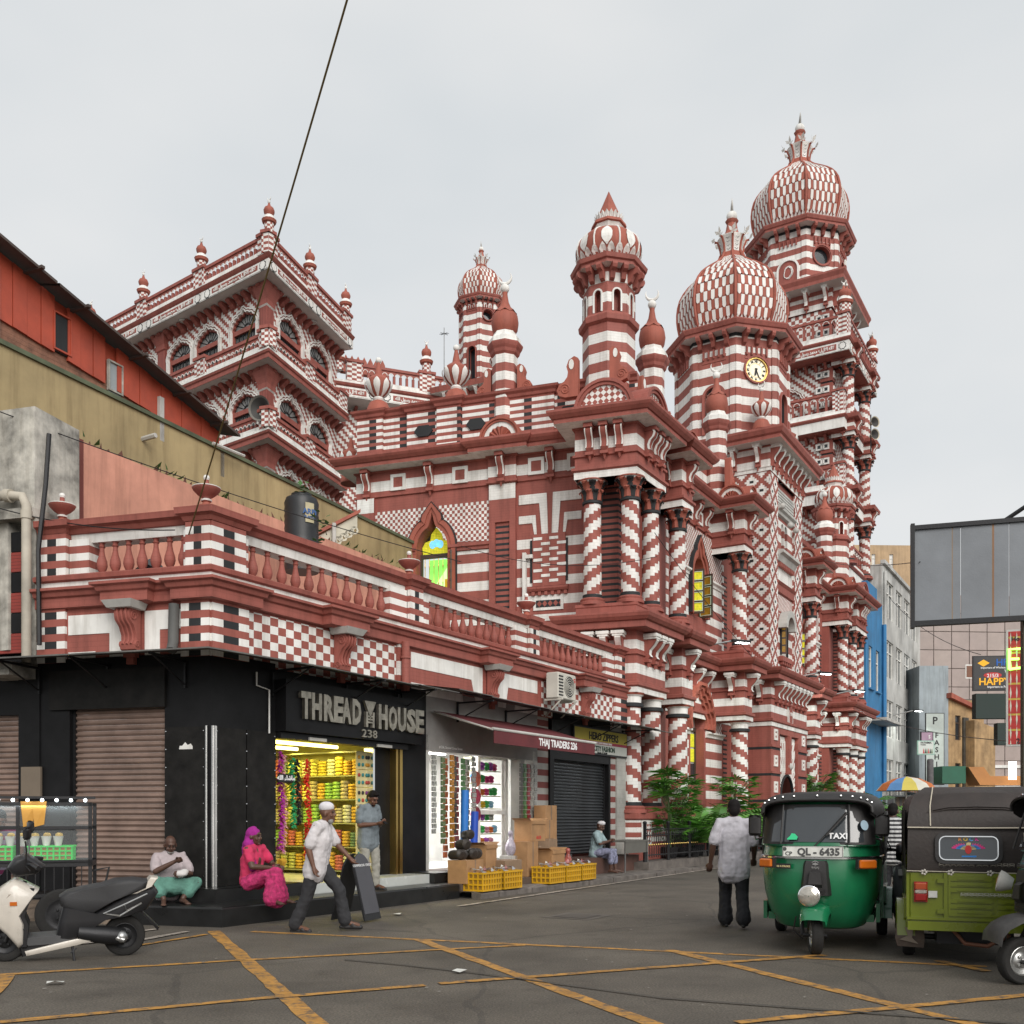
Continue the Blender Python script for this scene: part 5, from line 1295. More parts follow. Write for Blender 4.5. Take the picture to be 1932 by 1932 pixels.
SM = thing('small_minaret', 'small octagonal minaret with chequered onion dome rising behind the mosque parapet', 'tower', Ms)
kz = .52; zc0 = 1.45+(1541-579)/1878*47
octagon_drum(SM, Ms, 1.02, zc0-4.05, zc0-.1, .55, mat('small_banded_paint', RED, pat=P_band(.25), brick=BRK), ['arch', 'round', 'arch', 'round', 'x', 'x', 'arch', 'round'])
onion_dome(SM, Ms, zc0+.03, kz, 8, 8)
SQ2 = [(-1.35, 1.35), (-1.35, -1.35), (1.35, -1.35), (1.35, 1.35)]; zb = zc0-4.0
mb = MB(); mb.sweep(SQ2, [(0, zb-4, 1), (0, zb-1.1, 0), (.0, zb-.5, 2), (.4, zb-.45, 0), (.45, zb-.2, 0), (-.5, zb-.1, 0)], closed=True); build(mb, 'base', [m_redb, m_bandw, m_wht], SM, local=True)
for i in range(5): put('bracket', BRm['white'], Ms @ T(-1.1+i*.55, -1.35, zb-.45), SM); put('bracket', BRm['white'], Ms @ T(-1.35, 1.1-i*.55, zb-.45, radians(-90)), SM)
urn(Ms @ T(-1.5, -1.5, zb-.15), SM, .9); urn(Ms @ T(-.1, -1.5, zb-.12), SM, .9)
ae = thing('antenna', 'thin roof antenna standing left of the small domed minaret', 'antenna', T(*PX(838, 700, 46)))
mb = MB(); mb.tube([(0, 0, -1), (0, 0, 2.0)], .02, 5); build(mb, 'mast', [m_steel], ae, local=True)
mb = MB()
for i in range(4): a = i*pi/4; mb.tube([(-.22*cos(a), -.22*sin(a), 1.7), (.22*cos(a), .22*sin(a), 1.74)], .012, 4)
build(mb, 'rods', [m_iron], ae, local=True)
# ================================================================ GROUND, KERBS, ROAD PAINT
def GP(u, v, z=0.0): Y = (CZ-z)*1878/(v-1541); return Vector(((u-966)/1878*Y, Y, z))
m_asph = mat('asphalt', (.116, .100, .080), rough=.78, dirt=.42, nscale=.55, bump=.5, bscale=90)
def asph_extra():
 nt = m_asph.node_tree; N, L = nt.nodes, nt.links; b = N['Principled BSDF']; src = b.inputs['Base Color'].links[0].from_socket
 ge = N.new('ShaderNodeNewGeometry'); n1 = N.new('ShaderNodeTexNoise'); n1.inputs['Scale'].default_value = 55; n1.inputs['Detail'].default_value = 2
 L.new(ge.outputs['Position'], n1.inputs['Vector']); r = N.new('ShaderNodeMapRange'); r.inputs[1].default_value = .35; r.inputs[2].default_value = .75; r.inputs[3].default_value = .62; r.inputs[4].default_value = 1.5
 L.new(n1.outputs[0], r.inputs[0]); m = N.new('ShaderNodeMix'); m.data_type = 'RGBA'; m.blend_type = 'MULTIPLY'; m.inputs[0].default_value = 1; L.new(src, m.inputs[6]); L.new(r.outputs[0], m.inputs[7])
 for sc_, lo, hi, dk in ((.9, .5, .72, .55), (2.6, .58, .72, .5)):
  n4 = N.new('ShaderNodeTexNoise'); n4.inputs['Scale'].default_value = sc_; n4.inputs['Detail'].default_value = 5; L.new(ge.outputs['Position'], n4.inputs['Vector'])
  r4 = N.new('ShaderNodeMapRange'); r4.inputs[1].default_value = lo; r4.inputs[2].default_value = hi; r4.inputs[4].default_value = dk; L.new(n4.outputs[0], r4.inputs[0])
  q = N.new('ShaderNodeMix'); q.data_type = 'RGBA'; q.blend_type = 'MULTIPLY'; L.new(r4.outputs[0], q.inputs[0]); L.new(m.outputs[2], q.inputs[6]); q.inputs[7].default_value = (.55, .52, .5, 1); m = q
 v = N.new('ShaderNodeTexVoronoi'); v.feature = 'DISTANCE_TO_EDGE'; v.inputs['Scale'].default_value = .35; wv = N.new('ShaderNodeTexNoise'); wv.inputs['Scale'].default_value = 1.2; wv.inputs['Detail'].default_value = 5
 L.new(ge.outputs['Position'], wv.inputs['Vector']); ad = N.new('ShaderNodeMix'); ad.data_type = 'RGBA'; ad.inputs[0].default_value = .25; L.new(ge.outputs['Position'], ad.inputs[6]); L.new(wv.outputs['Color'], ad.inputs[7]); L.new(ad.outputs[2], v.inputs['Vector'])
 lt = N.new('ShaderNodeMath'); lt.operation = 'LESS_THAN'; lt.inputs[1].default_value = .006; L.new(v.outputs[0], lt.inputs[0]); k = N.new('ShaderNodeMath'); k.operation = 'MULTIPLY'; k.inputs[1].default_value = .3; L.new(lt.outputs[0], k.inputs[0])
 m2 = N.new('ShaderNodeMix'); m2.data_type = 'RGBA'; L.new(k.outputs[0], m2.inputs[0]); L.new(m.outputs[2], m2.inputs[6]); m2.inputs[7].default_value = (.02, .018, .017, 1); L.new(m2.outputs[2], b.inputs['Base Color'])
asph_extra()
mb = MB(); mb.face([(-300, -60, 0), (300, -60, 0), (300, 500, 0), (-300, 500, 0)]); build(mb, 'road', [m_asph], kind='structure')
def worn(name, c):
 m = mat(name, c, rough=.7, dirt=.35, nscale=3)
 nt = m.node_tree; N, L = nt.nodes, nt.links; b = N['Principled BSDF']
 ge = N.new('ShaderNodeNewGeometry'); n1 = N.new('ShaderNodeTexNoise'); n1.inputs['Scale'].default_value = 9; n1.inputs['Detail'].default_value = 8; n1.inputs['Roughness'].default_value = .75
 L.new(ge.outputs['Position'], n1.inputs['Vector']); r = N.new('ShaderNodeMapRange'); r.inputs[1].default_value = .37; r.inputs[2].default_value = .52; L.new(n1.outputs[0], r.inputs[0]);
 src = b.inputs['Base Color'].links[0].from_socket; m2 = N.new('ShaderNodeMix'); m2.data_type = 'RGBA'; L.new(r.outputs[0], m2.inputs[0]); m2.inputs[6].default_value = (.075, .065, .055, 1); L.new(src, m2.inputs[7]); L.new(m2.outputs[2], b.inputs['Base Color']); return m
m_yel = worn('worn_yellow_road_paint', (.50, .25, .05)); m_rwht = worn('worn_white_road_paint', (.48, .42, .36))
def stripe(p, q, w, m, name='road_marking', z=.004):
 p, q = Vector(p), Vector(q); d = (q-p).normalized(); n = Vector((-d.y, d.x, 0)); L_ = (q-p).length; k = max(2, int(L_/.22)); rn = random.Random(int(p.x*97+q.y*31))
 mb = MB(); A_ = []; B_ = []
 for i in range(k+1):
  c = p+d*(L_*i/k); c.z = z; A_.append(c+n*(w/2+rn.uniform(-.012, .012))); B_.append(c-n*(w/2+rn.uniform(-.012, .012)))
 for i in range(k): mb.face([B_[i], B_[i+1], A_[i+1], A_[i]])
 return build(mb, name, [m], kind='structure')
zz = [.004]
def ys(a, b, w=.11, m=None):
 zz[0] += .0006; stripe(GP(*a), GP(*b), w*.88, m or m_yel, z=zz[0])
ys((476, 1758), (1862, 1824), .12)
ys((403, 1757), (606, 1940), .17); ys((790, 1773), (1240, 1936), .15); ys((1263, 1793), (1845, 1936), .15)
ys((0, 1840), (444, 1813), .11); ys((444, 1813), (989, 1784), .11); ys((0, 1930), (470, 1887), .12); ys((470, 1887), (801, 1860), .12); ys((828, 1857), (1555, 1803), .12); ys((1390, 1931), (1960, 1877), .13)
ys((1770, 1814), (1862, 1834), .11); ys((249, 1787), (390, 1764), .1); ys((13, 1842), (-30, 1890), .17)
ys((256, 1760), (296, 1754), .1, m_rwht); ys((254, 1777), (353, 1759), .12, m_rwht); ys((0, 1795), (190, 1778), .14, m_rwht)
ys((865, 1711), (1392, 1633), .12, m_rwht)
stripe(F_SA @ Vector((23, -1.94, 0)), F_SA @ Vector((80, -1.94, 0)), .12, m_rwht, z=.006)
# manhole slab, wet tyre mark of tar
mb = MB(); c = GP(1090, 1729); d1 = Vector((.5, .86, 0)); d2 = Vector((.86, -.5, 0)); q = [c+d1*a*.42+d2*b*.38 for a, b in ((-1, -1), (1, -1), (1, 1), (-1, 1))]; mb.face([(p.x, p.y, .005) for p in q][::-1]); q = [c+d1*a*.3+d2*b*.26 for a, b in ((-1, -1), (1, -1), (1, 1), (-1, 1))]; mb.face([(p.x, p.y, .011) for p in q][::-1], None, 1)
build(mb, 'manhole_cover', [mat('cement_slab', (.13, .115, .1), dirt=.4), mat('cast_iron', (.09, .08, .07), dirt=.3)], label='square cement manhole cover set in the road before the yellow crates', cat='manhole cover')
m_tar = mat('tar_seal', (.068, .06, .05), rough=.75)
pts = [GP(u, v) for u, v in ((650, 1812), (760, 1822), (900, 1838), (1080, 1862), (1250, 1885), (1480, 1902), (1932, 1935))]
mb = MB()
for i in range(len(pts)-1):
 a, b = pts[i], pts[i+1]; n = Vector((0, .022, 0)); mb.face([(*(a-n).xy, .0135), (*(b-n).xy, .0135), (*(b+n).xy, .0135), (*(a+n).xy, .0135)])
build(mb, 'tar_seam', [m_tar], kind='structure')
# pavement along the shops and mosque, kerb stones one by one
m_pave = mat('worn_cement_pavement', (.17, .15, .13), dirt=.45, nscale=2, bump=.4)
m_kerb = mat('stained_kerb_stone', (.15, .13, .115), dirt=.5, nscale=4, bump=.5, bscale=25)
mb = MB(F_SA); mb.face([(4.76, -1.35, .12), (75, -1.35, .12), (75, .5, .12), (4.76, .5, .12)]); build(mb, 'pavement', [m_pave], kind='structure')
kb = [MB() for _ in range(4)]
for i, b in enumerate(kb):
 rn = random.Random(i); j = lambda: rn.uniform(-.012, .012)
 x0, x1 = .006, .594
 V = [(x0, 0+j(), -.05), (x1, 0+j(), -.05), (x1, .2, -.05), (x0, .2, -.05), (x0, 0+j(), .10+j()), (x1, j(), .10+j()), (x1, .2, .13+j()), (x0, .2, .13+j())]
 b.loft([V[:4], [(p[0], p[1], .085) for p in V[:4]], [(p[0]*(1), p[1]+.015 if p[1] < .1 else p[1], p[2]) for p in V[4:]]], cap=True)
kbm = [b.mesh('kerb_stone', [m_kerb]) for b in kb]
KERB = bpy.data.objects.new('kerb', None); COL.objects.link(KERB); KERB['kind'] = 'structure'; WM[KERB] = F_SA @ T(4.76, -1.5, 0); KERB.matrix_basis = WM[KERB]
for i in range(95): put('kerb_stone', kbm[(i*7) % 4], F_SA @ T(4.76+i*.6, -1.5, 0), KERB)
# raised black-tiled platform at the corner, broken cement on the left
m_btile = mat('black_granite', (.018, .018, .018), rough=.3, spec=.3, dirt=.35, nscale=3, bump=.05, bscale=20)
m_wtile = mat('pale_step_tile', (.5, .52, .5), rough=.25, dirt=.2)
mb = MB(); co_ = cross(F_SA, -1.05, F_SB, -1.0); P = [xy(F_SB, -.75, -1.0), co_, xy(F_SA, 4.75, -1.05), xy(F_SA, 4.75, .2)]
mb.sweep(P, [(0, -.05), (0, .235), (-.02, .26)]); mb.face([(*q, .26) for q in (xy(F_SB, -.75, -.98), (co_[0], co_[1]+.02), xy(F_SA, 4.73, -1.03), xy(F_SA, 4.73, .3), xy(F_SB, -.75, .3))])
build(mb, 'corner_platform', [m_btile], kind='structure')
mb = MB(); P = [xy(F_SB, -.75, -.35), cross(F_SA, -.38, F_SB, -.35), xy(F_SA, 1.5, -.38), xy(F_SA, 1.5, .2)]; mb.sweep(P, [(0, .26), (0, .44), (-.3, .45)]); mb.face([(*q, .445) for q in (*P, xy(F_SB, -.75, .3))]); build(mb, 'black_plinth_step', [m_btile], kind='structure')
mb = MB(F_SA); mb.box(1.5, 4.6, -.5, .3, .26, .42, 0); mb.box(1.52, 4.58, -.503, -.5, .27, .40, 0); build(mb, 'tiled_doorstep', [m_wtile], kind='structure')
mb = MB(F_SA); mb.box(4.6, 5.15, -.62, .1, .26, .44); mb.lathe([(.07, 0), (.09, 0)], c=(4.9, -.63), n=12); build(mb, 'drain_step', [m_btile], kind='structure')
mb = MB(); rn = random.Random(4)
top = [];
nx_ = 26
for i in range(nx_+1):
 x = -8+(7.25)*i/nx_; top.append([Vector(F_SB @ Vector((x, y_, z_))) for y_, z_ in ((-1.05+rn.uniform(-.12, .1), -.03), (-.98+rn.uniform(-.1, .08), .08+rn.uniform(-.03, .04)), (-.85+rn.uniform(-.08, .06), .17+rn.uniform(-.03, .02)), (-.4, .2+rn.uniform(-.01, .01)), (.2, .2))])
mb.loft(top, close=False); build(mb, 'broken_pavement', [mat('broken_cement', (.20, .15, .11), dirt=.55, nscale=5, bump=.8, bscale=18)], kind='structure', ang=20)
# ================================================================ THE CORNER SHOP BUILDING
SH = thing('shop_building', 'single storey corner shop row with red balustraded roof terrace and black tiled front', 'building', T(*C0, 0))
m_bpan = mat('black_cladding', (.012, .012, .013), rough=.45, dirt=.5, nscale=2, bump=.06, bscale=8, spec=.16)
m_bpan2 = mat('scuffed_black_panel', (.016, .015, .014), rough=.5, dirt=.6, nscale=4, bump=.08, bscale=10, spec=.16)
SL = 14.6; BLn = 2.95
def wrap(d): return [xy(F_SB, -BLn, d), cross(F_SA, d, F_SB, d), xy(F_SA, SL, d)]
# lower wall pieces
mb = MB(F_SB); mb.box(-.75, 0.0, 0, .3, .2, 3.8, 0); mb.box(-2.95, -2.38, 0, .3, .2, 3.8, 0); mb.box(-2.38, -.75, 0, .3, 3.06, 3.8, 0); mb.box(-2.7, -.72, -.05, 0, 3.04, 3.62, 1)
build(mb, 'black_wall', [m_bpan, m_bpan2], SH)
mb = MB(F_SA); mb.box(0, 1.28, 0, .3, .26, 3.8, 0); mb.box(4.45, 5.18, 0, .3, .26, 3.8, 0); mb.box(1.28, 4.45, .02, .3, 2.75, 3.8, 0)
build(mb, 'black_wall', [m_bpan], SH)
for x0, x1 in ((-.74, -.06),): mb = MB(F_SB); mb.box(x0, x1, -.018, 0, .45, 2.74); build(mb, 'cladding_panel', [m_bpan2], SH)
for x0, x1 in ((.09, .66), (.68, 1.27)): mb = MB(F_SA); mb.box(x0, x1, -.018, 0, .45, 2.74); build(mb, 'cladding_panel', [m_bpan2], SH)
mb = MB()
for k, (du, w_) in enumerate(((-.05, .03), (0, .05), (.05, .03))):
 a = xy(F_SA, .02+max(du, 0), -.03); mb.tube([(*(xy(F_SB, du, -.03) if du < 0 else a), .45), (*(xy(F_SB, du, -.03) if du < 0 else a), 2.75)], w_*.6, 8)
build(mb, 'steel_corner_strip', [m_steel], SH)
bol = MB(); bol.ball((0, 0, 0), .011, 6); bolm = bol.mesh('rivet', [m_chrome])
for F_, xs_ in ((F_SB, (-.72, -.1)), (F_SA, (.1, .67, 1.25))):
 for x in xs_:
  for k in range(9): put('rivet', bolm, F_ @ T(x, -.02, .6+k*.26), SH)
mb = MB(F_SB); mb.prism([(-.5, 2.42), (-.28, 2.42), (-.28, 2.46), (-.31, 2.5), (-.36, 2.48), (-.4, 2.52), (-.45, 2.47), (-.49, 2.47)], -.021, -.018); build(mb, 'torn_sticker', [m_wht], SH)
# roller shutter, slat by slat
m_shut = mat('brown_roller_shutter', (.27, .19, .155), rough=.5, met=.2, dirt=.35, nscale=2.5); m_shutd = mat('dark_roller_shutter', (.055, .06, .065), rough=.45, met=.4, dirt=.4)
def shutter(par, F, x0, x1, z0, z1, y, m_, n, name='roller_shutter'):
 sh = bpy.data.objects.new(name, None); COL.objects.link(sh); sh.parent = par; Ms_ = F @ T(x0, y, z0); sh.matrix_basis = WM[par].inverted() @ Ms_; WM[sh] = Ms_
 hgt = (z1-z0)/n; b = MB(); L_ = x1-x0
 pr = [(0, 0), (-.02, .18), (-.035, .42), (-.02, .66), (0, .76), (0, .99)]
 b.loft([[(0, p[0], p[1]*hgt), (L_, p[0], p[1]*hgt)] for p in pr], close=False, sm=False)
 me = b.mesh('slat', [m_])
 for i in range(n): put('slat', me, Ms_ @ T(0, 0, i*hgt), sh)
 gb = MB(); gb.box(-.06, 0, -.05, .03, 0, z1-z0); gb.box(L_, L_+.06, -.05, .03, 0, z1-z0); put('guide_rail', gb.mesh('guide_rail', [m_iron]), Ms_, sh)
 return sh
shutter(SH, F_SB, -2.34, -.80, .22, 3.06, .12, m_shut, 34)
shutter(SH, F_SA, 10.2, 12.95, .55, 2.78, .15, m_shutd, 30)
mb = MB(F_SA); mb.box(10.1, 13.1, .0, .3, 2.78, 3.9, 0); mb.box(13.02, 13.12, .0, .3, .3, 3, 0); mb.box(9.95, 10.14, .0, .3, .3, 3, 0); build(mb, 'black_shop_frame', [m_bpan], SH)
mb = MB(F_SA); mb.box(9.4, 9.95, .05, .3, .3, 3.9, 0); mb.box(13.12, 14.6, .02, .3, .12, 3.9, 0); build(mb, 'banded_pier', [mat('dull_banded_paint', (.2, .05, .042), pat=P_band(.14, 0, (.42, .41, .38)))], SH)
mb = MB(F_SA); mb.box(13.45, 14.0, -.02, .02, .12, 3.1); build(mb, 'pale_tile_pier', [mat('pale_old_tiles', (.38, .38, .35), brick=(.2, .12), dirt=.4)], SH)
# painted band wall over the shops
mb = MB(); mb.sweep(wrap(.03), [(0, 3.7), (0, 4.56)]); build(mb, 'band_wall', [m_redb], SH)
def pw(F, pts, d=-.012, m=None, name='painted_shape'):
 mb = MB(F); mb.prism(pts, d+.03, .03); return build(mb, name, [m or m_wht], SH)
for F_, x0, x1 in ((F_SA, .74, 4.3), (F_SA, 9.6, 13.3)):
 mb = MB(F_); mb.box(x0, x1, .02, .03, 3.72, 4.52); build(mb, 'chequered_band', [m_chks], SH)
pw(F_SB, [(-2.42, 4.16), (-1.7, 4.16), (-1.7, 3.7), (-1.42, 3.7), (-1.42, 4.45), (-2.42, 4.45)]); pw(F_SB, [(-2.42, 3.7), (-1.95, 3.7), (-1.95, 3.9), (-2.42, 3.9)])
pw(F_SB, [(-1.1, 3.7), (-.85, 3.7), (-.85, 4.17), (-.42, 4.17), (-.42, 4.45), (-1.1, 4.45)]); pw(F_SB, [(-.65, 3.7), (-.42, 3.7), (-.42, 3.88), (-.65, 3.88)])
pw(F_SA, [(4.75, 4.2), (6.75, 4.2), (6.9, 3.75), (7.15, 3.75), (7.15, 4.48), (4.75, 4.48)]); pw(F_SA, [(4.75, 3.72), (6.45, 3.72), (6.4, 3.92), (4.75, 3.92)])
pw(F_SA, [(7.75, 3.75), (8.05, 3.75), (8.15, 4.2), (9.4, 4.2), (9.4, 4.48), (7.75, 4.48)]); pw(F_SA, [(8.4, 3.72), (9.4, 3.72), (9.4, 3.92), (8.45, 3.92)])
# quoins below the ledge
def quoin(F, x0, x1, z0, z1, y, m_=None):
 mb = MB(F); mb.box(x0, x1, y, y+.25, z0, z1, 0, uvu=True); return build(mb, 'quoin', [m_ or m_quoin], SH)
quoin(F_SB, -.46, .0, 3.75, 4.56, -.04); quoin(F_SA, .0, .70, 3.75, 4.56, -.04); quoin(F_SB, -2.95, -2.45, 3.75, 4.56, -.02); quoin(F_SA, 13.35, 14.4, 3.75, 4.56, -.04); quoin(F_SA, 4.32, 4.62, 3.75, 4.56, -.03, m_band)
# ledge and projecting bracket heads
PLd = [xy(F_SB, -BLn, 0), xy(F_SB, -1.62, 0), xy(F_SB, -1.62, -.16), xy(F_SB, -.95, -.16), xy(F_SB, -.95, 0), xy(F_SB, -.5, 0), xy(F_SB, -.5, -.09), cross(F_SA, -.09, F_SB, -.09), xy(F_SA, .82, -.09), xy(F_SA, .82, 0)]
for c in (2.75, 7.42, 11.62): PLd += [xy(F_SA, c-.42, 0), xy(F_SA, c-.42, -.2), xy(F_SA, c+.42, -.2), xy(F_SA, c+.42, 0)]
PLd += [xy(F_SA, SL, 0)]
mb = MB(); mb.sweep(PLd, [(-.1, 4.54), (.06, 4.56), (.06, 4.7), (.1, 4.72), (.12, 4.78), (.17, 4.8), (.17, 4.84), (-.2, 4.87)]); build(mb, 'ledge_cornice', [m_redb], SH)
mb = MB(); mb.sweep(wrap(-.02), [(0, 4.84, 1), (.02, 4.85, 1), (.02, 4.94, 0), (.08, 4.96, 0), (.09, 5.02, 0), (.03, 5.05, 0), (-.25, 5.06, 0)]); build(mb, 'balustrade_base', [m_redb, m_wht], SH)
piersA = [(-.0, .78), (4.2, 5.38), (8.55, 9.6), (13.0, 14.5)]; piersB = [(-2.95, -2.1), (-.48, 0)]
mb = MB(); PP = [xy(F_SB, -BLn, 0), xy(F_SB, -2.45, 0), xy(F_SB, -2.45, .08), xy(F_SB, -.42, .08), xy(F_SB, -.42, -.03), cross(F_SA, -.03, F_SB, -.03), xy(F_SA, .72, -.03), xy(F_SA, .72, .08)]
for a, b in ((4.7, 5.1), (9.0, 9.4), (13.5, 14.5)): PP += [xy(F_SA, a, .08), xy(F_SA, a, -.02), xy(F_SA, b, -.02), xy(F_SA, b, .08)]
PP += [xy(F_SA, SL, .08)] if PP[-1] != xy(F_SA, SL, .08) else []
mb.sweep(PP, [(-.32, 5.55, 1), (-.06, 5.55, 1), (-.04, 5.68, 0), (0, 5.69, 0), (.03, 5.75, 0), (.09, 5.78, 0), (.1, 5.87, 0), (-.35, 5.89, 0), (-.32, 5.55, 0)]); build(mb, 'coping', [m_redb, m_wht], SH)
for F_, L_ in ((F_SA, piersA), (F_SB, piersB)):
 for i, (a, b) in enumerate(L_):
  y = 0 if F_ is F_SB else .0
  mb = MB(F_); cor = (F_ is F_SA and i == 0) or (F_ is F_SB and i == 1)
  # banded pier: stripes on the body, black blocks in the middle piece
  mb.box(a, b, .08 if not cor else .06, .34, 5.0, 5.6, 1)
  if F_ is F_SA and not cor: c0, c1 = (a+.5, a+.9) if i < 3 else (a+.5, b-.1)
  elif cor: c0, c1 = (a, b-.12) if F_ is F_SA else (a+.08, b)
  else: c0, c1 = a, a+.5
  mb.box(c0, c1, -.0 if not cor else -.02, .2, 5.02, 5.68, 0, uvu=True); build(mb, 'pier', [m_quoinp, mat('pier_banded_paint', RED, pat=P_band(.11))], SH)
mb = MB(); mb.lathe([(.075, 0), (.075, .035), (.05, .05), (.04, .065), (.07, .12), (.082, .17), (.075, .23), (.05, .31), (.036, .38), (.034, .43), (.05, .45), (.034, .47), (.04, .5), (.062, .515), (.062, .55)], n=14)
BALm = mb.mesh('baluster', [m_redb])
BAL = bpy.data.objects.new('balustrade', None); COL.objects.link(BAL); BAL.parent = SH; BAL.matrix_basis = Matrix(); WM[BAL] = WM[SH].copy()
for F_, x0, x1, n in ((F_SB, -2.02, -.52, 7), (F_SA, .95, 4.14, 11), (F_SA, 5.48, 8.5, 11), (F_SA, 9.7, 12.95, 12)):
 for i in range(n): put('baluster', BALm, F_ @ T(x0+.05+(x1-x0-.1)*i/(n-1), .2, 5.04), BAL)
# roof terrace
mb = MB(); mb.face([(*q, 4.95) for q in (xy(F_SB, -BLn, .1), cross(F_SA, .1, F_SB, .1), xy(F_SA, SL, .1), xy(F_SA, SL, 7), xy(F_SB, -BLn, 7))]); build(mb, 'roof_terrace', [m_stonew], SH)
# big scroll consoles under the bracket heads
sc_ = MB(); prof = [(0, 0), (-.24, 0), (-.27, -.06), (-.25, -.16), (-.16, -.24), (-.1, -.36), (-.1, -.44), (-.14, -.5), (-.12, -.57), (-.05, -.6), (0, -.6)]
sc_.prism(prof, -.13, .13, 0, axis='x')
for sx in (-1, 1):
 for (cy, cz, r) in ((-.17, -.1, .085), (-.09, -.5, .055)): sc_.tube([(sx*.135, cy+r*(1-i/20)*cos(i*.6), cz+r*(1-i/20)*sin(i*.6)) for i in range(18)], .012, 5)
for x in (-.07, 0, .07): sc_.tube([(x, p[0]-.01, p[1]) for p in prof[1:8]], .02, 5)
sc_.box(-.1, .1, -.1, 0, -.68, -.6); sc_.box(-.06, .06, -.08, 0, -.78, -.68)
sc_.loft([[(-.2, -.34, 0), (.2, -.34, 0), (.2, 0, 0), (-.2, 0, 0)], [(-.25, -.4, .1), (.25, -.4, .1), (.25, 0, .1), (-.25, 0, .1)]], 1, True)
SCm = sc_.mesh('console', [m_red, m_stonew])
for F_, x in ((F_SB, -1.28), (F_SA, 2.75), (F_SA, 7.42), (F_SA, 11.62)): put('console', SCm, F_ @ T(x, .0, 4.45), SH)
# bowl finials on the piers
bf = MB(); bf.lathe([(.26, 0, 0), (.26, .05, 1), (.25, .06, 1), (.24, .09, 1), (.1, .14, 1), (.08, .2, 1), (.12, .22, 2), (.13, .25, 2), (.08, .28, 0), (.2, .36, 0), (.3, .46, 0), (.33, .52, 2), (.33, .54, 2), (.3, .55, 0), (.1, .57, 0), (.06, .64, 0), (.055, .72, 2), (.075, .76, 2), (.06, .82, 2), (.02, .84, 2)], n=20)
BFm = bf.mesh('bowl_finial', [m_red, m_orng, m_wht])
for F_, x, y, sc in ((F_SB, -2.72, .25, .6), (F_SA, .12, .22, .62), (F_SA, 4.95, .22, .62), (F_SA, 9.25, .22, .66)): put('bowl_finial', BFm, F_ @ T(x, y, 5.88) @ Matrix.Diagonal((sc, sc, sc, 1)), SH)
# pipes
mb = MB(F_SA); mb.tube([(4.42, -.1, 4.6), (4.42, -.1, 3.7)], .075, 12); mb.tube([(4.42, -.1, 4.3), (4.42, -.1, 4.34)], .095, 12); build(mb, 'downpipe', [m_redb], SH)
mb = MB(F_SB); mb.tube([(-.55, -.07, 4.5), (-.55, -.09, 3.95), (-.53, -.16, 3.82)], .075, 12, 0); build(mb, 'grey_pipe', [mat('grey_pvc', (.10, .10, .095), dirt=.4)], SH)
# sheet canopy with light steel brackets
m_can = mat('grey_sheet_canopy', (.16, .155, .145), rough=.6, met=.3, dirt=.5)
mb = MB(); cin = 0.0
for seg in ([xy(F_SB, -4.2, .02), xy(F_SB, -4.2, -.95), cross(F_SA, -.8, F_SB, -.95), xy(F_SA, 1.6, -.95), xy(F_SA, 1.6, .02), cross(F_SA, .02, F_SB, .02)],):
 zt = lambda i: 3.86 if i in (0, 4, 5) else 3.70
 mb.face([(*q, zt(i)) for i, q in enumerate(seg)]); mb.face([(*q, zt(i)-.02) for i, q in enumerate(seg)][::-1])
 for i in range(len(seg)): a, b = seg[i], seg[(i+1) % len(seg)]; mb.face([(*a, zt(i)-.02), (*b, zt((i+1) % len(seg))-.02), (*b, zt((i+1) % len(seg))), (*a, zt(i))])
build(mb, 'canopy_sheet', [m_can], SH)
rn = random.Random(8); x = 1.55
while x < 14.8:
 w_ = 1.15; dz = rn.uniform(-.03, .03); mb = MB(F_SA); y0 = -.85+rn.uniform(-.05, .05)
 q = [(x, .02, 3.88+dz), (x, y0, 3.74+dz), (x+w_+.04, y0+.02, 3.735+dz), (x+w_+.04, .02, 3.875+dz)]; mb.face(q[::-1]); mb.face([(p[0], p[1], p[2]-.015) for p in q])
 mb.face([q[1], q[2], (q[2][0], q[2][1], q[2][2]-.015), (q[1][0], q[1][1], q[1][2]-.015)][::-1]); build(mb, 'canopy_sheet', [m_can], SH); x += w_
for F_, xs_ in ((F_SB, (-3.9, -2.9, -1.7, -.4)), (F_SA, (1.2, 2.9, 4.3, 6.2, 8.0, 10.0, 12.0, 13.8))):
 for x in xs_:
  mb = MB(F_); mb.box(x-.02, x+.02, -.85, .0, 3.66, 3.69); mb.tube([(x, -.8, 3.67), (x, -.05, 3.35)], .014, 5); mb.box(x-.015, x+.015, -.04, 0, 3.3, 3.7); build(mb, 'canopy_bracket', [m_iron], SH)
# Thread House sign
SG = thing('shop_sign', 'black fascia sign with silver letters THREAD HOUSE 238 over the yellow shop', 'sign', F_SA @ T(3.0, -.1, 2.76))
mb = MB(); mb.box(-1.72, 1.76, -.12, .1, 0, .80); build(mb, 'sign_board', [m_bpan], SG, local=True)
m_slv = mat('brushed_silver_letter', (.40, .37, .31), rough=.38, met=.75, dirt=.45, nscale=9)
def letters(par, M, txt, x0, x1, z, h, depth=.03, y=0, nm='letter', mt=None, bold=.012):
 me0 = text_mesh(txt, 1.0, m_slv, 0, 1, 0); xs = [v.co.x for v in me0.vertices]; tw = max(xs)-min(xs); zs = [v.co.z for v in me0.vertices]; th = max(zs)-min(zs)
 sx = (x1-x0)/tw; sz = h/th;
 me = text_mesh(txt, 1.0, mt or m_slv, depth, 1, bold)
 me.transform(Matrix.Diagonal((sx, 1, sz, 1))); put(nm, me, M @ T((x0+x1)/2, y, z), par)
wdt = [('T', .0), ('H', .2), ('R', .42), ('E', .62), ('A', .79), ('D', 1.0)]
MS = WM[SG]
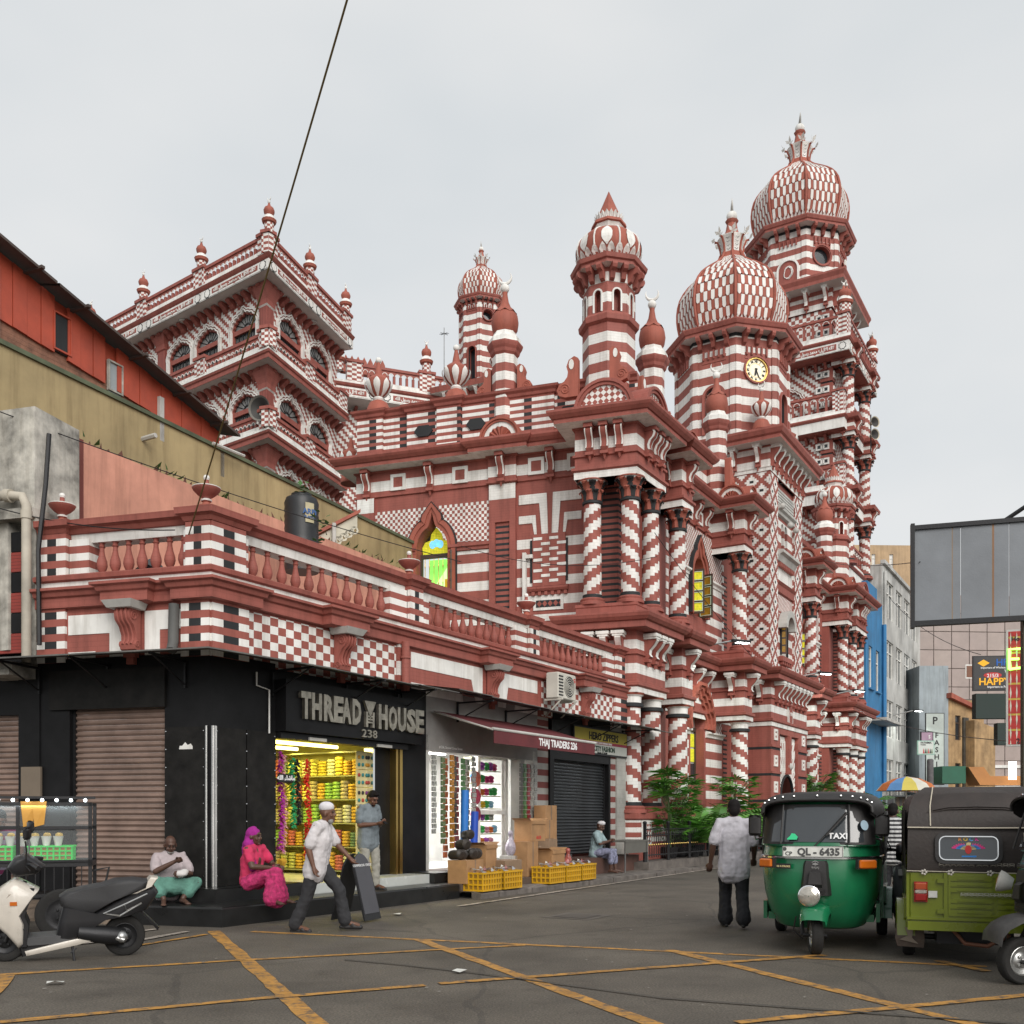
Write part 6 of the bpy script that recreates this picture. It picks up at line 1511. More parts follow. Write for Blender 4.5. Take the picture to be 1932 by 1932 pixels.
for ch, x in wdt: letters(SG, MS, ch, -1.43+x*1.2, -1.43+x*1.2+.19, .24, .37, .03, -.15, 'letter', None, .05)
for ch, x in (('H', 0), ('O', .24), ('U', .47), ('S', .71), ('E', .93)): letters(SG, MS, ch, .46+x*1.12, .46+x*1.12+.205, .22, .37, .03, -.15, 'letter', None, .05)
mb = MB(); mb.prism([(.08, .64), (.38, .64), (.25, .4), (.23, .3), (.21, .4)], -.17, -.12); mb.box(.12, .17, -.17, -.12, .2, .46); mb.box(.29, .34, -.17, -.12, .2, .46)
for z in (.27, .32, .37): mb.box(.17, .29, -.17, -.12, z, z+.025)
build(mb, 'needle_and_thread_emblem', [m_slv], SG, local=True)
for i, ch in enumerate('238'): letters(SG, MS, ch, .05+i*.14, .16+i*.14, .03, .13, .012, -.135, 'numeral', None, .01)
mb = MB(F_SA); mb.box(1.3, 4.5, -.1, .1, 2.66, 2.75); mb.box(1.9, 2.3, -.13, -.1, 2.66, 2.71, 1); mb.box(3.6, 4.0, -.13, -.1, 2.66, 2.71, 1); build(mb, 'lamp_rail', [m_iron, m_stonew], SH)
mb = MB(F_SA); mb.tube([(.86, -.03, 3.62), (.86, -.03, 3.42), (1.12, -.03, 3.38), (1.12, -.03, 2.72)], .014, 6); build(mb, 'white_conduit', [m_wht], SH)
mb = MB(F_SA); mb.box(3.75, 3.8, .1, .3, .42, 2.66); mb.box(3.8, 4.25, .12, .3, .42, 2.66, 1); mb.box(4.25, 4.31, -.02, .3, .42, 2.7, 2); mb.box(4.36, 4.44, -.02, .3, .42, 2.7, 2); build(mb, 'door_jamb', [m_chrome, m_bpan, m_gold], SH)
# interiors: Thread House
m_ywall = mat('yellow_lit_wall', (.55, .5, .2), dirt=.2); m_shelf = mat('glass_shelf', (.25, .25, .12), rough=.2)
def room(par, F, x0, x1, z0, z1, d, mwall, mfl):
 mb = MB(F); y = .3
 mb.face([(x0, d, z0), (x1, d, z0), (x1, d, z1), (x0, d, z1)]); mb.face([(x0, y, z0), (x0, d, z0), (x0, d, z1), (x0, y, z1)]); mb.face([(x1, d, z0), (x1, y, z0), (x1, y, z1), (x1, d, z1)])
 mb.face([(x0, y, z1), (x0, d, z1), (x1, d, z1), (x1, y, z1)]); mb.face([(x0, y, z0), (x1, y, z0), (x1, d, z0), (x0, d, z0)], None, 1); return build(mb, 'shop_interior', [mwall, mfl], par)
room(SH, F_SA, 1.28, 3.9, .42, 2.75, 2.6, m_ywall, mat('shop_floor', (.5, .5, .4), rough=.2))
room(SH, F_SA, 5.25, 9.4, .42, 2.9, 2.6, mat('white_lit_wall', (.75, .75, .73)), mat('shop_floor2', (.6, .6, .58), rough=.3))
def lamp_tube(par, F, x, y, z, L_, col, power, emit, nm='ceiling_lamp'):
 mb = MB(F); mb.tube([(x-L_/2, y, z), (x+L_/2, y, z)], .03, 8); o = build(mb, nm, [mat('lit_tube_%s' % nm, col, emit=emit, dirt=0)], par)
 li = bpy.data.lights.new('tube_light', 'AREA'); li.shape = 'RECTANGLE'; li.size = L_; li.size_y = .25; li.energy = power; li.color = col
 lo = bpy.data.objects.new('tube_light', li); COL.objects.link(lo); lo.matrix_basis = F @ T(x, y, z-.06)
for y in (.75, 1.7): lamp_tube(SH, F_SA, 2.6, y, 2.68, 1.9, (1, .86, .25), 24, 4, 'yellow_tube')
for y in (.7, 1.7): lamp_tube(SH, F_SA, 7.3, y, 2.84, 1.8, (1, .98, .96), 48, 6, 'white_tube')
# ================================================================ HOUSES AT THE LEFT
def pl(o, az): return FRM((o[0], o[1], 0), az)
FW_ = pl((-7.69, 15.2), 27)
FO_ = pl((-8.74, 17.0), 25)
m_oldw = mat('mouldy_white_plaster', (.50, .48, .43), dirt=.75, nscale=2.4, bump=.4, bscale=15)
m_salm = mat('salmon_plaster', (.60, .28, .20), dirt=.3, nscale=1.1, bump=.2)
m_oliv = mat('olive_plaster', (.40, .31, .16), dirt=.3, nscale=.6, bump=.15)
m_rmet = mat('red_sheet_cladding', (.42, .07, .035), rough=.5, dirt=.3, nscale=1.5)
m_roof = mat('brown_roof_sheet', (.075, .055, .048), rough=.7, dirt=.4)
m_brick = mat('bare_brickwork', (.26, .12, .075), dirt=.5, nscale=4, brick=(.24, .08), bump=.6)
WH = thing('old_white_house', 'mouldy white house with drain pipe and red black louvres at the left edge', 'building', T(-7.9, 15.0, 0))
mb = MB(F_SB); mb.box(-9, -3.02, .02, 1, 6.05, 7.65, 0); mb.box(-9, -2.98, -.08, 1, 5.95, 6.1, 0); mb.box(-3.22, -2.98, .0, 1, 3.4, 5.97, 0)
mb.box(-9, -3.22, .12, 1, 3.4, 3.9, 1); build(mb, 'wall', [m_oldw, m_bpan], WH)
mb = MB(FW_); mb.box(.0, 1.29, -.0, .3, 4, 7.66); build(mb, 'side_wall', [m_oldw], WH)
mb = MB(F_SB); mb.box(-9, -3.2, .3, .35, 3.9, 6.0, 0); build(mb, 'window_back', [m_glassd], WH)
lv = MB(); lv.box(-3.5, 0, 0, .06, 0, .30, 0); lvr = lv.mesh('louvre', [mat('red_louvre', (.28, .04, .03), rough=.5, pat=lambda u, v: [((v/.05).fr().lt(.2), (.15, .02, .015))])]); lv.m = [0]*len(lv.m); lvb = lv.mesh('louvre_black', [m_bpan])
for k in range(6): put('louvre', lvr if k % 2 == 0 else lvb, F_SB @ T(-3.225, .1, 3.95+k*.31), WH)
mb = MB(F_SB); mb.tube([(-9, -.14, 6.32), (-3.35, -.14, 6.28), (-3.1, -.14, 6.24), (-3.03, -.14, 6.1), (-3.03, -.14, 3.75)], .07, 12, 0); mb.tube([(-3.4, -.14, 6.28), (-3.3, -.14, 6.27)], .1, 12); mb.tube([(-3.03, -.14, 5.9), (-3.03, -.14, 6.02)], .085, 12); build(mb, 'drain_pipe', [mat('dirty_cream_pvc', (.45, .41, .34), dirt=.4)], WH)
mb = MB(F_SB); mb.tube([(-2.66, -.1, 7.15), (-2.72, -.1, 6.4), (-2.8, -.16, 5.4), (-2.78, -.16, 4.0)], .035, 6); build(mb, 'black_cable', [m_iron], WH)
# left shop below
mb = MB(F_SB); mb.box(-6, -3.28, .05, .3, 3.0, 3.7, 0); mb.box(-3.28, -2.9, -.02, .3, .2, 3.7, 0); build(mb, 'black_wall', [m_bpan], WH)
shutter(WH, F_SB, -6, -3.34, .2, 3.0, .14, m_shut, 34)
mb = MB(F_SB); mb.box(-3.2, -2.85, -.06, -.02, 1.72, 2.2); build(mb, 'meter_box', [mat('grey_brown_box', (.17, .135, .10))], WH)
mb = MB(F_SB); mb.box(-3.6, -2.97, -.55, .02, 3.52, 3.6, 0); mb.box(-3.6, -2.97, -.5, .0, 3.6, 3.72, 0); build(mb, 'cement_hood', [m_oldw], WH)
SW = thing('salmon_house', 'salmon plastered party wall with broken tiles along its top behind the terrace', 'building', FW_ @ T(1.3, 0, 0))
mb = MB(FW_); mb.box(1.29, 12, 0, .5, 4, 7.64, 0); build(mb, 'wall', [m_salm], SW)
mb = MB(FW_); mb.box(1.27, 1.36, -.012, .3, 4, 7.66); build(mb, 'edge_strip', [mat('dark_red_edge', (.17, .04, .03))], SW)
rn = random.Random(3); mb = MB(FW_); mg = MB(FW_); x = 1.5
while x < 11.5:
 w_ = rn.uniform(.08, .22); mb.face([(x, .05, 7.64), (x+w_, .1, 7.64), (x+w_*rn.random(), .08, 7.64+rn.uniform(.05, .16))]); mb.face([(x+w_, .1, 7.64), (x, .05, 7.64), (x+w_*rn.random(), .2, 7.64+rn.uniform(.03, .1))])
 if rn.random() < .4:
  for _ in range(2): cx, cz = x+rn.uniform(-.1, .2), 7.66+rn.uniform(0, .1); mg.face([(cx, rn.uniform(0, .2), cz), (cx+rn.uniform(-.1, .1), 0, cz+.09), (cx+.08, .1, cz+.03)])
 x += rn.uniform(.1, .3)
build(mb, 'broken_tiles', [mat('broken_tile', (.14, .06, .04))], SW, kind='stuff'); build(mg, 'weeds', [mat('leaf_green', (.05, .14, .03))], SW, kind='stuff')
OW = thing('olive_house', 'olive green plastered house with red sheet metal upper storey and sagging brown roof', 'building', FO_ @ T(2, 0, 0))
mb = MB(FO_); mb.box(-3, 14, 0, 5, 4, 9.52, 0); mb.box(-3, 14, -.05, 5, 9.52, 9.6, 1); build(mb, 'wall', [m_oliv, mat('mossy_coping', (.10, .12, .07), dirt=.5)], OW)
def zb(t): return 10.0-.095*t
def zt_(t): return 11.15-.215*t
mb = MB(FO_)
mb.face([(-3, .12, 9.5), (5.7, .12, 9.5), (5.7, .12, 9.62), (-3, .12, 10.3)]); build(mb, 'brick_band', [m_brick], OW)
t = -2.6; i = 0; win = ((1.16, 1.5), (2.42, 2.72))
while t < 5.5:
 w_ = .29
 if not any(a-.05 < t+.1 < b for a, b in win):
  mb = MB(FO_); d0 = .06+(i % 2)*.012; q = [(t, zb(t)), (t+w_-.012, zb(t+w_)), (t+w_-.012, zt_(t+w_)), (t, zt_(t))]; mb.prism(q, d0, d0+.05, 0); build(mb, 'cladding_panel', [m_rmet], OW)
 t += w_; i += 1
for (a, b), op in zip(win, (1, 0)):
 mb = MB(FO_); z0, z1 = (9.98, 10.62) if op else (9.72, 10.25); m_ = 4 if op else 2  # first window is an open hole; a black slab stands for its shade
 mb.face([(a-.1, .14, zb(a)), (b+.15, .14, zb(b)), (b+.15, .14, zt_(b)), (a-.1, .14, zt_(a))], None, 0)
 mb.box(a, b, .08, .11, z0-.05, z1, m_); mb.ribbon([(a, z0), (b, z0), (b, z1), (a, z1)], [(a-.03, z0-.03), (b+.03, z0-.03), (b+.03, z1+.03), (a-.03, z1+.03)], .04, .1, 3, True)
 build(mb, 'window', [m_rmet, m_glassd, mat('pale_pane', (.3, .33, .34), rough=.2), m_oldw if not op else m_rmet, m_blk], OW)
for t in (-.05, 3.75, 5.55): mb = MB(FO_); mb.box(t-.08, t+.04, .0, .1, zb(t)-.5, zt_(t)-.3); build(mb, 'cement_post', [m_stonew], OW)
mb = MB(FO_)
for a, b in ((-3, .9), (.95, 2.6), (2.55, 4.4), (4.35, 5.75)):
 z = lambda t: zt_(t)+.06; q = [(a, -.32, z(a)-.05), (b, -.32, z(b)-.05), (b, 3.5, z(b)+.9), (a, 3.5, z(a)+.9)]; mb.face(q); mb.face([(p[0], p[1], p[2]-.05) for p in q][::-1]); mb.face([q[0], (q[0][0], q[0][1], q[0][2]-.05), (q[1][0], q[1][1], q[1][2]-.05), q[1]][::-1]); mb.face([q[1], (q[1][0], q[1][1], q[1][2]-.05), (q[2][0], q[2][1], q[2][2]-.05), q[2]])
build(mb, 'roof_sheets', [m_roof], OW)
for t in (.5, 1.5, 2.9, 4.1, 5.2): mb = MB(FO_); mb.box(t, t+.07, -.4, .1, zt_(t)-.05, zt_(t)+.0); build(mb, 'rafter', [m_roof], OW)
mb = MB(FO_); mb.tube([(3.2, 0, 9.0), (3.2, -.35, 9.02)], .05, 6); mb.tube([(5.0, -.2, 9.5), (5.9, -.3, 9.5)], .035, 6); build(mb, 'loose_pole', [m_stonew], OW)
# water tank with label, carved porch, tarpaulin
tp = PX(569, 1022, 19.5); TK = thing('water_tank', 'black plastic water tank with paper label standing behind the terrace', 'tank', T(tp.x, tp.y, 5.6))
mb = MB(); z0 = tp.z-5.6; pr = [(.33, z0-.6)]
for k in range(6): pr += [(.335, z0+.12*k), (.325, z0+.12*k+.06)]
pr += [(.335, z0+.74), (.30, z0+.83), (.20, z0+.87), (.2, z0+.92), (.02, z0+.93)]
mb.lathe(pr, n=28); build(mb, 'tank_body', [mat('black_plastic', (.02, .022, .025), rough=.45, dirt=.3)], TK, local=True)
mb = MB()
for i in range(6): a0, a1 = -1.15+i*.09, -1.15+(i+1)*.09; mb.face([(.345*cos(a0), .345*sin(a0), z0+.3), (.345*cos(a1), .345*sin(a1), z0+.3), (.345*cos(a1), .345*sin(a1), z0+.68), (.345*cos(a0), .345*sin(a0), z0+.68)])
build(mb, 'label', [mat('aged_paper', (.5, .44, .28), dirt=.3)], TK, local=True)
put('label_lettering', text_mesh('ARPI', .14, mat('blue_ink', (.05, .12, .3)), .003, 1, .004), WM[TK] @ Matrix.Rotation(radians(90-52), 4, 'Z') @ T(0, -.352, z0+.46), TK)
put('label_lettering', text_mesh('PLASTIC', .06, mat('blue_ink', (.05, .12, .3)), .003, 1, .002), WM[TK] @ Matrix.Rotation(radians(90-52), 4, 'Z') @ T(0, -.352, z0+.38), TK)
lf = MB(); rn = random.Random(2)
for k in range(26):
 c = Vector((rn.uniform(-.1, .2), -.2+rn.uniform(-.15, .1), z0+.92+rn.uniform(-.05, .15))) if k < 12 else Vector((.42+rn.uniform(-.1, .15), -.2+rn.uniform(-.1, .1), z0+rn.uniform(-.1, .5)))
 d = Vector((rn.uniform(-1, 1), rn.uniform(-1, 1), rn.uniform(-.3, 1))).normalized()*.13; e = d.cross(Vector((0, 0, 1))).normalized()*.05; lf.face([c, c+d*.5+e, c+d, c+d*.5-e])
build(lf, 'creeper', [mat('leaf_green', (.05, .14, .03))]) if False else None
o = lf.mesh('creeper', [mat('leaf_green', (.05, .14, .03))]); tag(put('creeper', o, WM[TK]), 'leafy green creeper growing over and beside the black water tank', 'plant')
PO = thing('porch_eave', 'white carved fretwork bargeboard of a little roof beside the water tank', 'porch roof', T(*PX(640, 1000, 24)))
Fp = FRM(PX(600, 1030, 23.0), 62)
mb = MB(Fp); mb.prism([(.0, -.12), (.95, .55), (.95, .85), (0, .22)], 0, .05); rn = random.Random(6)
for k in range(14):
 t = k/14; c = (t*.95, -.15+t*.68); r = .07+.03*(k % 2)
 mb.ribbon([(c[0]+r*.55*cos(2*pi*j/8), c[1]+r*.55*sin(2*pi*j/8)) for j in range(8)], [(c[0]+r*cos(2*pi*j/8), c[1]+r*sin(2*pi*j/8)) for j in range(8)], .0, .04, 0, True)
build(mb, 'bargeboard', [mat('cream_fretwork', (.55, .52, .42), dirt=.3)], PO)
mb = MB(Fp); mb.prism([(-.05, .24), (1.0, .9), (1.0, .98), (-.05, .32)], -.08, 2.0); build(mb, 'roof', [m_orng], PO)
mb = MB(Fp); mb.tube([(.35, -.1, -.6), (.35, -.1, .55)], .05, 8); build(mb, 'post', [m_stonew], PO)
mb = MB(); rn = random.Random(12); g = [[Vector(F_SB @ Vector((-1.9+1.3*i/7, .75+.5*j/4+rn.uniform(-.05, .05), 5.0+.5*sin(pi*j/4)*(.6+.4*sin(i*1.3))+rn.uniform(0, .08)))) for i in range(8)] for j in range(5)]
mb.loft(g, close=False); tag(build(mb, 'tarpaulin', [mat('black_plastic_sheet', (.02, .02, .022), rough=.25)], ang=25), 'crumpled black plastic sheet heaped behind the left balusters', 'tarpaulin')
# ================================================================ BUILDINGS DOWN THE STREET AT THE RIGHT
def block(name, label, F, x0, x1, d, z0, z1, m_, rows, cols, ww, wh, zf, step, mfr, mgl, hood=False, x_in=None, fl=None):
 t = thing(name, label, 'building', F @ T((x0+x1)/2, 0, 0))
 mb = MB(F); hs = []
 for r in range(rows):
  for c in cols: hs.append([(c-ww/2, zf+r*step), (c-ww/2, zf+r*step+wh), (c+ww/2, zf+r*step+wh), (c+ww/2, zf+r*step)])
 mb.wall(x0, x1, z0, z1, 0, hs, .18, 0); mb.face([(x0, 0, z0), (x0, 0, z1), (x0, d, z1), (x0, d, z0)]); mb.face([(x1, 0, z0), (x1, d, z0), (x1, d, z1), (x1, 0, z1)]); mb.face([(x0, 0, z1), (x1, 0, z1), (x1, d, z1), (x0, d, z1)]); build(mb, 'wall', [m_], t)
 wf = MB(); wf.ribbon([(-ww/2+.06, .06), (ww/2-.06, .06), (ww/2-.06, wh-.06), (-ww/2+.06, wh-.06)], [(-ww/2, 0), (ww/2, 0), (ww/2, wh), (-ww/2, wh)], .08, .16, 0, True)
 n = max(1, int(ww/.75))
 for i in range(1, n): x = -ww/2+ww*i/n; wf.box(x-.035, x+.035, .08, .16, .06, wh-.06, 0)
 wf.box(-ww/2+.06, ww/2-.06, .08, .16, wh*.68, wh*.68+.06, 0)
 pn = MB(); pn.box(-ww/2+.06, ww/2-.06, .13, .14, .06, wh-.06)
 wfm, pnm = wf.mesh('window', [mfr]), pn.mesh('pane', [mgl])
 for r in range(rows):
  for c in cols:
   M = F @ T(c, 0, zf+r*step); o = put('window', wfm, M, t); put('pane', pnm, M, o)
   if hood: q = MB(F); q.box(c-ww/2-.1, c+ww/2+.1, -.12, 0, zf+r*step-.1, zf+r*step-.02); build(q, 'sill', [m_], t)
 return t
m_blue = mat('blue_plaster', (.035, .19, .40), dirt=.25); m_gw = mat('weathered_white_render', (.52, .52, .50), dirt=.45, nscale=.5)
m_glm = mat('grey_window_glass', (.10, .115, .12), rough=.12, dirt=.3, nscale=.4, bump=0)
F_E = F_MA
block('blue_building', 'narrow bright blue plastered building just past the mosque', F_E, 29.0, 33.2, 8, 0, 13.1, m_blue, 1, (30.2, 32.0), .95, 2.2, 8.2, 3.4, m_wht, m_glm, True)
mb = MB(F_E); mb.box(29.4, 31.8, -.0, .3, 13.1, 13.7); mb.tube([(33.15, -.12, 12), (33.15, -.12, 3)], .12, 8); mb.box(29.2, 33.4, -1.0, 0, 6.4, 6.55, 1); build(mb, 'parapet', [m_blue, m_stonew], bpy.data.objects['blue_building'])
block('white_office_building', 'weathered white four storey building with rows of wide windows beyond the blue building', F_E, 33.25, 45.5, 8, 0, 15.4, m_gw, 4, (35.4, 38.2, 40.8, 43.4), 2.0, 2.1, 2.6, 3.35, m_wht, m_glm)
mb = MB(F_E); mb.box(29.5, 34.5, 5, 9, 12, 16.9); mb.box(33.2, 45.6, -.15, .1, 15.4, 15.6); mb.tube([(33.5, -.1, 15), (33.5, -.1, 3)], .08, 8); build(mb, 'parapet', [m_gw], bpy.data.objects['white_office_building'])
block('tan_tower_block', 'tall tan building far behind the white office building', FRM((29, 88, 0), 88), -.6, 8, 10, 0, 25.5, mat('tan_plaster', (.48, .33, .19), dirt=.2), 2, (1.5, 3.0, 4.6), .35, 1.2, 20.5, 3, m_wht, m_wht)
F_Gb = FRM((24.55, 60, 0), 90)
block('grey_blue_house', 'plain pale grey blue house wall carrying vertical shop signs', F_Gb, 0, 1.75, 6, 0, 10.55, mat('grey_blue_plaster', (.34, .39, .42), dirt=.3, nscale=.5), 0, (), 1, 1, 1, 1, m_wht, m_glm)
m_ochre = mat('stained_ochre_plaster', (.46, .30, .15), dirt=.6, nscale=.9)
F_Y = FRM((26.3, 60, 0), 60)
YB = block('ochre_house', 'stained ochre house with jutting upper bay in the street behind the lime rickshaw', F_Y, 0, 3.4, 5, 0, 8.6, m_ochre, 2, (.9,), .5, 1.5, 3.2, 2.9, m_wood, m_glassd)
mb = MB(F_Y); mb.prism([(1.5, 2.9), (3.5, 2.4), (3.5, 6.9), (1.5, 7.3)], -.7, 0, 0); mb.box(1.3, 1.8, -.1, 0, .5, 7.5, 1); mb.prism([(-.1, 8.6), (3.6, 7.7), (3.6, 7.9), (-.1, 8.9)], -.3, 5, 2); build(mb, 'upper_bay', [m_ochre, mat('black_mould', (.06, .055, .045), dirt=.6, nscale=2), m_orng], YB)
# beige tiled building across the street end, panel by panel
F_T = FRM((28.4, 70, 0), 86)
TB = thing('tiled_building', 'large building clad in big square beige panels under the billboard', 'building', F_T @ T(6, 0, 0))
mb = MB(F_T); mb.box(0, 14, .06, 8, 0, 17, 0); build(mb, 'wall', [mat('panel_joint', (.16, .13, .12))], TB)
pm_ = MB(); pm_.bbox(.02, 1.28, 0, .06, .02, 1.28, .015); pmm = [pm_.mesh('facade_panel', [mat('beige_panel%d' % i, c, rough=.45, dirt=.15)]) for i, c in enumerate(((.36, .29, .265), (.34, .275, .25), (.375, .305, .275)))]
rn = random.Random(9)
for r in range(13):
 for c in range(7): put('facade_panel', pmm[rn.randrange(3)], F_T @ T(c*1.3, 0, .2+r*1.3), TB)
mb = MB(F_T); mb.box(3.6, 5.0, -.02, .05, 11.2, 12.2, 0); mb.box(3.68, 4.25, -.035, -.02, 11.3, 12.1, 1); mb.box(4.35, 4.92, -.035, -.02, 11.3, 12.1, 1); build(mb, 'window', [m_wht, mat('brown_curtain', (.22, .10, .06))], TB)
mb = MB(F_T); mb.box(0, 9, -.1, 0, 9.6, 9.75); mb.box(0, 9, -.1, 0, 6.6, 6.72); mb.box(5.2, 9, -.4, .0, 2.5, 4.0, 1); mb.box(5.3, 9, -.12, 0, 4.9, 5.1, 1); build(mb, 'ledges', [mat('grey_band', (.12, .11, .11)), m_wht], TB)
def board(name, label, M, w_, h_, mface, mframe, rows=(), d=.08, fr=.04, cat='sign'):
 t = thing(name, label, cat, M); mb = MB(); mb.box(-w_/2, w_/2, 0, d, 0, h_, 0); mb.box(-w_/2+fr, w_/2-fr, -.006, 0, fr, h_-fr, 1); build(mb, 'board', [mframe, mface], t, local=True)
 for tx, sz, x, z, c in rows: put('lettering', text_mesh(tx, sz, c, .004, 1, sz*.02), M @ T(x, -.012, z), t)
 return t
m_txw = mat('white_lettering', (.8, .8, .8), dirt=0); m_txb = mat('black_lettering', (.015, .015, .015), dirt=0); m_txy = mat('yellow_lettering', (.8, .4, .02), dirt=0, emit=.15); m_txr = mat('red_lettering', (.5, .03, .03), dirt=0); m_txu = mat('blue_lettering', (.02, .12, .45), dirt=0)
HB = board('hanging_sign', 'black board reading HP 215/3 HAPPY under the billboard', T(*PX(1893, 1303, 34), radians(-6)), 2.0, 1.2, mat('black_board', (.012, .012, .014), rough=.4), m_iron, (('HP', .32, -.05, .86, m_txu), ('Importers of Wholesale & Retail', .09, -.15, .76, m_txw), ('Tel: 07777', .13, .3, .62, m_txw), ('215/3', .17, -.35, .46, m_txw), ('HAPPY GIFT', .34, .1, .2, m_txy), ('Importers in Fancy Goods', .1, .0, .1, m_txw), ('Tel: 0112', .13, .35, .01, m_txw)))
mb = MB(); mb.prism([(-.35+.3*cos(2*pi*i/16), .53+.1*sin(2*pi*i/16)) for i in range(16)], -.01, -.0065); mb2 = MB(); mb2.prism([(-.85, .95), (-.65, .83), (-.45, .95), (-.65, 1.07)], -.01, -.0065); build(mb, 'red_oval', [m_txr], HB, local=True); build(mb2, 'yellow_emblem', [m_txy], HB, local=True)
BX_ = thing('dark_signboxes', 'two blank dark sign boxes hung below the HAPPY board', 'sign box', T(*PX(1880, 1350, 34)))
mb = MB(); mb.box(-.7, .75, 0, .3, -.1, .75); build(mb, 'signbox', [mat('dark_green_box', (.02, .035, .03))], BX_, local=True); mb = MB(); mb.box(.05, .95, .02, .3, -1.0, -.25); build(mb, 'signbox', [mat('dark_green_box', (.02, .035, .03))], BX_, local=True)
VS = board('vertical_shop_sign', 'tall red vertical sign with green neon top beside the dark pole', T(*PX(1916, 1408, 20.0), radians(-20)), .34, 2.35, mat('red_print', (.42, .03, .025), pat=lambda u, v: [((v/.31).fr().lt(.12), (.5, .35, .05)), (((u/.11+.3).fr()-.5).ab().lt(((v/.27).fr()-.5).ab()*.3), (.6, .6, .5))], dirt=.3, nscale=8), m_stonew, (('Ho', .12, .0, 2.12, m_txb), ('2', .14, .05, .06, m_txb)))
mb = MB(); mb.tube([(-.12, -.03, 1.55), (-.12, -.03, 1.95), (.1, -.03, 1.95)], .025, 6); mb.tube([(-.12, -.03, 1.75), (.06, -.03, 1.75)], .025, 6); mb.tube([(-.12, -.03, 1.55), (.12, -.03, 1.57)], .025, 6); build(mb, 'green_neon', [mat('lit_green_neon', (.3, 1, .1), emit=3, dirt=0)], VS, local=True)
FS = board('vertical_shop_sign', 'tall pale sign with FASHION written downward on the grey blue house', T(*PX(1764, 1481, 58)), 1.1, 4.2, mat('pale_green_board', (.45, .50, .47), dirt=.2), m_iron, [('P', .6, 0, 3.55, m_txb)]+[(c, .42, .1, 2.75-.42*i, m_txb) for i, c in enumerate('FASHION')])
FT = board('hanging_sign', 'white hanging board reading FATHIMA Textiles in front of the vertical FASHION sign', T(*PX(1747, 1424, 42)), .72, .6, mat('white_board', (.62, .66, .62), dirt=.15), mat('pale_green_frame', (.3, .5, .42)), (('FATHIMA', .11, 0, .47, m_txb), ('Textiles', .07, -.12, .4, m_txb)))
mb = MB(); rn = random.Random(1)
for i in range(6): x = -.1+.07*i; mb.prism([(x-.03, .06), (x+.03, .06), (x+.012, .22), (x, .27), (x-.012, .22)], -.012, -.006, i % 3)
build(mb, 'dressed_figures', [m_txr, m_txb, mat('leaf_green', (.05, .14, .03))], FT, local=True)
board('hanging_sign', 'faded pink sign above the FATHIMA Textiles board', T(*PX(1749, 1402, 43)), .55, .5, mat('faded_pink_board', (.40, .27, .36), dirt=.3), m_iron, (('S', .2, .1, .2, m_txw),))
# big blank billboard on its steel pole
BBM = T(*PX(1838, 1170, 15.8), radians(-17)); BB = thing('billboard', 'big blank grey billboard with rust streaks on a dark steel post', 'billboard', BBM)
mb = MB()
for i, (a, b) in enumerate(((-.88, -.2), (-.19, .5), (.51, 1.3), (1.31, 2.0))): mb = MB(); mb.box(a, b, 0, .03, .02, 1.5); build(mb, 'sheet', [mat('grey_billboard_sheet', (.20, .215, .235), rough=.5, dirt=.25, nscale=.9, pat=lambda u, v: [((u-.27).ab().lt(.012), (.24, .13, .06)), ((u+.32).ab().lt(.008), (.24, .17, .11)), ((u-.285).ab().lt(.003), (.26, .09, .03))])], BB, local=True)
mb = MB(); mb.box(-.94, 2.1, -.04, .08, -.05, .03); mb.box(-.94, 2.1, -.04, .08, 1.5, 1.57); mb.box(-.94, -.88, -.05, .08, -.08, 1.6); mb.tube([(.45, .0, 1.55), (1.4, -.1, 2.15)], .035, 6); build(mb, 'frame', [m_iron], BB, local=True)
mb = MB(); mb.box(.72, .95, .1, .32, -4.8, 1.4); build(mb, 'post', [mat('rusty_dark_steel', (.06, .05, .03), dirt=.5)], BB, local=True)
# market clutter at the end of the street
board('shop_fascia', 'row of small orange and white shop boards past the mosque corner', F_MA @ T(36, -1.2, 2.8), 4.5, .9, mat('orange_white_fascia', (.5, .45, .4), pat=lambda u, v: [((u/.9).fr().lt(.45), (.5, .16, .03)), (((u/.13).fr()-.5).ab().lt(.12), (.2, .05, .04))]), m_iron, (('FASHION', .3, -1, .35, m_txr), ('SALE', .3, 1.1, .3, m_txw)))
AW = thing('market_awning', 'green sheet awning with orange tarpaulin at the end of the street', 'awning', T(*PX(1812, 1478, 55)))
mb = MB(); mb.box(-1.0, .3, 0, 1.5, 0, .95, 0); mb.prism([(.35, .9), (1.2, .9), (1.9, -.1), (1.0, -.1)], -.2, 1.2, 1); mb.box(1.2, 5.0, -.1, 1.0, -.1, .4, 1); build(mb, 'canopy', [mat('green_sheet', (.03, .13, .08)), mat('orange_tarpaulin', (.5, .22, .07))], AW, local=True)
mb = MB(); mb.box(1.2, 3.2, -.2, -.12, -.35, -.2); mb.box(2.6, 3.0, -.2, -.1, .2, 1.2); build(mb, 'lit_sign', [mat('lit_white_sign', (1, .95, .8), emit=1.6, dirt=0)], AW, local=True)
WP = thing('utility_post', 'cloth wrapped grey utility post between the two rickshaws', 'post', T(*GP(1755, 1545.5+52).xy, 0))
mb = MB(); mb.lathe([(.16, 0), (.15, 4.2), (.1, 4.25)], n=12); build(mb, 'post_shaft', [mat('grey_wrapped_cloth', (.12, .115, .12), dirt=.4, nscale=6)], WP, local=True)
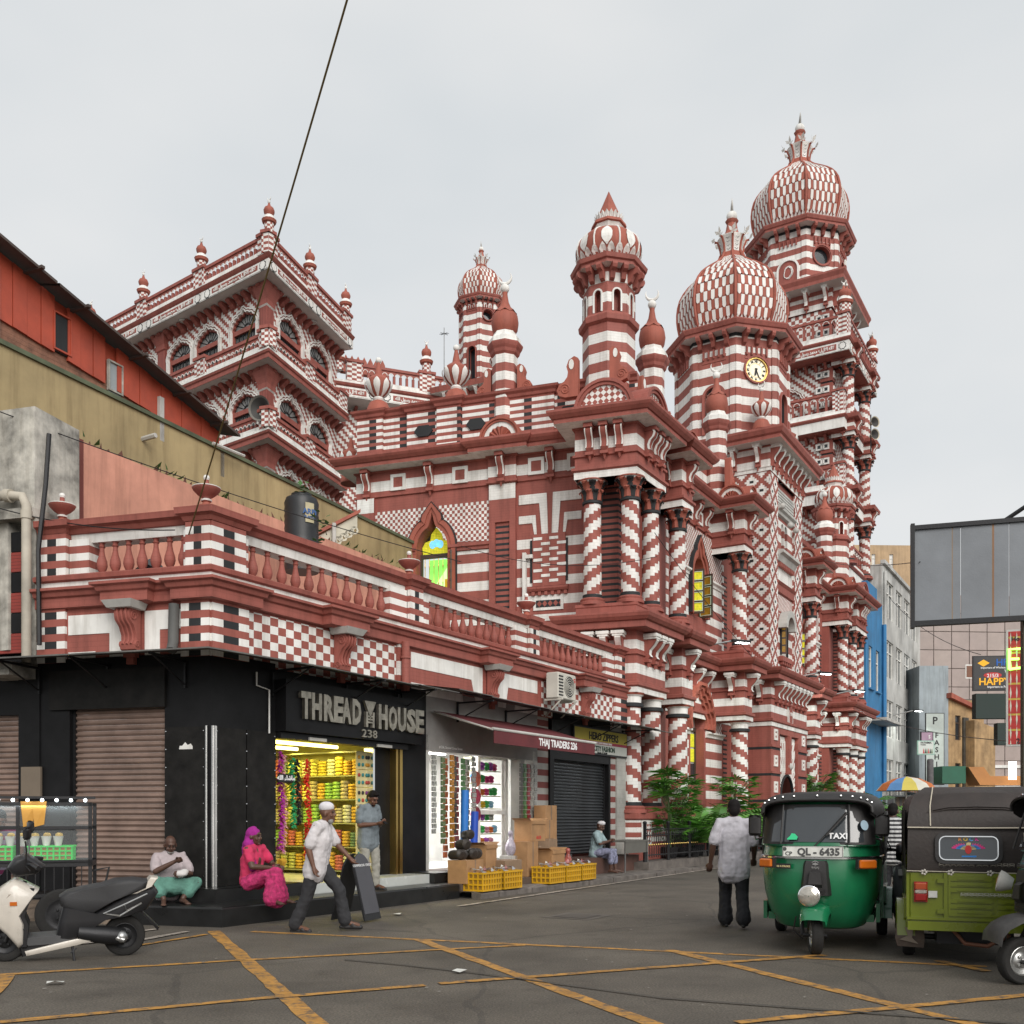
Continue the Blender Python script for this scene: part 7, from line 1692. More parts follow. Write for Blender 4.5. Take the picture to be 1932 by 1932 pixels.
mb = MB(F_MA); mb.box(33.3, 45, -.6, 0, 0, 2.6, 0); mb.box(33.3, 45, -1.4, -.1, 2.55, 2.62, 1); build(mb, 'shop_fronts', [mat('dim_shop_front', (.10, .09, .085), pat=lambda u, v: [((u/1.7).fr().lt(.5), (.22, .12, .06)), (((u/.42).fr()-.5).ab().lt(.1), (.3, .33, .3))], dirt=.5), m_can], bpy.data.objects['white_office_building'])
# ================================================================ RICKSHAWS
def carpaint(n, c): return mat(n, c, rough=.28, dirt=.22, nscale=2, bump=0, coat=.5)
m_rub = mat('tyre_rubber', (.016, .015, .014), rough=.85, dirt=.5, nscale=7, bump=.3, bscale=60)
m_vinyl = mat('black_vinyl', (.022, .020, .020), rough=.55, dirt=.35, nscale=4, bump=.25, bscale=25)
m_brv = mat('brown_black_vinyl', (.032, .024, .021), rough=.6, dirt=.3, nscale=5, bump=.3, bscale=30)
m_amb = mat('amber_lens', (.55, .13, .01), rough=.15, dirt=.15, nscale=9, bump=0, coat=.5); m_rlens = mat('red_lens', (.30, .012, .012), rough=.15, dirt=.15, bump=0, coat=.5)
m_lens = mat('lamp_glass', (.55, .52, .46), rough=.08, met=.5, dirt=.35, nscale=16, bump=.2, bscale=50)
m_plate = mat('white_number_plate', (.62, .62, .58), dirt=.25, nscale=5)
m_pigr = mat('worn_grey_figures', (.06, .06, .06), dirt=.2)
m_screen = mat('dark_windscreen', (.035, .04, .045), rough=.05, dirt=.2, nscale=.8, bump=0, coat=1)
def pbuild(par, mb, name, mats, ang=45): return build(mb, name, mats, par, local=True, ang=ang)
def wheel(par, M, r, w, rim=m_steel, nm='wheel'):
 o = bpy.data.objects.new(nm, None); COL.objects.link(o); o.parent = par; o.matrix_basis = WM[par].inverted() @ M; WM[o] = M
 R_ = Matrix.Rotation(radians(90), 4, 'Y')
 mb = MB(R_); h = w/2
 mb.lathe([(r*.60, -h*.7), (r*.72, -h*.95), (r*.9, -h), (r*.97, -h*.8), (r, -h*.45), (r, h*.45), (r*.97, h*.8), (r*.9, h), (r*.72, h*.95), (r*.60, h*.7)], n=36, cap=False)
 for k in range(36):
  a = 2*pi*k/36; c = Vector((cos(a), sin(a), 0))
  for sg in (-1, 1):
   q = [(cos(a+.03)*r*1.006, sin(a+.03)*r*1.006, sg*h*.08), (cos(a+.1)*r*1.006, sin(a+.1)*r*1.006, sg*h*.08), (cos(a+.13)*r*.995, sin(a+.13)*r*.995, sg*h*.62), (cos(a+.06)*r*.995, sin(a+.06)*r*.995, sg*h*.62)]
   mb.face(q[::sg])
 build(mb, 'tyre', [m_rub], o, local=True)
 mb = MB(R_)
 for sg in (-1, 1):
  mb.lathe([(r*.64, sg*h*.72), (r*.6, sg*h*.78), (r*.55, sg*h*.5), (r*.38, sg*h*.32), (r*.3, sg*h*.55), (r*.14, sg*h*.6), (r*.12, sg*h*.85), (.01, sg*h*.9)], n=28, cap=False)
  for k in range(4): a = pi/4+pi*k/2; mb.ball((r*.24*cos(a), r*.24*sin(a), sg*h*.6), .018, 6)
 build(mb, 'rim', [rim], o, local=True); return o
def rickshaw(M, name, label, pt, cv, view='front', plate=None, flap=False):
 t = thing(name, label, 'rickshaw', M)
 # front shell: rings of plan outlines from the bottom up
 def ring(z, w, f, y1, n=13, e=2.6):
  pts = []
  for i in range(n):
   a = pi*i/(n-1); c, s_ = cos(a), sin(a)
   x = -w*(abs(c)**(2/e))*(1 if c > 0 else -1); y = y1-(y1-f)*(abs(s_)**(2/e)); pts.append((x, y, z))
  return pts
 lv = [(.24, .40, .30, .70), (.27, .47, .22, .75), (.42, .555, .12, .8), (.62, .61, .05, .85), (.82, .635, .03, .88), (1.0, .645, .05, .9)]
 mb = MB(); mb.loft([ring(*l) for l in lv], close=False, sm=True); mb.loft([ring(1.02, .640, .055, .9), ring(1.14, .625, .10, .9)], close=False, sm=True); mb.face([p for p in ring(*lv[0])][::-1])
 fs = pbuild(t, mb, 'front_body', [pt], 60)
 mb = MB(); mb.loft([ring(.995, .652, .042, .9), ring(1.002, .662, .032, .9), ring(1.022, .662, .032, .9), ring(1.03, .65, .045, .9)], close=False, sm=True); pbuild(t, mb, 'chrome_strip', [m_chrome])
 # windscreen hood with pillars
 mb = MB(); mb.loft([ring(1.14, .625, .10, .55), ring(1.35, .60, .17, .6), ring(1.56, .565, .25, .6), ring(1.62, .54, .29, .6)], close=False, sm=True); pbuild(t, mb, 'windscreen_frame', [pt], 60)
 def ws(z0, z1, k, e): return [ring(z, w*k, f-e, .5, 13, 3.2)[1:-1] for z, w, f in ((z0, .612, .118), ((z0+z1)/2, .597, .178), (z1, .568, .242))]
 mb = MB(); mb.loft(ws(1.155, 1.585, .985, .004), close=False, sm=True); pbuild(t, mb, 'rubber_seal', [m_vinyl], 60)
 mb = MB(); mb.loft(ws(1.18, 1.56, .95, .012), close=False, sm=True); pbuild(t, mb, 'windscreen', [m_screen], 60)
 for x in (-.36, .33): mb = MB(); mb.tube([(x*1.02, .085, 1.16), (x*.98, .21, 1.58)], .011, 6); pbuild(t, mb, 'windscreen_bar', [m_vinyl])
 mb = MB(); mb.tube([(-.02, .07, 1.13), (.08, .09, 1.24), (.30, .15, 1.50)], .008, 5); mb.tube([(.1, .085, 1.25), (.31, .14, 1.49)], .013, 5); pbuild(t, mb, 'wiper', [m_vinyl])
 # canopy
 def arch(y, w, zt, zs, n=11, e=2.6):
  return [(-w*cos(pi*i/(n-1)) if True else 0, y, zs+(zt-zs)*(sin(pi*i/(n-1))**(2/e))) for i in range(n)]
 def archs(y, w, zt, zs, e=3.4, n=15):
  r_ = []
  for i in range(n):
   a = pi*i/(n-1); c, s_ = cos(a), sin(a); r_.append((-w*(abs(c)**(2/e))*(1 if c > 0 else -1), y, zs+(zt-zs)*(s_**(2/e) if s_ > 0 else 0)))
  return r_
 ys_ = [(.16, .55, 1.63, 1.5), (.24, .60, 1.70, 1.46), (.6, .63, 1.73, 1.48), (1.2, .645, 1.745, 1.5), (1.8, .645, 1.75, 1.45), (2.3, .645, 1.74, 1.3), (2.55, .64, 1.69, 1.15), (2.66, .63, 1.55, 1.0)]
 mb = MB(); mb.loft([archs(*q) for q in ys_], close=False, sm=True); mb.loft([[(p[0]*.98, p[1], p[2]-.02) for p in archs(*q)] for q in ys_][::-1], close=False, sm=True); cn = pbuild(t, mb, 'canopy', [cv], 50)
 mb = MB(); a0 = archs(.15, .56, 1.635, 1.5); mb.tube(a0, .016, 6); pbuild(t, mb, 'canopy_hem', [m_vinyl])
 st = MB(); st.ball((0, 0, 0), .014, 8)
 stm = st.mesh('stud', [m_chrome])
 for i in range(2, 13): p = archs(.2, .585, 1.675, 1.48)[i]; put('stud', stm, M @ T(*p), cn)
 if view == 'front':
  mb = MB(); mb.box(-.6, .6, 1.2, 1.24, .45, 1.12); mb.box(-.58, .58, 1.24, 1.6, .45, .66); mb.box(-.6, .6, 2.1, 2.2, .6, 1.3); mb.box(-.25, .25, .55, .9, .5, .66); pbuild(t, mb, 'seats', [m_vinyl])
 # floor, sides and rear body
 mb = MB(); mb.box(-.56, .56, .6, 1.6, .30, .38)
 for sx in (-1, 1):
  mb.prism([(1.15, .3), (1.45, .3), (1.5, .45), (2.72, .4), (2.72, .92), (1.3, .92), (1.15, .66)], sx*.62-.02, sx*.62+.02, 0, axis='x'); mb.box(sx*.6-.02, sx*.6+.02, .62, 1.16, .3, .5)
  mb.box(sx*.64-.03, sx*.64+.02, 1.75, 2.45, .42, .62)
 pbuild(t, mb, 'side_body', [pt])
 for sx in (-1, 1):
  mb = MB(); mb.loft([[(sx*.55, 2.1+.36*cos(pi*i/10), .24+.36*sin(pi*i/10)) for i in range(11)], [(sx*.72, 2.1+.36*cos(pi*i/10), .24+.36*sin(pi*i/10)) for i in range(11)], [(sx*.73, 2.1+.33*cos(pi*i/10), .22+.33*sin(pi*i/10)) for i in range(11)]], close=False, sm=True); pbuild(t, mb, 'rear_mudguard', [pt])
  mb = MB(); mb.tube([(sx*.62, .66, .98), (sx*.615, .62, 1.3), (sx*.58, .5, 1.6)], .022, 6); mb.tube([(sx*.63, 1.3, .9), (sx*.63, 1.35, 1.55)], .02, 6); pbuild(t, mb, 'door_post', [m_vinyl])
  mb = MB(); g = [[(sx*(.645+.014*sin(j*2.1)*(1 if i else 0)), 1.36+j*.13, z) for j in range(11)] for i, z in enumerate((.92, 1.2, 1.52))]; mb.loft(g, close=False, sm=True); pbuild(t, mb, 'side_curtain', [cv])
  wheel(t, M @ T(sx*.60, 2.1, .215), .215, .12)
 # rear
 mb = MB()
 def rr(y, w, z0, z1): return [(-w, y, z0), (w, y, z0), (w, y, z1), (-w, y, z1)]
 mb.loft([[(-.62, 2.45, .36), (.62, 2.45, .36), (.62, 2.45, .93), (-.62, 2.45, .93)], rr(2.70, .63, .36, .93), rr(2.74, .60, .38, .92)], cap=True); mb.box(-.63, .63, 2.7, 2.765, .33, .42); mb.box(-.635, .635, 2.7, 2.775, .435, .46)
 pbuild(t, mb, 'rear_body', [pt])
 if view == 'rear':
  mb = MB(); d = Matrix.Rotation(pi, 4, 'Z'); mb.F = d; Y = -2.745
  mb.box(-.30, .60, Y-.02, Y, .45, .90, 0)
  for (x0, x1, z0, z1) in ((-.26, .56, .48, .88),):
   o = [(x0, z0), (x1, z0), (x1, z1), (x0, z1)]; i_ = [(x0+.02, z0+.02), (x1-.02, z0+.02), (x1-.02, z1-.02), (x0+.02, z1-.02)]; mb.ribbon(i_, o, Y-.035, Y-.02, 0, True)
  hl = pbuild(t, mb, 'hatch', [pt])
  for col, xc in enumerate((-.06, .36)):
   for r_ in range(6):
    z = .52+r_*.062 if r_ < 3 else .585+r_*.062-.0; lz = (.52, .575, .63, .735, .79, .845)[r_]
    lb = MB(d); lb.prism([(xc-.17+.022*cos(pi/2+pi*i/6), lz+.022*sin(pi/2+pi*i/6)) for i in range(7)]+[(xc+.17+.022*cos(-pi/2+pi*i/6), lz+.022*sin(-pi/2+pi*i/6)) for i in range(7)], Y-.034, Y-.02); lb.box(xc-.12, xc+.12, Y-.042, Y-.034, lz-.008, lz+.01); pbuild(hl, lb, 'louvre', [pt])
  mb = MB(d); mb.box(-.36, -.30, Y-.03, Y, .80, .84); mb.box(-.36, -.30, Y-.03, Y, .50, .54); mb.ball((.52, Y-.03, .68), .022, 8, 1); pbuild(t, mb, 'hinges', [pt, m_chrome])
  for sx in (-1, 1):
   for (z0, z1, mm) in ((.62, .69, m_rlens), (.69, .73, m_lens), (.73, .80, m_amb if sx > 9 else mat('orange_red_lens', (.42, .07, .02), rough=.15, bump=0, coat=.5))):
    mb = MB(d); mb.bbox(sx*.51-.055, sx*.51+.055, Y-.05, Y, z0, z1, .01); pbuild(t, mb, 'tail_lamp', [mm])
   mb = MB(d); mb.box(sx*.51-.062, sx*.51+.062, Y-.025, Y, .61, .81); pbuild(t, mb, 'lamp_base', [m_rlens])
   mb = MB(d); mb.box((-.44 if sx < 0 else .6), (-.36 if sx < 0 else .63), Y-.022, Y, .655, .72); pbuild(t, mb, 'reflector', [m_plate])
  # vinyl back with window
  mb = MB(d)
  mb.loft([[(-.64, Y, .90), (.64, Y, .90)], [(-.635, Y-.015, .95), (.635, Y-.015, .95)], [(-.625, Y+.05, 1.35), (.625, Y+.05, 1.35)]], close=False, sm=True)
  mb.loft([[(-.63, Y+.035, 1.33), (.63, Y+.035, 1.33)], [(-.635, Y+.03, 1.36), (.635, Y+.03, 1.36)], [(-.61, Y+.12, 1.56), (.61, Y+.12, 1.56)], [(-.56, Y+.22, 1.68), (.56, Y+.22, 1.68)], [(-.45, Y+.5, 1.755), (.45, Y+.5, 1.755)]], close=False, sm=True); pbuild(t, mb, 'canopy_back', [cv])
  mb = MB(d)
  for x in (-.42, .58): mb.tube([(x, Y+.02, 1.36), (x*1.0, Y+.11, 1.56), (x*.95, Y+.21, 1.68), (x*.9, Y+.45, 1.755)], .006, 5)
  mb.tube([(-.63, Y+.02, 1.345), (0, Y+.015, 1.34), (.63, Y+.02, 1.345)], .007, 5); mb.tube([(-.64, Y-.02, .915), (.64, Y-.02, .905)], .005, 5); pbuild(t, mb, 'piping', [mat('cream_piping', (.5, .45, .36))])
  def rrect(cx, cz, w_, h_, r_): return [(cx+sx_*(w_-r_)+r_*cos(a0+pi/2*i/4), cz+sz_*(h_-r_)+r_*sin(a0+pi/2*i/4)) for sx_, sz_, a0 in ((1, 1, 0), (-1, 1, pi/2), (-1, -1, pi), (1, -1, 1.5*pi)) for i in range(5)]
  tl = Matrix.Rotation(radians(7), 4, 'X'); W_ = d @ T(-.08, Y-.005, 1.0) @ Matrix.Rotation(radians(-8), 4, 'X')
  mb = MB(W_); mb.ribbon(rrect(0, .14, .265, .12, .06), rrect(0, .14, .30, .155, .08), -.03, .01, 0, True); mb.ribbon(rrect(0, .14, .255, .11, .05), rrect(0, .14, .265, .12, .06), -.038, -.01, 1, True); mb.prism(rrect(0, .14, .265, .12, .06), -.012, -.004, 2); wn = pbuild(t, mb, 'rear_window', [m_vinyl, m_chrome, m_screen])
  for ch, x, c in (('R', -.105, (.6, .25, .08)), ('O', -.055, (.6, .4, .05)), ('C', -.005, (.1, .35, .7)), ('K', .045, (.6, .05, .3))): put('window_lettering', text_mesh(ch, .05, mat('decal_%s' % ch, c, dirt=0), .001, 1, .002), M @ W_ @ T(x+.03, -.016, .215), wn)
  mb = MB(W_)
  mb.prism([(.03*cos(2*pi*i/12), .13+.045*sin(2*pi*i/12)) for i in range(12)], -.018, -.012, 0)
  mb.prism([(-.02, .17), (.02, .17), (.025, .195), (0, .2), (-.015, .195)], -.018, -.012, 1)
  for sx in (-1, 1):
   for k in range(6):
    a = radians(8+k*11); r0, r1 = .03, .15-.01*k
    for seg, mm in ((0, 1), (1, 2), (2, 3)):
     ra, rb = r0+(r1-r0)*seg/3, r0+(r1-r0)*(seg+1)/3; hw = .008
     c0 = (sx*ra*cos(a), .135+ra*sin(a)*.6); c1 = (sx*rb*cos(a), .135+rb*sin(a)*.6)
     q = [(c0[0], -.016, c0[1]-hw), (c1[0], -.016, c1[1]-hw), (c1[0], -.016, c1[1]+hw), (c0[0], -.016, c0[1]+hw)]; mb.face(q if sx > 0 else q[::-1], None, mm)
  mb.box(-.06, .07, -.016, -.012, .055, .07, 2); pbuild(wn, mb, 'window_emblem', [m_txr, mat('cream_decal', (.6, .5, .25), dirt=0), mat('blue_decal', (.03, .2, .55), dirt=0), mat('pink_decal', (.55, .03, .18), dirt=0)])
  put('sinhala_lettering', text_mesh('\u0d9a\u0dcf\u0da7\u0dc0\u0dad\u0dca \u0db8\u0d82 \u0d9a\u0dbb\u0daf\u0dbb \u0db1\u0dd1', .045, mat('worn_cream_lettering', (.3, .27, .23), dirt=.3), .001, 1.1, .002), M @ d @ T(.05, Y-.022, .965), t)
  for x, tx in ((-.0, '\u0dbb\u0dad\u0dca\u0dad\u0dbb\u0db1'), (.32, '\u0daf\u0dd9\u0dc0\u0dd2\u0db4\u0dd2\u0dba')): put('sinhala_lettering', text_mesh(tx, .045, mat('pale_hatch_lettering', (.5, .5, .4), dirt=.2), .001, 1, .002), M @ d @ T(x, Y-.04, .675), t)
  kn = MB();
  for k in range(5): a = 2*pi*k/5; kn.ball((.02*cos(a), 0, .02*sin(a)), .012, 6)
  kn.tube([(-.04, 0, .005), (.04, 0, .01)], .004, 4); knm = kn.mesh('knot', [mat('white_cord', (.6, .56, .5))])
  for x in (-.48, -.24, .11, .46): put('knot', knm, M @ d @ T(x, Y-.03, .905), t)
  mb = MB(); mb.tube([(-.3, 2.6, .3), (-.1, 2.62, .18), (.1, 2.62, .2), (.2, 2.55, .32)], .022, 8, 1); mb.box(-.35, .35, 2.0, 2.5, .18, .34); mb.tube([(-.55, 2.1, .2), (.55, 2.1, .2)], .03, 8); pbuild(t, mb, 'engine', [m_iron, mat('rusty_pipe', (.2, .085, .05), dirt=.4)])
 if flap:
  for sx in (-1, 1):
   mb = MB(); mb.loft([[(sx*.6-.13, 2.42, .36), (sx*.6+.13, 2.42, .36)], [(sx*.6-.14, 2.46, .2), (sx*.6+.14, 2.47, .21)], [(sx*.6-.13, 2.45, .12), (sx*.6+.12, 2.46, .13)]], close=False); mb.prism([(sx*.6-.03, .3), (sx*.6+.05, .33), (sx*.6+.02, .24), (sx*.6+.1, .2), (sx*.6-.08, .16), (sx*.6-.02, .22)][::-1], 2.475, 2.48, 1); pbuild(t, mb, 'mud_flap', [mat('mud_brown_flap', (.09, .065, .05), dirt=.5, nscale=6), mat('pale_flap_print', (.22, .18, .14))])
 # front wheel, mudguard, lamp
 wheel(t, M @ T(0, -.02, .205) @ Matrix.Rotation(radians(14), 4, 'Z'), .205, .115)
 mb = MB(); rings = []
 for i in range(9):
  a = radians(30+128*i/8); rr_ = .275; w_ = .16-.03*abs(i-4)/4
  rings.append([(-w_, -.02-rr_*.93*cos(a), .235+rr_*.93*sin(a)-.05), (-w_*.9, -.02-rr_*cos(a), .235+rr_*sin(a)), (-.06, -.02-rr_*1.1*cos(a), .235+rr_*1.1*sin(a)), (.06, -.02-rr_*1.1*cos(a), .235+rr_*1.1*sin(a)), (w_*.9, -.02-rr_*cos(a), .235+rr_*sin(a)), (w_, -.02-rr_*.93*cos(a), .235+rr_*.93*sin(a)-.05)])
 mb.loft(rings, close=False, sm=True); pbuild(t, mb, 'front_mudguard', [pt], 60) if view != 'side' else None
 mb = MB(); mb.tube([(-.13, .02, .2), (-.15, .06, .38), (-.1, .1, .5)], .025, 6); mb.tube([(-.12, -.02, .2), (.12, -.02, .2)], .02, 6); mb.tube([(-.19, -.06, .4), (-.22, -.04, .25), (-.13, .0, .16)], .008, 5); pbuild(t, mb, 'fork', [m_iron])
 HL = M @ T(-.05, -.15, .625); mb = MB(Matrix.Rotation(radians(90), 4, 'X')); mb.lathe([(.03, -.16), (.085, -.1), (.10, -.02), (.108, .0), (.112, .015), (.1, .02)], n=24, cap=False); mb.lathe([(.1, .018, 1), (.08, .035, 1), (.04, .045, 1), (.005, .047, 1)], n=24, cap=False)
 hl = put('headlamp', mb.mesh('headlamp', [m_chrome, m_lens]), HL, t) if view != 'side' else None
 # black centre cover with badge
 mb = MB(); L2 = [(.62, .16, -.015), (.75, .15, -.02), (.95, .13, -.01), (.985, .115, 0)]
 mb.loft([[(-w_, .075+e, z), (-w_*.8, .005+e, z), (w_*.8, .005+e, z), (w_, .075+e, z)] for z, w_, e in L2], close=False, cap=False); mb.face([(-.115, .075, .985), (.115, .075, .985), (.09, .005, .985), (-.09, .005, .985)][::-1]); mb.loft([[(-.07, -.015, .7), (.07, -.015, .7)], [(-.07, -.06, .74), (.07, -.06, .74)], [(-.055, -.05, .86), (.055, -.05, .86)], [(-.04, -.0, .89), (.04, -.0, .89)]], close=False, sm=True)
 for k in range(5): mb.box(-.1, .1, -.02, -.01, .64+k*.014, .645+k*.014)
 cc = pbuild(t, mb, 'centre_cover', [m_vinyl])
 if view == 'front':
  put('badge_lettering', text_mesh('BAJAJ', .03, m_chrome, .003, 1.1, .001), M @ T(0, -.01, .905), cc)
  mb = MB(); mb.prism([(-.035, .95), (.0, .935), (.035, .95), (.0, .97)], -.012, -.004); mb.prism([(-.035, .965), (0, .98), (.035, .965), (.035, .972), (0, .99), (-.035, .972)][::-1], -.012, -.004); pbuild(cc, mb, 'badge_emblem', [m_chrome])
  for sx, w_ in ((-1, .085), (1, .10)):
   mb = MB(); an = -sx*.5; mb.F = T(sx*.505, .085, .955, sx*.62 if sx < 0 else .62); mb.bbox(-w_, w_, -.045, .03, -.045, .045, .012); pbuild(t, mb, 'indicator', [m_amb])
   mb = MB(mb.F); mb.box(-w_-.01, w_+.01, -.02, .03, -.052, .052); pbuild(t, mb, 'indicator_base', [m_vinyl])
  pb_ = MB(); pb_.bbox(-.31, .31, -.01, .01, 0, .115, .004); pb = put('number_plate', pb_.mesh('plate', [m_plate]), M @ T(-.03, .02, 1.022) @ Matrix.Rotation(radians(-5), 4, 'X'), t)
  Mp = WM[pb]
  put('plate_lettering', text_mesh('QL - 6435', .105, m_pigr, .002, 1.0, .004, sx=.98), Mp @ T(.06, -.013, .022), pb); put('plate_lettering', text_mesh('CP', .06, m_pigr, .002, 1, .001), Mp @ T(-.245, -.013, .016), pb)
  mb = MB(); mb.prism([(-.285+.02*cos(2*pi*i/8), .085+.022*sin(2*pi*i/8)) for i in range(8)], -.013, -.01); mb.ribbon([(-.30, .006), (.30, .006), (.30, .109), (-.30, .109)], [(-.305, .003), (.305, .003), (.305, .112), (-.305, .112)], -.012, -.008, 0, True); put('plate_marks', mb.mesh('plate_marks', [m_pigr]), Mp, pb)
  W_ = T(0, .105, 1.18) @ Matrix.Rotation(radians(-16), 4, 'X')
  put('screen_lettering', text_mesh('TAXI', .085, m_txw, .001, 1.05, .003), M @ T(.22, .10, 1.22) @ Matrix.Rotation(radians(-16), 4, 'X'), t)
  mb = MB(W_); mb.prism([(-.30, .02), (-.2, .02), (-.19, .05), (-.22, .085), (-.255, .09), (-.27, .06), (-.30, .03)], -.022, -.016, 0); put('green_decal', mb.mesh('green_decal', [mat('green_decal', (.03, .5, .22), dirt=0)]), M, t)
  mb = MB(M.inverted() @ M); sm_ = MB(T(.46, .22, 1.3, .62) @ Matrix.Rotation(radians(-14), 4, 'X')); sm_.prism([(.045*cos(2*pi*i/16), .05+.055*sin(2*pi*i/16)) for i in range(16)], -.05, -.045); put('blue_sticker', sm_.mesh('blue_sticker', [mat('pale_blue_sticker', (.3, .42, .5))]), M, t)
  rb = MB(); rb.box(-.08, .08, -.008, 0, 0, .055); rp = put('model_sticker', rb.mesh('model_sticker', [m_txb]), M @ T(-.33, .052, .895, -.30), t); put('sticker_lettering', text_mesh('RE 4 STROKE', .026, mat('cream_decal', (.6, .5, .25), dirt=0), .001, 1, .001), WM[rp] @ T(0, -.01, .017), rp)
  for sx in (-1, 1):
   mb = MB(); mb.tube([(sx*.58, .36, 1.22), (sx*.66, .3, 1.2), (sx*.67, .24, 1.27), (sx*.665, .22, 1.33)], .011, 6, 1); mb.F = T(sx*.655, .22, 1.36, sx*.35); mb.bbox(-.075, .075, -.03, .02, -.12, .11, .03, 0); pbuild(t, mb, 'mirror', [m_vinyl, m_chrome])
 return t
m_grn = carpaint('green_enamel', (.008, .155, .062)); m_lime = carpaint('lime_enamel', (.155, .19, .008)); m_dgr = carpaint('deep_green_enamel', (.006, .10, .065))
GT = rickshaw(T(3.2, 10.5, 0, radians(-22)), 'auto_rickshaw', 'bright green auto rickshaw facing the camera with TAXI on its windscreen', m_grn, m_vinyl, 'front')
LT = rickshaw(T(5.46, 12.25, 0, radians(160)), 'auto_rickshaw', 'lime green auto rickshaw seen from behind with brown black hood', m_lime, m_brv, 'rear', None, True)
DT = rickshaw(T(4.42, 8.62, 0, radians(-93)), 'auto_rickshaw', 'dark green rickshaw cut off at the right edge showing its front wheel', m_dgr, m_vinyl, 'side')
mb = MB(); rings = []
for i in range(9):
 a = radians(-5+165*i/8); w_ = .2; rings.append([(-w_, .12-.38*cos(a), .36+.22*sin(a)), (-w_*.8, .12-.40*cos(a), .385+.23*sin(a)), (0, .12-.42*cos(a), .40+.24*sin(a)), (w_*.8, .12-.40*cos(a), .385+.23*sin(a)), (w_, .12-.38*cos(a), .36+.22*sin(a))])
mb.loft(rings, close=False, sm=True); build(mb, 'front_mudguard', [mat('dusty_black_mudguard', (.05, .047, .045), rough=.55, dirt=.5, nscale=5)], DT, local=True, ang=60)
mb = MB(); mb.lathe([(.05, -.08), (.09, .0), (.1, .04), (.07, .05, 1), (.01, .06, 1)], n=20); put('headlamp', mb.mesh('side_headlamp', [m_stonew, m_amb]), WM[DT] @ T(-.42, .02, .86) @ Matrix.Rotation(radians(75), 4, 'X') @ Matrix.Rotation(radians(-25), 4, 'Y'), DT)
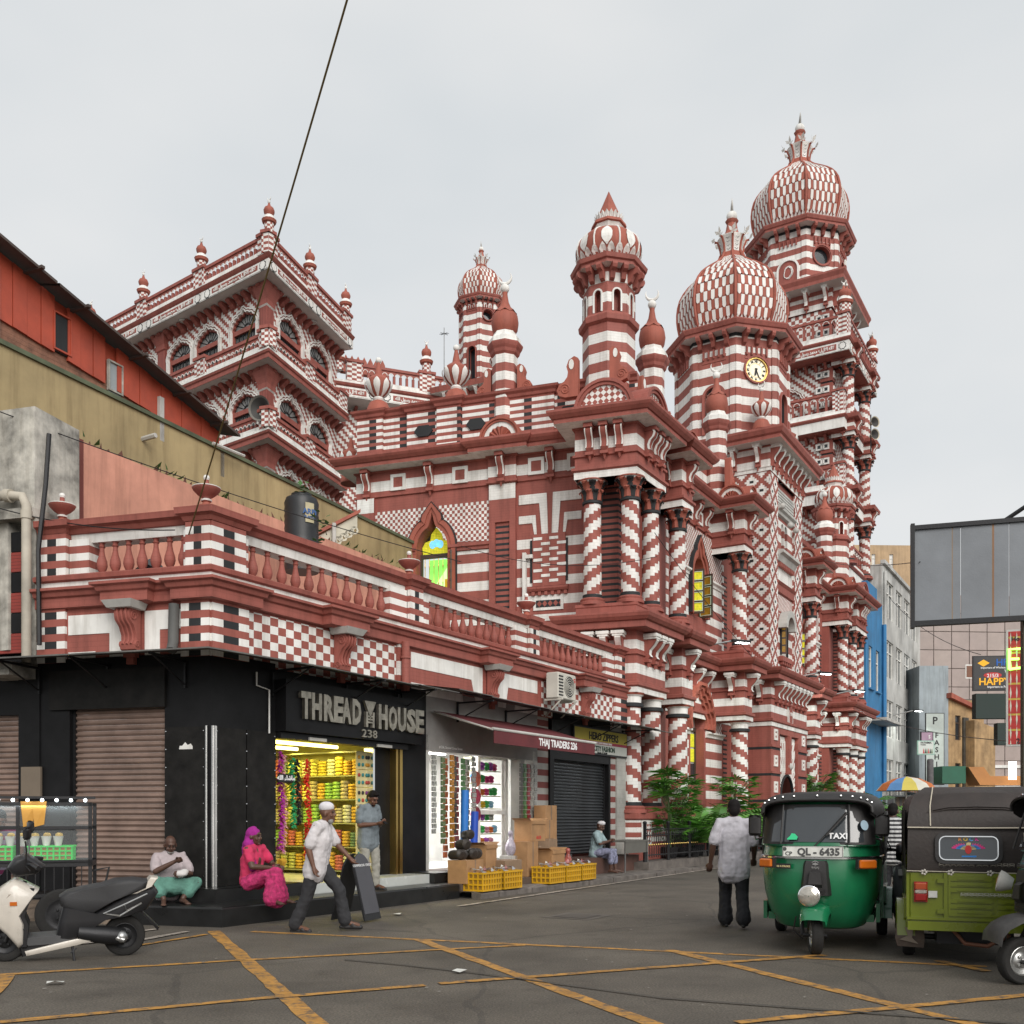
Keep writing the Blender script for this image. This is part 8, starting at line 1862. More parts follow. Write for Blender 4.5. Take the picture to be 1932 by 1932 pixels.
# ================================================================ SCOOTERS
def scooter(M, label, main, txt, group=None, full=True):
 t = thing('scooter', label, 'scooter', M, group)
 m_sb = mat('black_scooter_plastic', (.018, .018, .02), rough=.35, dirt=.25, bump=.05); m_seat = mat('scooter_seat', (.03, .03, .032), rough=.6, dirt=.2, bump=.2, bscale=80)
 m_gr = mat('grey_scooter_plastic', (.07, .07, .072), rough=.6, dirt=.4)
 def puff(poly, w, k=.8, m=0, mb=None, yc=0):
  mb = mb or MB(); cx = sum(p[0] for p in poly)/len(poly); cz = sum(p[1] for p in poly)/len(poly)
  A_ = sum(poly[i][0]*poly[(i+1) % len(poly)][1]-poly[(i+1) % len(poly)][0]*poly[i][1] for i in range(len(poly)))
  if A_ < 0: poly = poly[::-1]
  f = lambda q, y: [(cx+(p[0]-cx)*q, yc+y, cz+(p[1]-cz)*q) for p in poly]
  R_ = [f(k, w), f((1+k)/2+.03, w*.86), f(1, w*.55), f(1, -w*.55), f((1+k)/2+.03, -w*.86), f(k, -w)]
  mb.loft(R_[::-1], m, True, True, True)
  return mb
 def sw(x):
  o = bpy.data.objects.new('wheel', None); Mw = M @ T(x, 0, .225) @ Matrix.Rotation(radians(90 if x < .5 else 78), 4, 'Z'); return wheel(t, Mw, .225, .09, m_iron)
 sw(0.0); sw(1.22)
 seat = [(-.24, .76), (-.26, .83), (-.1, .855), (.1, .845), (.24, .80), (.45, .765), (.60, .73), (.68, .68), (.66, .58), (.5, .5), (.34, .49), (.1, .62), (-.1, .70)]
 pbuild(t, puff(seat, .15, .86), 'seat', [m_seat], 50)
 pbuild(t, puff([(-.36, .86), (-.28, .87), (-.22, .80), (-.05, .72), (.0, .67), (-.12, .69), (-.30, .77)], .12, .85), 'tail_fairing', [main], 50)
 pbuild(t, puff([(-.32, .76), (-.05, .68), (.3, .5), (.64, .58), (.68, .42), (.72, .22), (.6, .2), (.42, .28), (.2, .42), (-.06, .46), (-.24, .52), (-.36, .70)], .16, .84), 'rear_body', [m_sb], 50)
 pbuild(t, puff([(-.34, .74), (-.30, .76), (-.22, .6), (-.27, .58)], .06, .8), 'tail_lamp', [m_lens])
 pbuild(t, puff([(-.2, .48), (-.16, .5), (-.36, .27), (-.38, .30)], .07, .9), 'rear_mudguard', [m_sb])
 pbuild(t, puff([(.5, .20), (1.0, .18), (1.06, .24), (1.0, .27), (.66, .28), (.5, .26)], .15, .92), 'footboard', [m_gr])
 for sy in (-1, 1): pbuild(t, puff([(.16, .30), (.18, .25), (.5, .17), (1.0, .08), (1.02, .13), (.6, .22)], .018, .9, yc=sy*.15), 'side_trim', [main])
 pbuild(t, puff([(.5, .18), (1.0, .08), (1.05, .06), (1.08, .17), (1.0, .2), (.6, .24)], .12, .92), 'underbody', [m_sb])
 sh = [(1.34, .44), (1.36, .62), (1.27, .78), (1.12, .88), (1.06, .86), (.88, .76), (1.06, .50), (1.02, .40), (1.03, .18), (1.08, .15), (1.2, .3)]
 pbuild(t, puff(sh, .19, .78), 'front_shield', [main], 50)
 pbuild(t, puff([(1.0, .80), (.92, .78), (1.02, .5), (.98, .4), (1.0, .16), (1.05, .16), (1.07, .42), (1.1, .5)], .16, .95), 'leg_shield', [m_sb])
 pbuild(t, puff([(1.44, .36), (1.38, .46), (1.2, .47), (1.05, .4), (1.06, .34), (1.22, .42), (1.36, .33)], .08, .9), 'front_mudguard', [main])
 mb = MB(); mb.tube([(1.22, .07, .225), (1.12, .06, .5), (1.02, .02, .85)], .022, 8); mb.tube([(1.22, -.07, .225), (1.12, -.06, .5)], .022, 8); pbuild(t, mb, 'fork', [m_iron])
 pbuild(t, puff([(1.12, .90), (1.19, 1.0), (1.12, 1.10), (1.0, 1.13), (.92, 1.08), (.82, 1.0), (.9, .93)], .16, .72), 'headset', [m_sb], 50)
 for sy in (-1, 1):
  mb = MB(); mb.tube([(1.02, sy*.1, 1.03), (.95, sy*.24, 1.05), (.88, sy*.36, 1.03)], .018, 8); mb.tube([(.93, sy*.25, 1.05), (.87, sy*.37, 1.03)], .024, 8); mb.tube([(1.0, sy*.2, 1.03), (.95, sy*.36, 1.0)], .007, 5, 0); pbuild(t, mb, 'handlebar', [m_sb])
  mb = MB(); mb.tube([(1.0, sy*.22, 1.06), (.99, sy*.28, 1.2), (1.0, sy*.31, 1.3)], .008, 5); mb.F = T(.98, sy*.33, 1.38, sy*-.35); mb.bbox(-.025, .025, -.07, .07, -.06, .06, .02); pbuild(t, mb, 'mirror', [m_sb])
 for sy in (-1, 1):
  mb = MB(); q = [(1.345, sy*.03, .60), (1.30, sy*.10, .70), (1.14, sy*.185, .74), (1.22, sy*.165, .64)]; q2 = [(p[0]+.02, p[1]*1.08, p[2]) for p in q]; mb.loft([q, q2] if sy > 0 else [q[::-1], q2[::-1]], cap=True); pbuild(t, mb, 'headlamp', [m_lens]);
  mb = MB(); mb.box(1.09, 1.16, sy*.17-.03, sy*.17+.03, .62, .66); pbuild(t, mb, 'indicator', [m_amb])
  mb = MB(); z0 = .33; P = [(1.2, .42), (1.02, .36), (1.1, .3), (1.17, .36), (1.1, .36), (1.08, .335)]
  mb.tube([(p[0], sy*(.165), p[1]) for p in P], .008, 4); pbuild(t, mb, 'stripe_decal', [m_sb])
  mb = MB(); mb.tube([(-.24, sy*.158, .70), (-.02, sy*.163, .60), (.22, sy*.165, .50), (.05, sy*.164, .47), (-.18, sy*.16, .6), (-.02, sy*.163, .52), (.0, sy*.163, .58)], .011, 4); pbuild(t, mb, 'stripe_decal', [m_steel])
 # engine, exhaust, stand
 mb = MB(); mb.tube([(.0, .1, .23), (.2, .12, .26), (.48, .12, .3)], [.09, .10, .08], 10); mb.ball((.03, .15, .24), .07, 10, 1); mb.tube([(.05, -.14, .2), (-.2, -.16, .28)], .05, 10, 1); mb.tube([(.1, .17, .24), (-.0, .2, .21)], .03, 8, 1); pbuild(t, mb, 'engine', [m_iron, m_steel])
 mb = MB(); mb.tube([(.55, .1, .2), (.52, .26, .02)], .014, 6); mb.box(.46, .58, .22, .3, 0, .012); mb.tube([(.5, .16, .14), (.56, .2, .1)], .008, 5); pbuild(t, mb, 'kickstand', [m_iron])
 mp = M @ T(1.345, .0, .74) @ Matrix.Rotation(radians(90), 4, 'Z') @ Matrix.Rotation(radians(-30), 4, 'X'); pb_ = MB(); pb_.bbox(-.13, .13, -.006, .006, 0, .09, .003); pb = put('number_plate', pb_.mesh('plate', [m_plate]), mp, t)
 put('plate_lettering', text_mesh(txt, .075, m_txb, .001, .9, .002, sx=.72), mp @ T(0, -.008, .02), pb)
 put('brand_lettering', text_mesh('HONDA', .032, m_plate, .001, 1, .001), M @ T(1.09, .118, 1.0) @ Matrix.Rotation(radians(160), 4, 'Z') @ Matrix.Rotation(radians(0), 4, 'X'), t)
 return t
m_cream = carpaint('pearl_white_plastic', (.62, .57, .50)); m_silg = carpaint('silver_grey_plastic', (.16, .165, .175))
SC1 = scooter(T(-4.06, 10.42, 0, radians(-157)) @ Matrix.Rotation(radians(-6), 4, 'X') @ Matrix.Diagonal((.91, .92, .96, 1)), 'white and black scooter on its kickstand in the left foreground', m_cream, 'BDZ 7957')
SC2 = scooter(T(5.28, 13.2, 0, radians(-112)), 'silver grey scooter wedged between the green and lime rickshaws', m_silg, 'BFK')
# ================================================================ PEOPLE
m_skin = mat('brown_skin', (.13, .058, .034), rough=.5, dirt=.15, nscale=9, bump=.05); m_skin2 = mat('dark_brown_skin', (.085, .04, .026), rough=.5, dirt=.15, nscale=9, bump=.05)
m_hair = mat('black_hair', (.010, .008, .008), spec=.15, rough=.7, dirt=.3, nscale=30); m_grey = mat('grey_beard', (.25, .24, .23), dirt=.3, nscale=40)
def cloth(n, c, **k): return mat(n, c, rough=.85, dirt=k.pop('dirt', .22), nscale=k.pop('nscale', 7), bump=.55, bscale=k.pop('bscale', 14), **k)
FOLD = bpy.data.textures.new('folds', 'CLOUDS'); FOLD.noise_scale = .075; FOLD.noise_depth = 2
def fuse(shapes, vox, smooth, name, mats_):
 mb = MB()
 for s_ in shapes:
  if s_[0] == 'b': mb.ball(s_[1], 1, 14, 0, *s_[2])
  else: mb.tube(s_[1], s_[2], 10); [mb.ball(p, r*.995, 10) for p, r in ((s_[1][0], (s_[2][0] if isinstance(s_[2], (list, tuple)) else s_[2])), (s_[1][-1], (s_[2][-1] if isinstance(s_[2], (list, tuple)) else s_[2])))]
 me = mb.mesh(name, mats_); ob = bpy.data.objects.new('tmp', me); COL.objects.link(ob)
 r_ = ob.modifiers.new('r', 'REMESH'); r_.mode = 'VOXEL'; r_.voxel_size = vox; r_.use_smooth_shade = True
 s2 = ob.modifiers.new('s', 'SMOOTH'); s2.iterations = smooth; s2.factor = .5
 if name.split('_')[0] in ('shirt', 'trousers', 'sarong', 'dress', 'skirt', 'headscarf'):
  d_ = ob.modifiers.new('d', 'DISPLACE'); d_.texture = FOLD; d_.strength = .026; d_.mid_level = .5
 dg = bpy.context.evaluated_depsgraph_get(); dg.update()
 m2 = bpy.data.meshes.new_from_object(ob.evaluated_get(dg)); bpy.data.objects.remove(ob); m2.name = name
 m2.materials.clear(); [m2.materials.append(q) for q in mats_]; return m2
def V(*p): return Vector(p)
def person(name, label, M, J, skin, parts, build_=1.0, fing=None):
 # J: joints in metres, the person looks along -y.  keys: pel, che, nk, hd, hf (head facing dir), sh/el/wr L,R  hip/kn/an L,R, ft dir
 t = thing(name, label, 'person', M); b = build_; S_ = []
 hd, f = J['hd'], J['hf'].normalized(); up = (J['hd']-J['nk']).normalized(); rt = f.cross(up).normalized(); up = rt.cross(f)
 h = lambda x, y, z: hd+rt*x+f*y+up*z
 S_ += [('t', [J['pel'], (J['pel']+J['che'])/2, J['che'], J['nk']-up*.04], [.125*b, .12*b, .13*b, .075*b]), ('t', [J['nk']-up*.05, J['nk'], hd-up*.04], [.065, .054, .055])]
 S_ += [('b', h(0, -.01, .03), (.078, .092, .098)), ('b', h(0, .035, -.045), (.056, .058, .066)), ('b', h(0, .102, -.018), (.014, .02, .018)), ('b', h(0, .094, .01), (.009, .012, .03)), ('b', h(0, .085, -.062), (.024, .012, .009)), ('b', h(0, .075, -.095), (.026, .022, .018)), ('b', h(0, .078, .038), (.05, .018, .011))]
 for s_ in (-1, 1): S_ += [('b', h(s_*.08, -.005, -.01), (.012, .022, .034)), ('b', h(s_*.045, .065, -.03), (.022, .02, .02))]
 for k in 'LR':
  sh, el, wr = J['sh'+k], J['el'+k], J['wr'+k]; hp, kn, an = J['hip'+k], J['kn'+k], J['an'+k]
  S_ += [('t', [J['nk']-up*.07, sh], [.06*b, .062*b]), ('t', [sh, (sh+el)/2, el], [.056*b, .05*b, .041]), ('t', [el, el+(wr-el)*.3, wr], [.042, .042, .027])]
  d = J.get('hd'+k, (wr-el)).normalized(); pn = J.get('pn'+k, V(0, -1, 0)); sd_ = d.cross(pn).normalized(); pn = sd_.cross(d)
  S_ += [('t', [wr, wr+d*.05, wr+d*.09], [.026, .03, .03]), ('t', [wr+d*.05+sd_*.02, wr+d*.085+sd_*.022], [.022, .02]), ('t', [wr+d*.05-sd_*.02, wr+d*.085-sd_*.022], [.022, .02])]
  cu = J.get('cu'+k, .5)
  for i, (o, L_) in enumerate(((-.031, .068), (-.011, .082), (.011, .078), (.03, .06))):
   b0 = wr+d*.088+sd_*o; c1 = b0+d*L_*.45+pn*L_*.18*cu; c2 = c1+d*L_*.38*(1-cu*.6)+pn*L_*.38*cu; c3 = c2+d*L_*.3*(1-cu)+pn*L_*.34*cu
   S_ += [('t', [b0, c1, c2, c3], [.0105, .010, .009, .0075])]
  S_ += [('t', [wr+d*.025-sd_*.02*J.get('th'+k, 1), wr+d*.06-sd_*.045*J.get('th'+k, 1)+pn*.015, wr+d*.095-sd_*.048*J.get('th'+k, 1)+pn*.03], [.014, .012, .009])]
  S_ += [('t', [hp, (hp+kn)/2, kn], [.085*b, .072*b, .055]), ('t', [kn, kn+(an-kn)*.3, an], [.053, .055, .036])]
  fd = J['ft'+k].normalized(); S_ += [('t', [an-fd*.04-V(0, 0, .035), an+fd*.06-V(0, 0, .04), an+fd*.17-V(0, 0, .062)], [.034, .034, .024])]
  for i in range(5): o = fd.cross(V(0, 0, 1))*(-.028+.014*i); S_ += [('t', [an+fd*.15+o-V(0, 0, .065), an+fd*(.205-.006*abs(i-1))+o-V(0, 0, .07)], [.011, .010])]
 put('body', fuse(S_, .009, 3, name+'_body', [skin]), M, t)
 for s_ in (-1, 1):
  mb = MB(); mb.ball(h(s_*.03, .083, .018), .0105, 8); put('eye', mb.mesh('eye', [mat('dark_eye', (.03, .025, .022), rough=.2, dirt=0)]), M, t)
 for nm, shapes, mt_ in parts(J, h): put(nm, fuse(shapes, .0125, 3, nm, [mt_]), M, t)
 return t
def hair(h, top=1, long_=False): return [('b', h(0, -.02, .05), (.086, .096, .092)), ('b', h(0, -.05, .0), (.078, .07, .085)), ('b', h(0, .055, .105), (.06, .045, .03))]
def shirt(J, sleeve=.72, r=1.0, hem=.16, collar=True):
 pe, ch, nk = J['pel'], J['che'], J['nk']; dn = (pe-ch).normalized(); L_ = []
 for o in (-.062, 0, .062): L_ += [('t', [nk-(nk-ch)*.25+V(o*.6, 0, 0), ch+V(o, 0, 0), (ch+pe)/2+V(o, 0, 0), pe+V(o, 0, 0), pe+dn*hem+V(o*1.1, 0, 0)], [.085*r, .135*r, .128*r, .13*r, .135*r])]
 for k in 'LR':
  sh, el = J['sh'+k], J['el'+k]; q = sh+(el-sh)*sleeve; L_ += [('t', [nk-V(0, 0, .06), sh, (sh+q)/2, q], [.075, .078*r, .072*r, .072*r])]
 if collar: L_ += [('t', [nk+V(.05*cos(a), .05*sin(a)+.01, -.015) for a in [2*pi*i/10 for i in range(11)]], .02)]
 return L_
def legs(J, r=1.0, low=.95, keys='LR', flare=.078):
 L_ = [('b', J['pel'], (.145*r, .112*r, .12))]
 for k in keys: hp, kn, an = J['hip'+k], J['kn'+k], J['an'+k]; L_ += [('t', [J['pel'], hp, (hp+kn)/2, kn, kn+(an-kn)*.5, kn+(an-kn)*low], [.11, .105*r, .092*r, .078*r, .074*r, flare*r])]
 return L_
def sandal(J, k): fd = J['ft'+k].normalized(); a = J['an'+k]; return [('t', [a-fd*.05-V(0, 0, .085), a+fd*.07-V(0, 0, .087), a+fd*.2-V(0, 0, .09)], [.03, .036, .034]), ('t', [a+fd*.1+V(-.04, 0, -.06), a+fd*.12+V(0, 0, -.03), a+fd*.1+V(.04, 0, -.06)], .012)]
def stand(hgt=1.66, **kw):
 s = hgt/1.66; J = dict(pel=V(0, 0, .92), che=V(0, -.01, 1.22), nk=V(0, 0, 1.42), hd=V(0, -.03, 1.545), hf=V(0, -1, 0), shL=V(.185, 0, 1.36), shR=V(-.185, 0, 1.36), elL=V(.25, .02, 1.08), elR=V(-.25, .02, 1.08), wrL=V(.25, -.08, .86), wrR=V(-.25, -.08, .86), hipL=V(.095, 0, .88), hipR=V(-.095, 0, .88), knL=V(.10, -.02, .48), knR=V(-.10, -.02, .48), anL=V(.11, .02, .10), anR=V(-.11, .02, .10), ftL=V(.15, -1, 0), ftR=V(-.15, -1, 0))
 J.update(kw); return {k: (v*s if isinstance(v, Vector) and k[:2] not in ('hf', 'ft', 'pn') and k[:3] not in ('hdL', 'hdR') else v) for k, v in J.items()}
# walking man in the white cap, striding to the right
Mw = T(-2.47, 12.62, 0, radians(82))
J = stand(1.62, che=V(0, -.05, 1.22), nk=V(0, -.09, 1.41), hd=V(0, -.14, 1.53), shL=V(.18, -.06, 1.35), shR=V(-.18, -.06, 1.35), elR=V(-.23, .04, 1.08), wrR=V(-.24, -.03, .86), elL=V(.22, -.2, 1.12), wrL=V(.2, -.36, .96), hipL=V(.09, 0, .88), knL=V(.09, -.27, .53), anL=V(.1, -.34, .14), knR=V(-.09, .10, .48), anR=V(-.1, .26, .10))
person('person', 'striding man in white skullcap, white shirt and dark trousers before the yellow shop', Mw, J, m_skin, lambda J, h: [('shirt', shirt(J, .8, 1.06), cloth('white_shirt', (.60, .57, .58))), ('trousers', legs(J, 1.05, 1.0, flare=.085), cloth('dark_trousers', (.025, .025, .028))), ('skullcap', [('b', h(0, -.015, .085), (.09, .102, .068)), ('b', h(0, -.015, .06), (.089, .10, .04))], cloth('white_cap', (.62, .60, .62))), ('beard', [('b', h(0, .045, -.09), (.05, .042, .05))], m_grey), ('sandal', sandal(J, 'R'), m_vinyl), ('sandal', sandal(J, 'L'), m_vinyl)])
# man on his phone on the step
p_ = F_SA @ Vector((2.75, -.62, .26)); Mp_ = T(p_.x, p_.y, .26, radians(52))
J = stand(1.62, nk=V(0, -.03, 1.42), hd=V(0, -.10, 1.52), hf=V(0, -1, -.55), elL=V(.22, -.02, 1.08), elR=V(-.22, -.02, 1.08), wrL=V(.07, -.24, 1.10), wrR=V(-.06, -.25, 1.10), hdL=V(-.35, -.9, .2), hdR=V(.35, -.9, .2), pnL=V(-.3, .2, 1), pnR=V(.3, .2, 1), cuL=.8, cuR=.8, knL=V(.11, -.06, .48), anL=V(.14, -.02, .1))
person('person', 'standing man in grey short sleeved shirt looking at a phone on the shop step', Mp_, J, m_skin, lambda J, h: [('shirt', shirt(J, .7, 1.02), cloth('grey_blue_shirt', (.17, .20, .22))), ('trousers', legs(J), cloth('pale_jeans', (.32, .31, .27))), ('hair', hair(h), m_hair), ('beard', [('b', h(0, .07, -.078), (.042, .026, .03))], m_hair), ('sandal', sandal(J, 'L'), m_vinyl), ('sandal', sandal(J, 'R'), m_vinyl)])
mb = MB(); mb.bbox(-.035, .035, -.07, .07, -.005, .005, .004); c_ = Mp_ @ Vector((0, -.36, 1.115)); tag(put('phone', mb.mesh('phone', [m_bpan]), T(c_.x, c_.y, c_.z, radians(52)) @ Matrix.Rotation(radians(35), 4, 'X')), 'dark mobile phone held by the man standing on the shop step', 'phone')
# man from behind in a white shirt
Mb_ = T(2.9, 13.0, 0, radians(172))
J = stand(1.66, knL=V(.1, -.16, .5), anL=V(.1, -.12, .11), knR=V(-.1, .02, .47), anR=V(-.1, .24, .14), elL=V(.27, .06, 1.09), wrL=V(.3, -.02, .86), elR=V(-.26, -.02, 1.08), wrR=V(-.27, -.16, .9))
person('person', 'man seen from behind in white shirt and black trousers beside the green rickshaw', Mb_, J, m_skin2, lambda J, h: [('shirt', shirt(J, .82, 1.1, .2), cloth('pale_shirt', (.50, .48, .52))), ('trousers', legs(J, 1.12, 1.0, flare=.09), cloth('black_trousers', (.014, .014, .017))), ('hair', hair(h)+[('b', h(0, -.07, -.02), (.07, .05, .07))], m_hair), ('shoe', sandal(J, 'L')[:1], m_vinyl), ('shoe', sandal(J, 'R')[:1], m_vinyl)], 1.05)
def sit(**kw):
 J = dict(pel=V(0, 0, .12), che=V(0, -.05, .42), nk=V(0, -.07, .60), hd=V(0, -.12, .72), hf=V(0, -1, -.3), shL=V(.18, -.06, .54), shR=V(-.18, -.06, .54), elL=V(.26, -.18, .32), elR=V(-.26, -.18, .32), wrL=V(.1, -.36, .3), wrR=V(-.1, -.36, .3), hipL=V(.1, -.02, .1), hipR=V(-.1, -.02, .1), knL=V(.2, -.38, .28), knR=V(-.2, -.38, .28), anL=V(.14, -.42, -.06), anR=V(-.14, -.42, -.06), ftL=V(.2, -1, 0), ftR=V(-.2, -1, 0)); J.update(kw); return J
def lap(J, r=1.0, low=.6): return legs(J, r, low)+[('t', [(J['hipL']+J['hipR'])/2+V(0, -.08, -.02), (J['knL']+J['knR'])/2+V(0, 0, -.08)], [.1, .11]), ('t', [J['knL'], J['knR']], .06), ('t', [J['knL']*.6+J['anL']*.4, J['knR']*.6+J['anR']*.4], .07)]
p_ = PX(318, 1688, 13.95); Ms_ = T(p_.x, p_.y, .34, radians(30))
J = sit(hf=V(0, -1, -.45), wrR=V(.02, -.36, .5), elR=V(-.22, -.25, .36), hdR=V(.4, -.6, .2), wrL=V(.06, -.4, .33), knL=V(.30, -.34, .2), knR=V(-.26, -.38, .24), anL=V(.1, -.46, .0), anR=V(-.16, -.5, .0))
person('person', 'seated balding man in pale shirt and green sarong eating against the black wall', Ms_, J, m_skin2, lambda J, h: [('shirt', shirt(J, .75, 1.06, .06), cloth('pale_lilac_shirt', (.42, .36, .37))), ('sarong', lap(J, 1.15, .62), cloth('green_sarong', (.10, .24, .19), dirt=.35)), ('hair', [('b', h(0, -.035, .0), (.083, .075, .06))], mat('short_grey_hair', (.05, .047, .045), dirt=.3)), ('beard', [('b', h(0, .055, -.08), (.05, .04, .042))], m_grey)])
c_ = Ms_ @ Vector((.07, -.44, .33)); tag(put('food_packet', fuse([('b', (0, 0, .0), (.10, .08, .05)), ('b', (.05, .02, .03), (.06, .05, .04))], .012, 2, 'food_packet', [cloth('white_paper', (.6, .58, .56))]), T(*c_)), 'white paper food packet held in the lap of the seated balding man', 'food packet')
p_ = PX(474, 1660, 13.62); Ml_ = T(p_.x, p_.y, .46, radians(72))
J = sit(pel=V(0, 0, .12), che=V(0, -.02, .42), nk=V(0, -.03, .60), hd=V(0, -.05, .72), hf=V(0, -1, -.06), wrL=V(.12, -.34, .30), wrR=V(-.05, -.36, .30), knL=V(.1, -.36, .22), knR=V(-.1, -.36, .22), anL=V(.1, -.40, -.11), anR=V(-.1, -.38, -.11))
m_pink = cloth('pink_patterned_dress', (.55, .03, .10), pat=lambda u, v: []); m_mag = cloth('magenta_headscarf', (.32, .012, .22))
m_pp = cloth('pink_print_skirt', (.50, .03, .14), dirt=.6, nscale=22)
person('person', 'seated woman in pink dress and magenta headscarf on the black step', Ml_, J, m_skin2, lambda J, h: [('dress', shirt(J, .6, .95, .0), m_pink), ('skirt', legs(J, 1.2, 1.0, flare=.10)+[('t', [(J['knL']+J['knR'])/2, (J['anL']+J['anR'])/2], [.12, .15])], m_pp), ('headscarf', [('b', h(0, -.025, .045), (.092, .10, .098)), ('b', h(0, -.055, -.04), (.082, .085, .10)), ('t', [h(-.06, -.05, -.1), V(-.08, -.03, .52), V(-.12, -.10, .30)], [.075, .075, .06]), ('t', [h(.06, -.05, -.1), V(.08, .0, .52)], [.075, .08]), ('t', [h(0, -.08, -.1), V(0, .06, .5)], [.08, .08])], m_mag)])
mb = MB(); rn = random.Random(3)
for k in range(14): d = Vector((rn.uniform(-1, 1), rn.uniform(-1, 1), rn.uniform(.2, 1.6))).normalized()*.11; e = d.cross(Vector((.3, 1, 0))).normalized()*.035; mb.face([(0, 0, 0), d*.6+e, d, d*.6-e])
tag(put('yellow_wrapper', mb.mesh('yellow_wrapper', [cloth('yellow_wrapper', (.6, .36, .03))]), T(*(Ml_ @ Vector((.06, -.44, .33))))), 'crumpled yellow wrapper in the hands of the seated woman', 'wrapper')
p_ = F_SA @ Vector((11.15, -.55, .5)); Mo_ = T(p_.x, p_.y, .5, radians(70))
J = sit(hf=V(0, -1, -.5), knL=V(.14, -.42, .14), knR=V(-.14, -.42, .14), anL=V(.12, -.45, -.28), anR=V(-.12, -.40, -.28), wrL=V(.06, -.34, .38), wrR=V(-.04, -.34, .38))
person('person', 'old bearded man in white cap and pale blue shirt sitting by the dark shutter', Mo_, J, m_skin2, lambda J, h: [('shirt', shirt(J, .75, 1.05, .04), cloth('pale_blue_shirt', (.27, .36, .38))), ('sarong', lap(J, 1.05, .55), cloth('blue_check_sarong', (.24, .25, .36), dirt=.6, nscale=18)), ('skullcap', [('b', h(0, -.01, .08), (.087, .10, .06))], cloth('white_cap', (.62, .60, .62))), ('beard', [('b', h(0, .06, -.10), (.045, .042, .06))], mat('white_beard', (.55, .54, .52)))])
mb = MB(F_SA); mb.box(10.2, 13.2, -.75, 0, .1, .5); tag(build(mb, 'shop_ledge', [mat('red_brown_ledge', (.11, .055, .042), dirt=.5)]), 'low red brown cement ledge below the dark roller shutter', 'ledge')
m_strp = cloth('striped_shirt', (.03, .03, .035), pat=lambda u, v: []);
def stripes_world(m, p, c):
 nt = m.node_tree; N, L = nt.nodes, nt.links; b = N['Principled BSDF']; ge = N.new('ShaderNodeNewGeometry'); sp = N.new('ShaderNodeSeparateXYZ'); L.new(ge.outputs['Position'], sp.inputs[0]); k = S(nt, sp.outputs[2])/p; q = k.fr().lt(.5); mx = N.new('ShaderNodeMix'); mx.data_type = 'RGBA'; L.new(q.o, mx.inputs[0]); L.new(b.inputs['Base Color'].links[0].from_socket, mx.inputs[6]); mx.inputs[7].default_value = (*c, 1); L.new(mx.outputs[2], b.inputs['Base Color'])
stripes_world(m_strp, .07, (.5, .5, .5))
J = stand(1.66)
person('person', 'man in black and white striped shirt between the two rickshaws', T(6.35, 16.6, 0, radians(150)), J, m_skin2, lambda J, h: [('shirt', shirt(J, .75, 1.05), m_strp), ('trousers', legs(J), MATS['black_trousers']), ('hair', hair(h), m_hair)])
m_vst = cloth('plum_striped_shirt', (.20, .03, .10)); stripes_world(m_vst, .11, (.22, .2, .25))
J = stand(1.6, che=V(0, -.08, 1.18), nk=V(0, -.17, 1.36), hd=V(0, -.26, 1.46), hf=V(0, -1, -.5), shL=V(.18, -.13, 1.3), shR=V(-.18, -.13, 1.3), elL=V(.26, -.28, 1.08), wrL=V(.2, -.5, 1.0), elR=V(-.24, -.2, 1.05), wrR=V(-.2, -.42, .98))
person('person', 'vendor in plum striped shirt leaning over the snack cart at the left edge', T(-6.62, 12.75, 0, radians(38)), J, m_skin, lambda J, h: [('shirt', shirt(J, .85, 1.05), m_vst), ('trousers', legs(J), MATS['black_trousers']), ('hair', hair(h), m_hair)])
for i, (x, y, c, lb) in enumerate(((7.6, 20.5, 'pale_blue_shirt', 'passer-by in pale blue shirt in the crowd behind the striped shirt man'), (8.9, 23.5, 'white_shirt', 'passer-by in white shirt under the striped parasol'), (7.35, 23, 'grey_blue_shirt', 'passer-by in grey shirt farthest along the street'))):
 person('person', lb, T(x, y, 0, radians(160+25*i)), stand(1.6+.03*i), m_skin2, lambda J, h: [('shirt', shirt(J), MATS[c]), ('trousers', legs(J), MATS['black_trousers']), ('hair', hair(h), m_hair)])
# ================================================================ SHOP STOCK, SIGNS, STREET THINGS
m_card = mat('brown_cardboard', (.36, .20, .09), dirt=.25, nscale=4); m_card2 = mat('grey_brown_cardboard', (.24, .16, .10), dirt=.3, nscale=4); m_ycr = mat('yellow_crate_plastic', (.60, .33, .01), rough=.45, dirt=.25)
SAx = lambda s, n, z=0, rz=0: F_SA @ T(s, -n, z, rz)
def carton(label, s, n, z, w, d, h, rz=0, op=False, m_=None, txt=None):
 t = thing('carton', label, 'box', SAx(s, n, z, rz), 'cartons stacked outside the shops'); m_ = m_ or m_card
 mb = MB(); mb.bbox(-w/2, w/2, -d/2, d/2, 0, h, .006); pbuild(t, mb, 'box_body', [m_])
 mb = MB(); mb.box(-.025, .025, -d/2-.002, -d/2, 0, h) if not op else [mb.face([(sx*w/2, -d/2, h), (sx*w/2, d/2, h), (sx*(w/2+.12), d/2, h+.05), (sx*(w/2+.12), -d/2, h+.05)][::sx]) for sx in (-1, 1)]; mb.box(-w/2, w/2, -d/2-.02, -d/2, h-.07, h, 0) if op else None; pbuild(t, mb, 'flap' if op else 'tape', [m_card2 if not op else m_])
 if txt: put('lettering', text_mesh(txt, h*.2, m_txr, .001, 1, .003), WM[t] @ T(0, -d/2-.004, h*.12), t)
 return t
carton('open carton overhanging the pile, coils of cord on top', 7.75, .75, .95, .62, .4, .42, .05, True, None, 'ALOE')
carton('tall plain carton under the open one with cord coils', 7.45, .8, .25, .42, .4, .7, .0); carton('second plain carton behind the tall one, lower left of the pile', 7.85, .5, .25, .4, .35, .72)
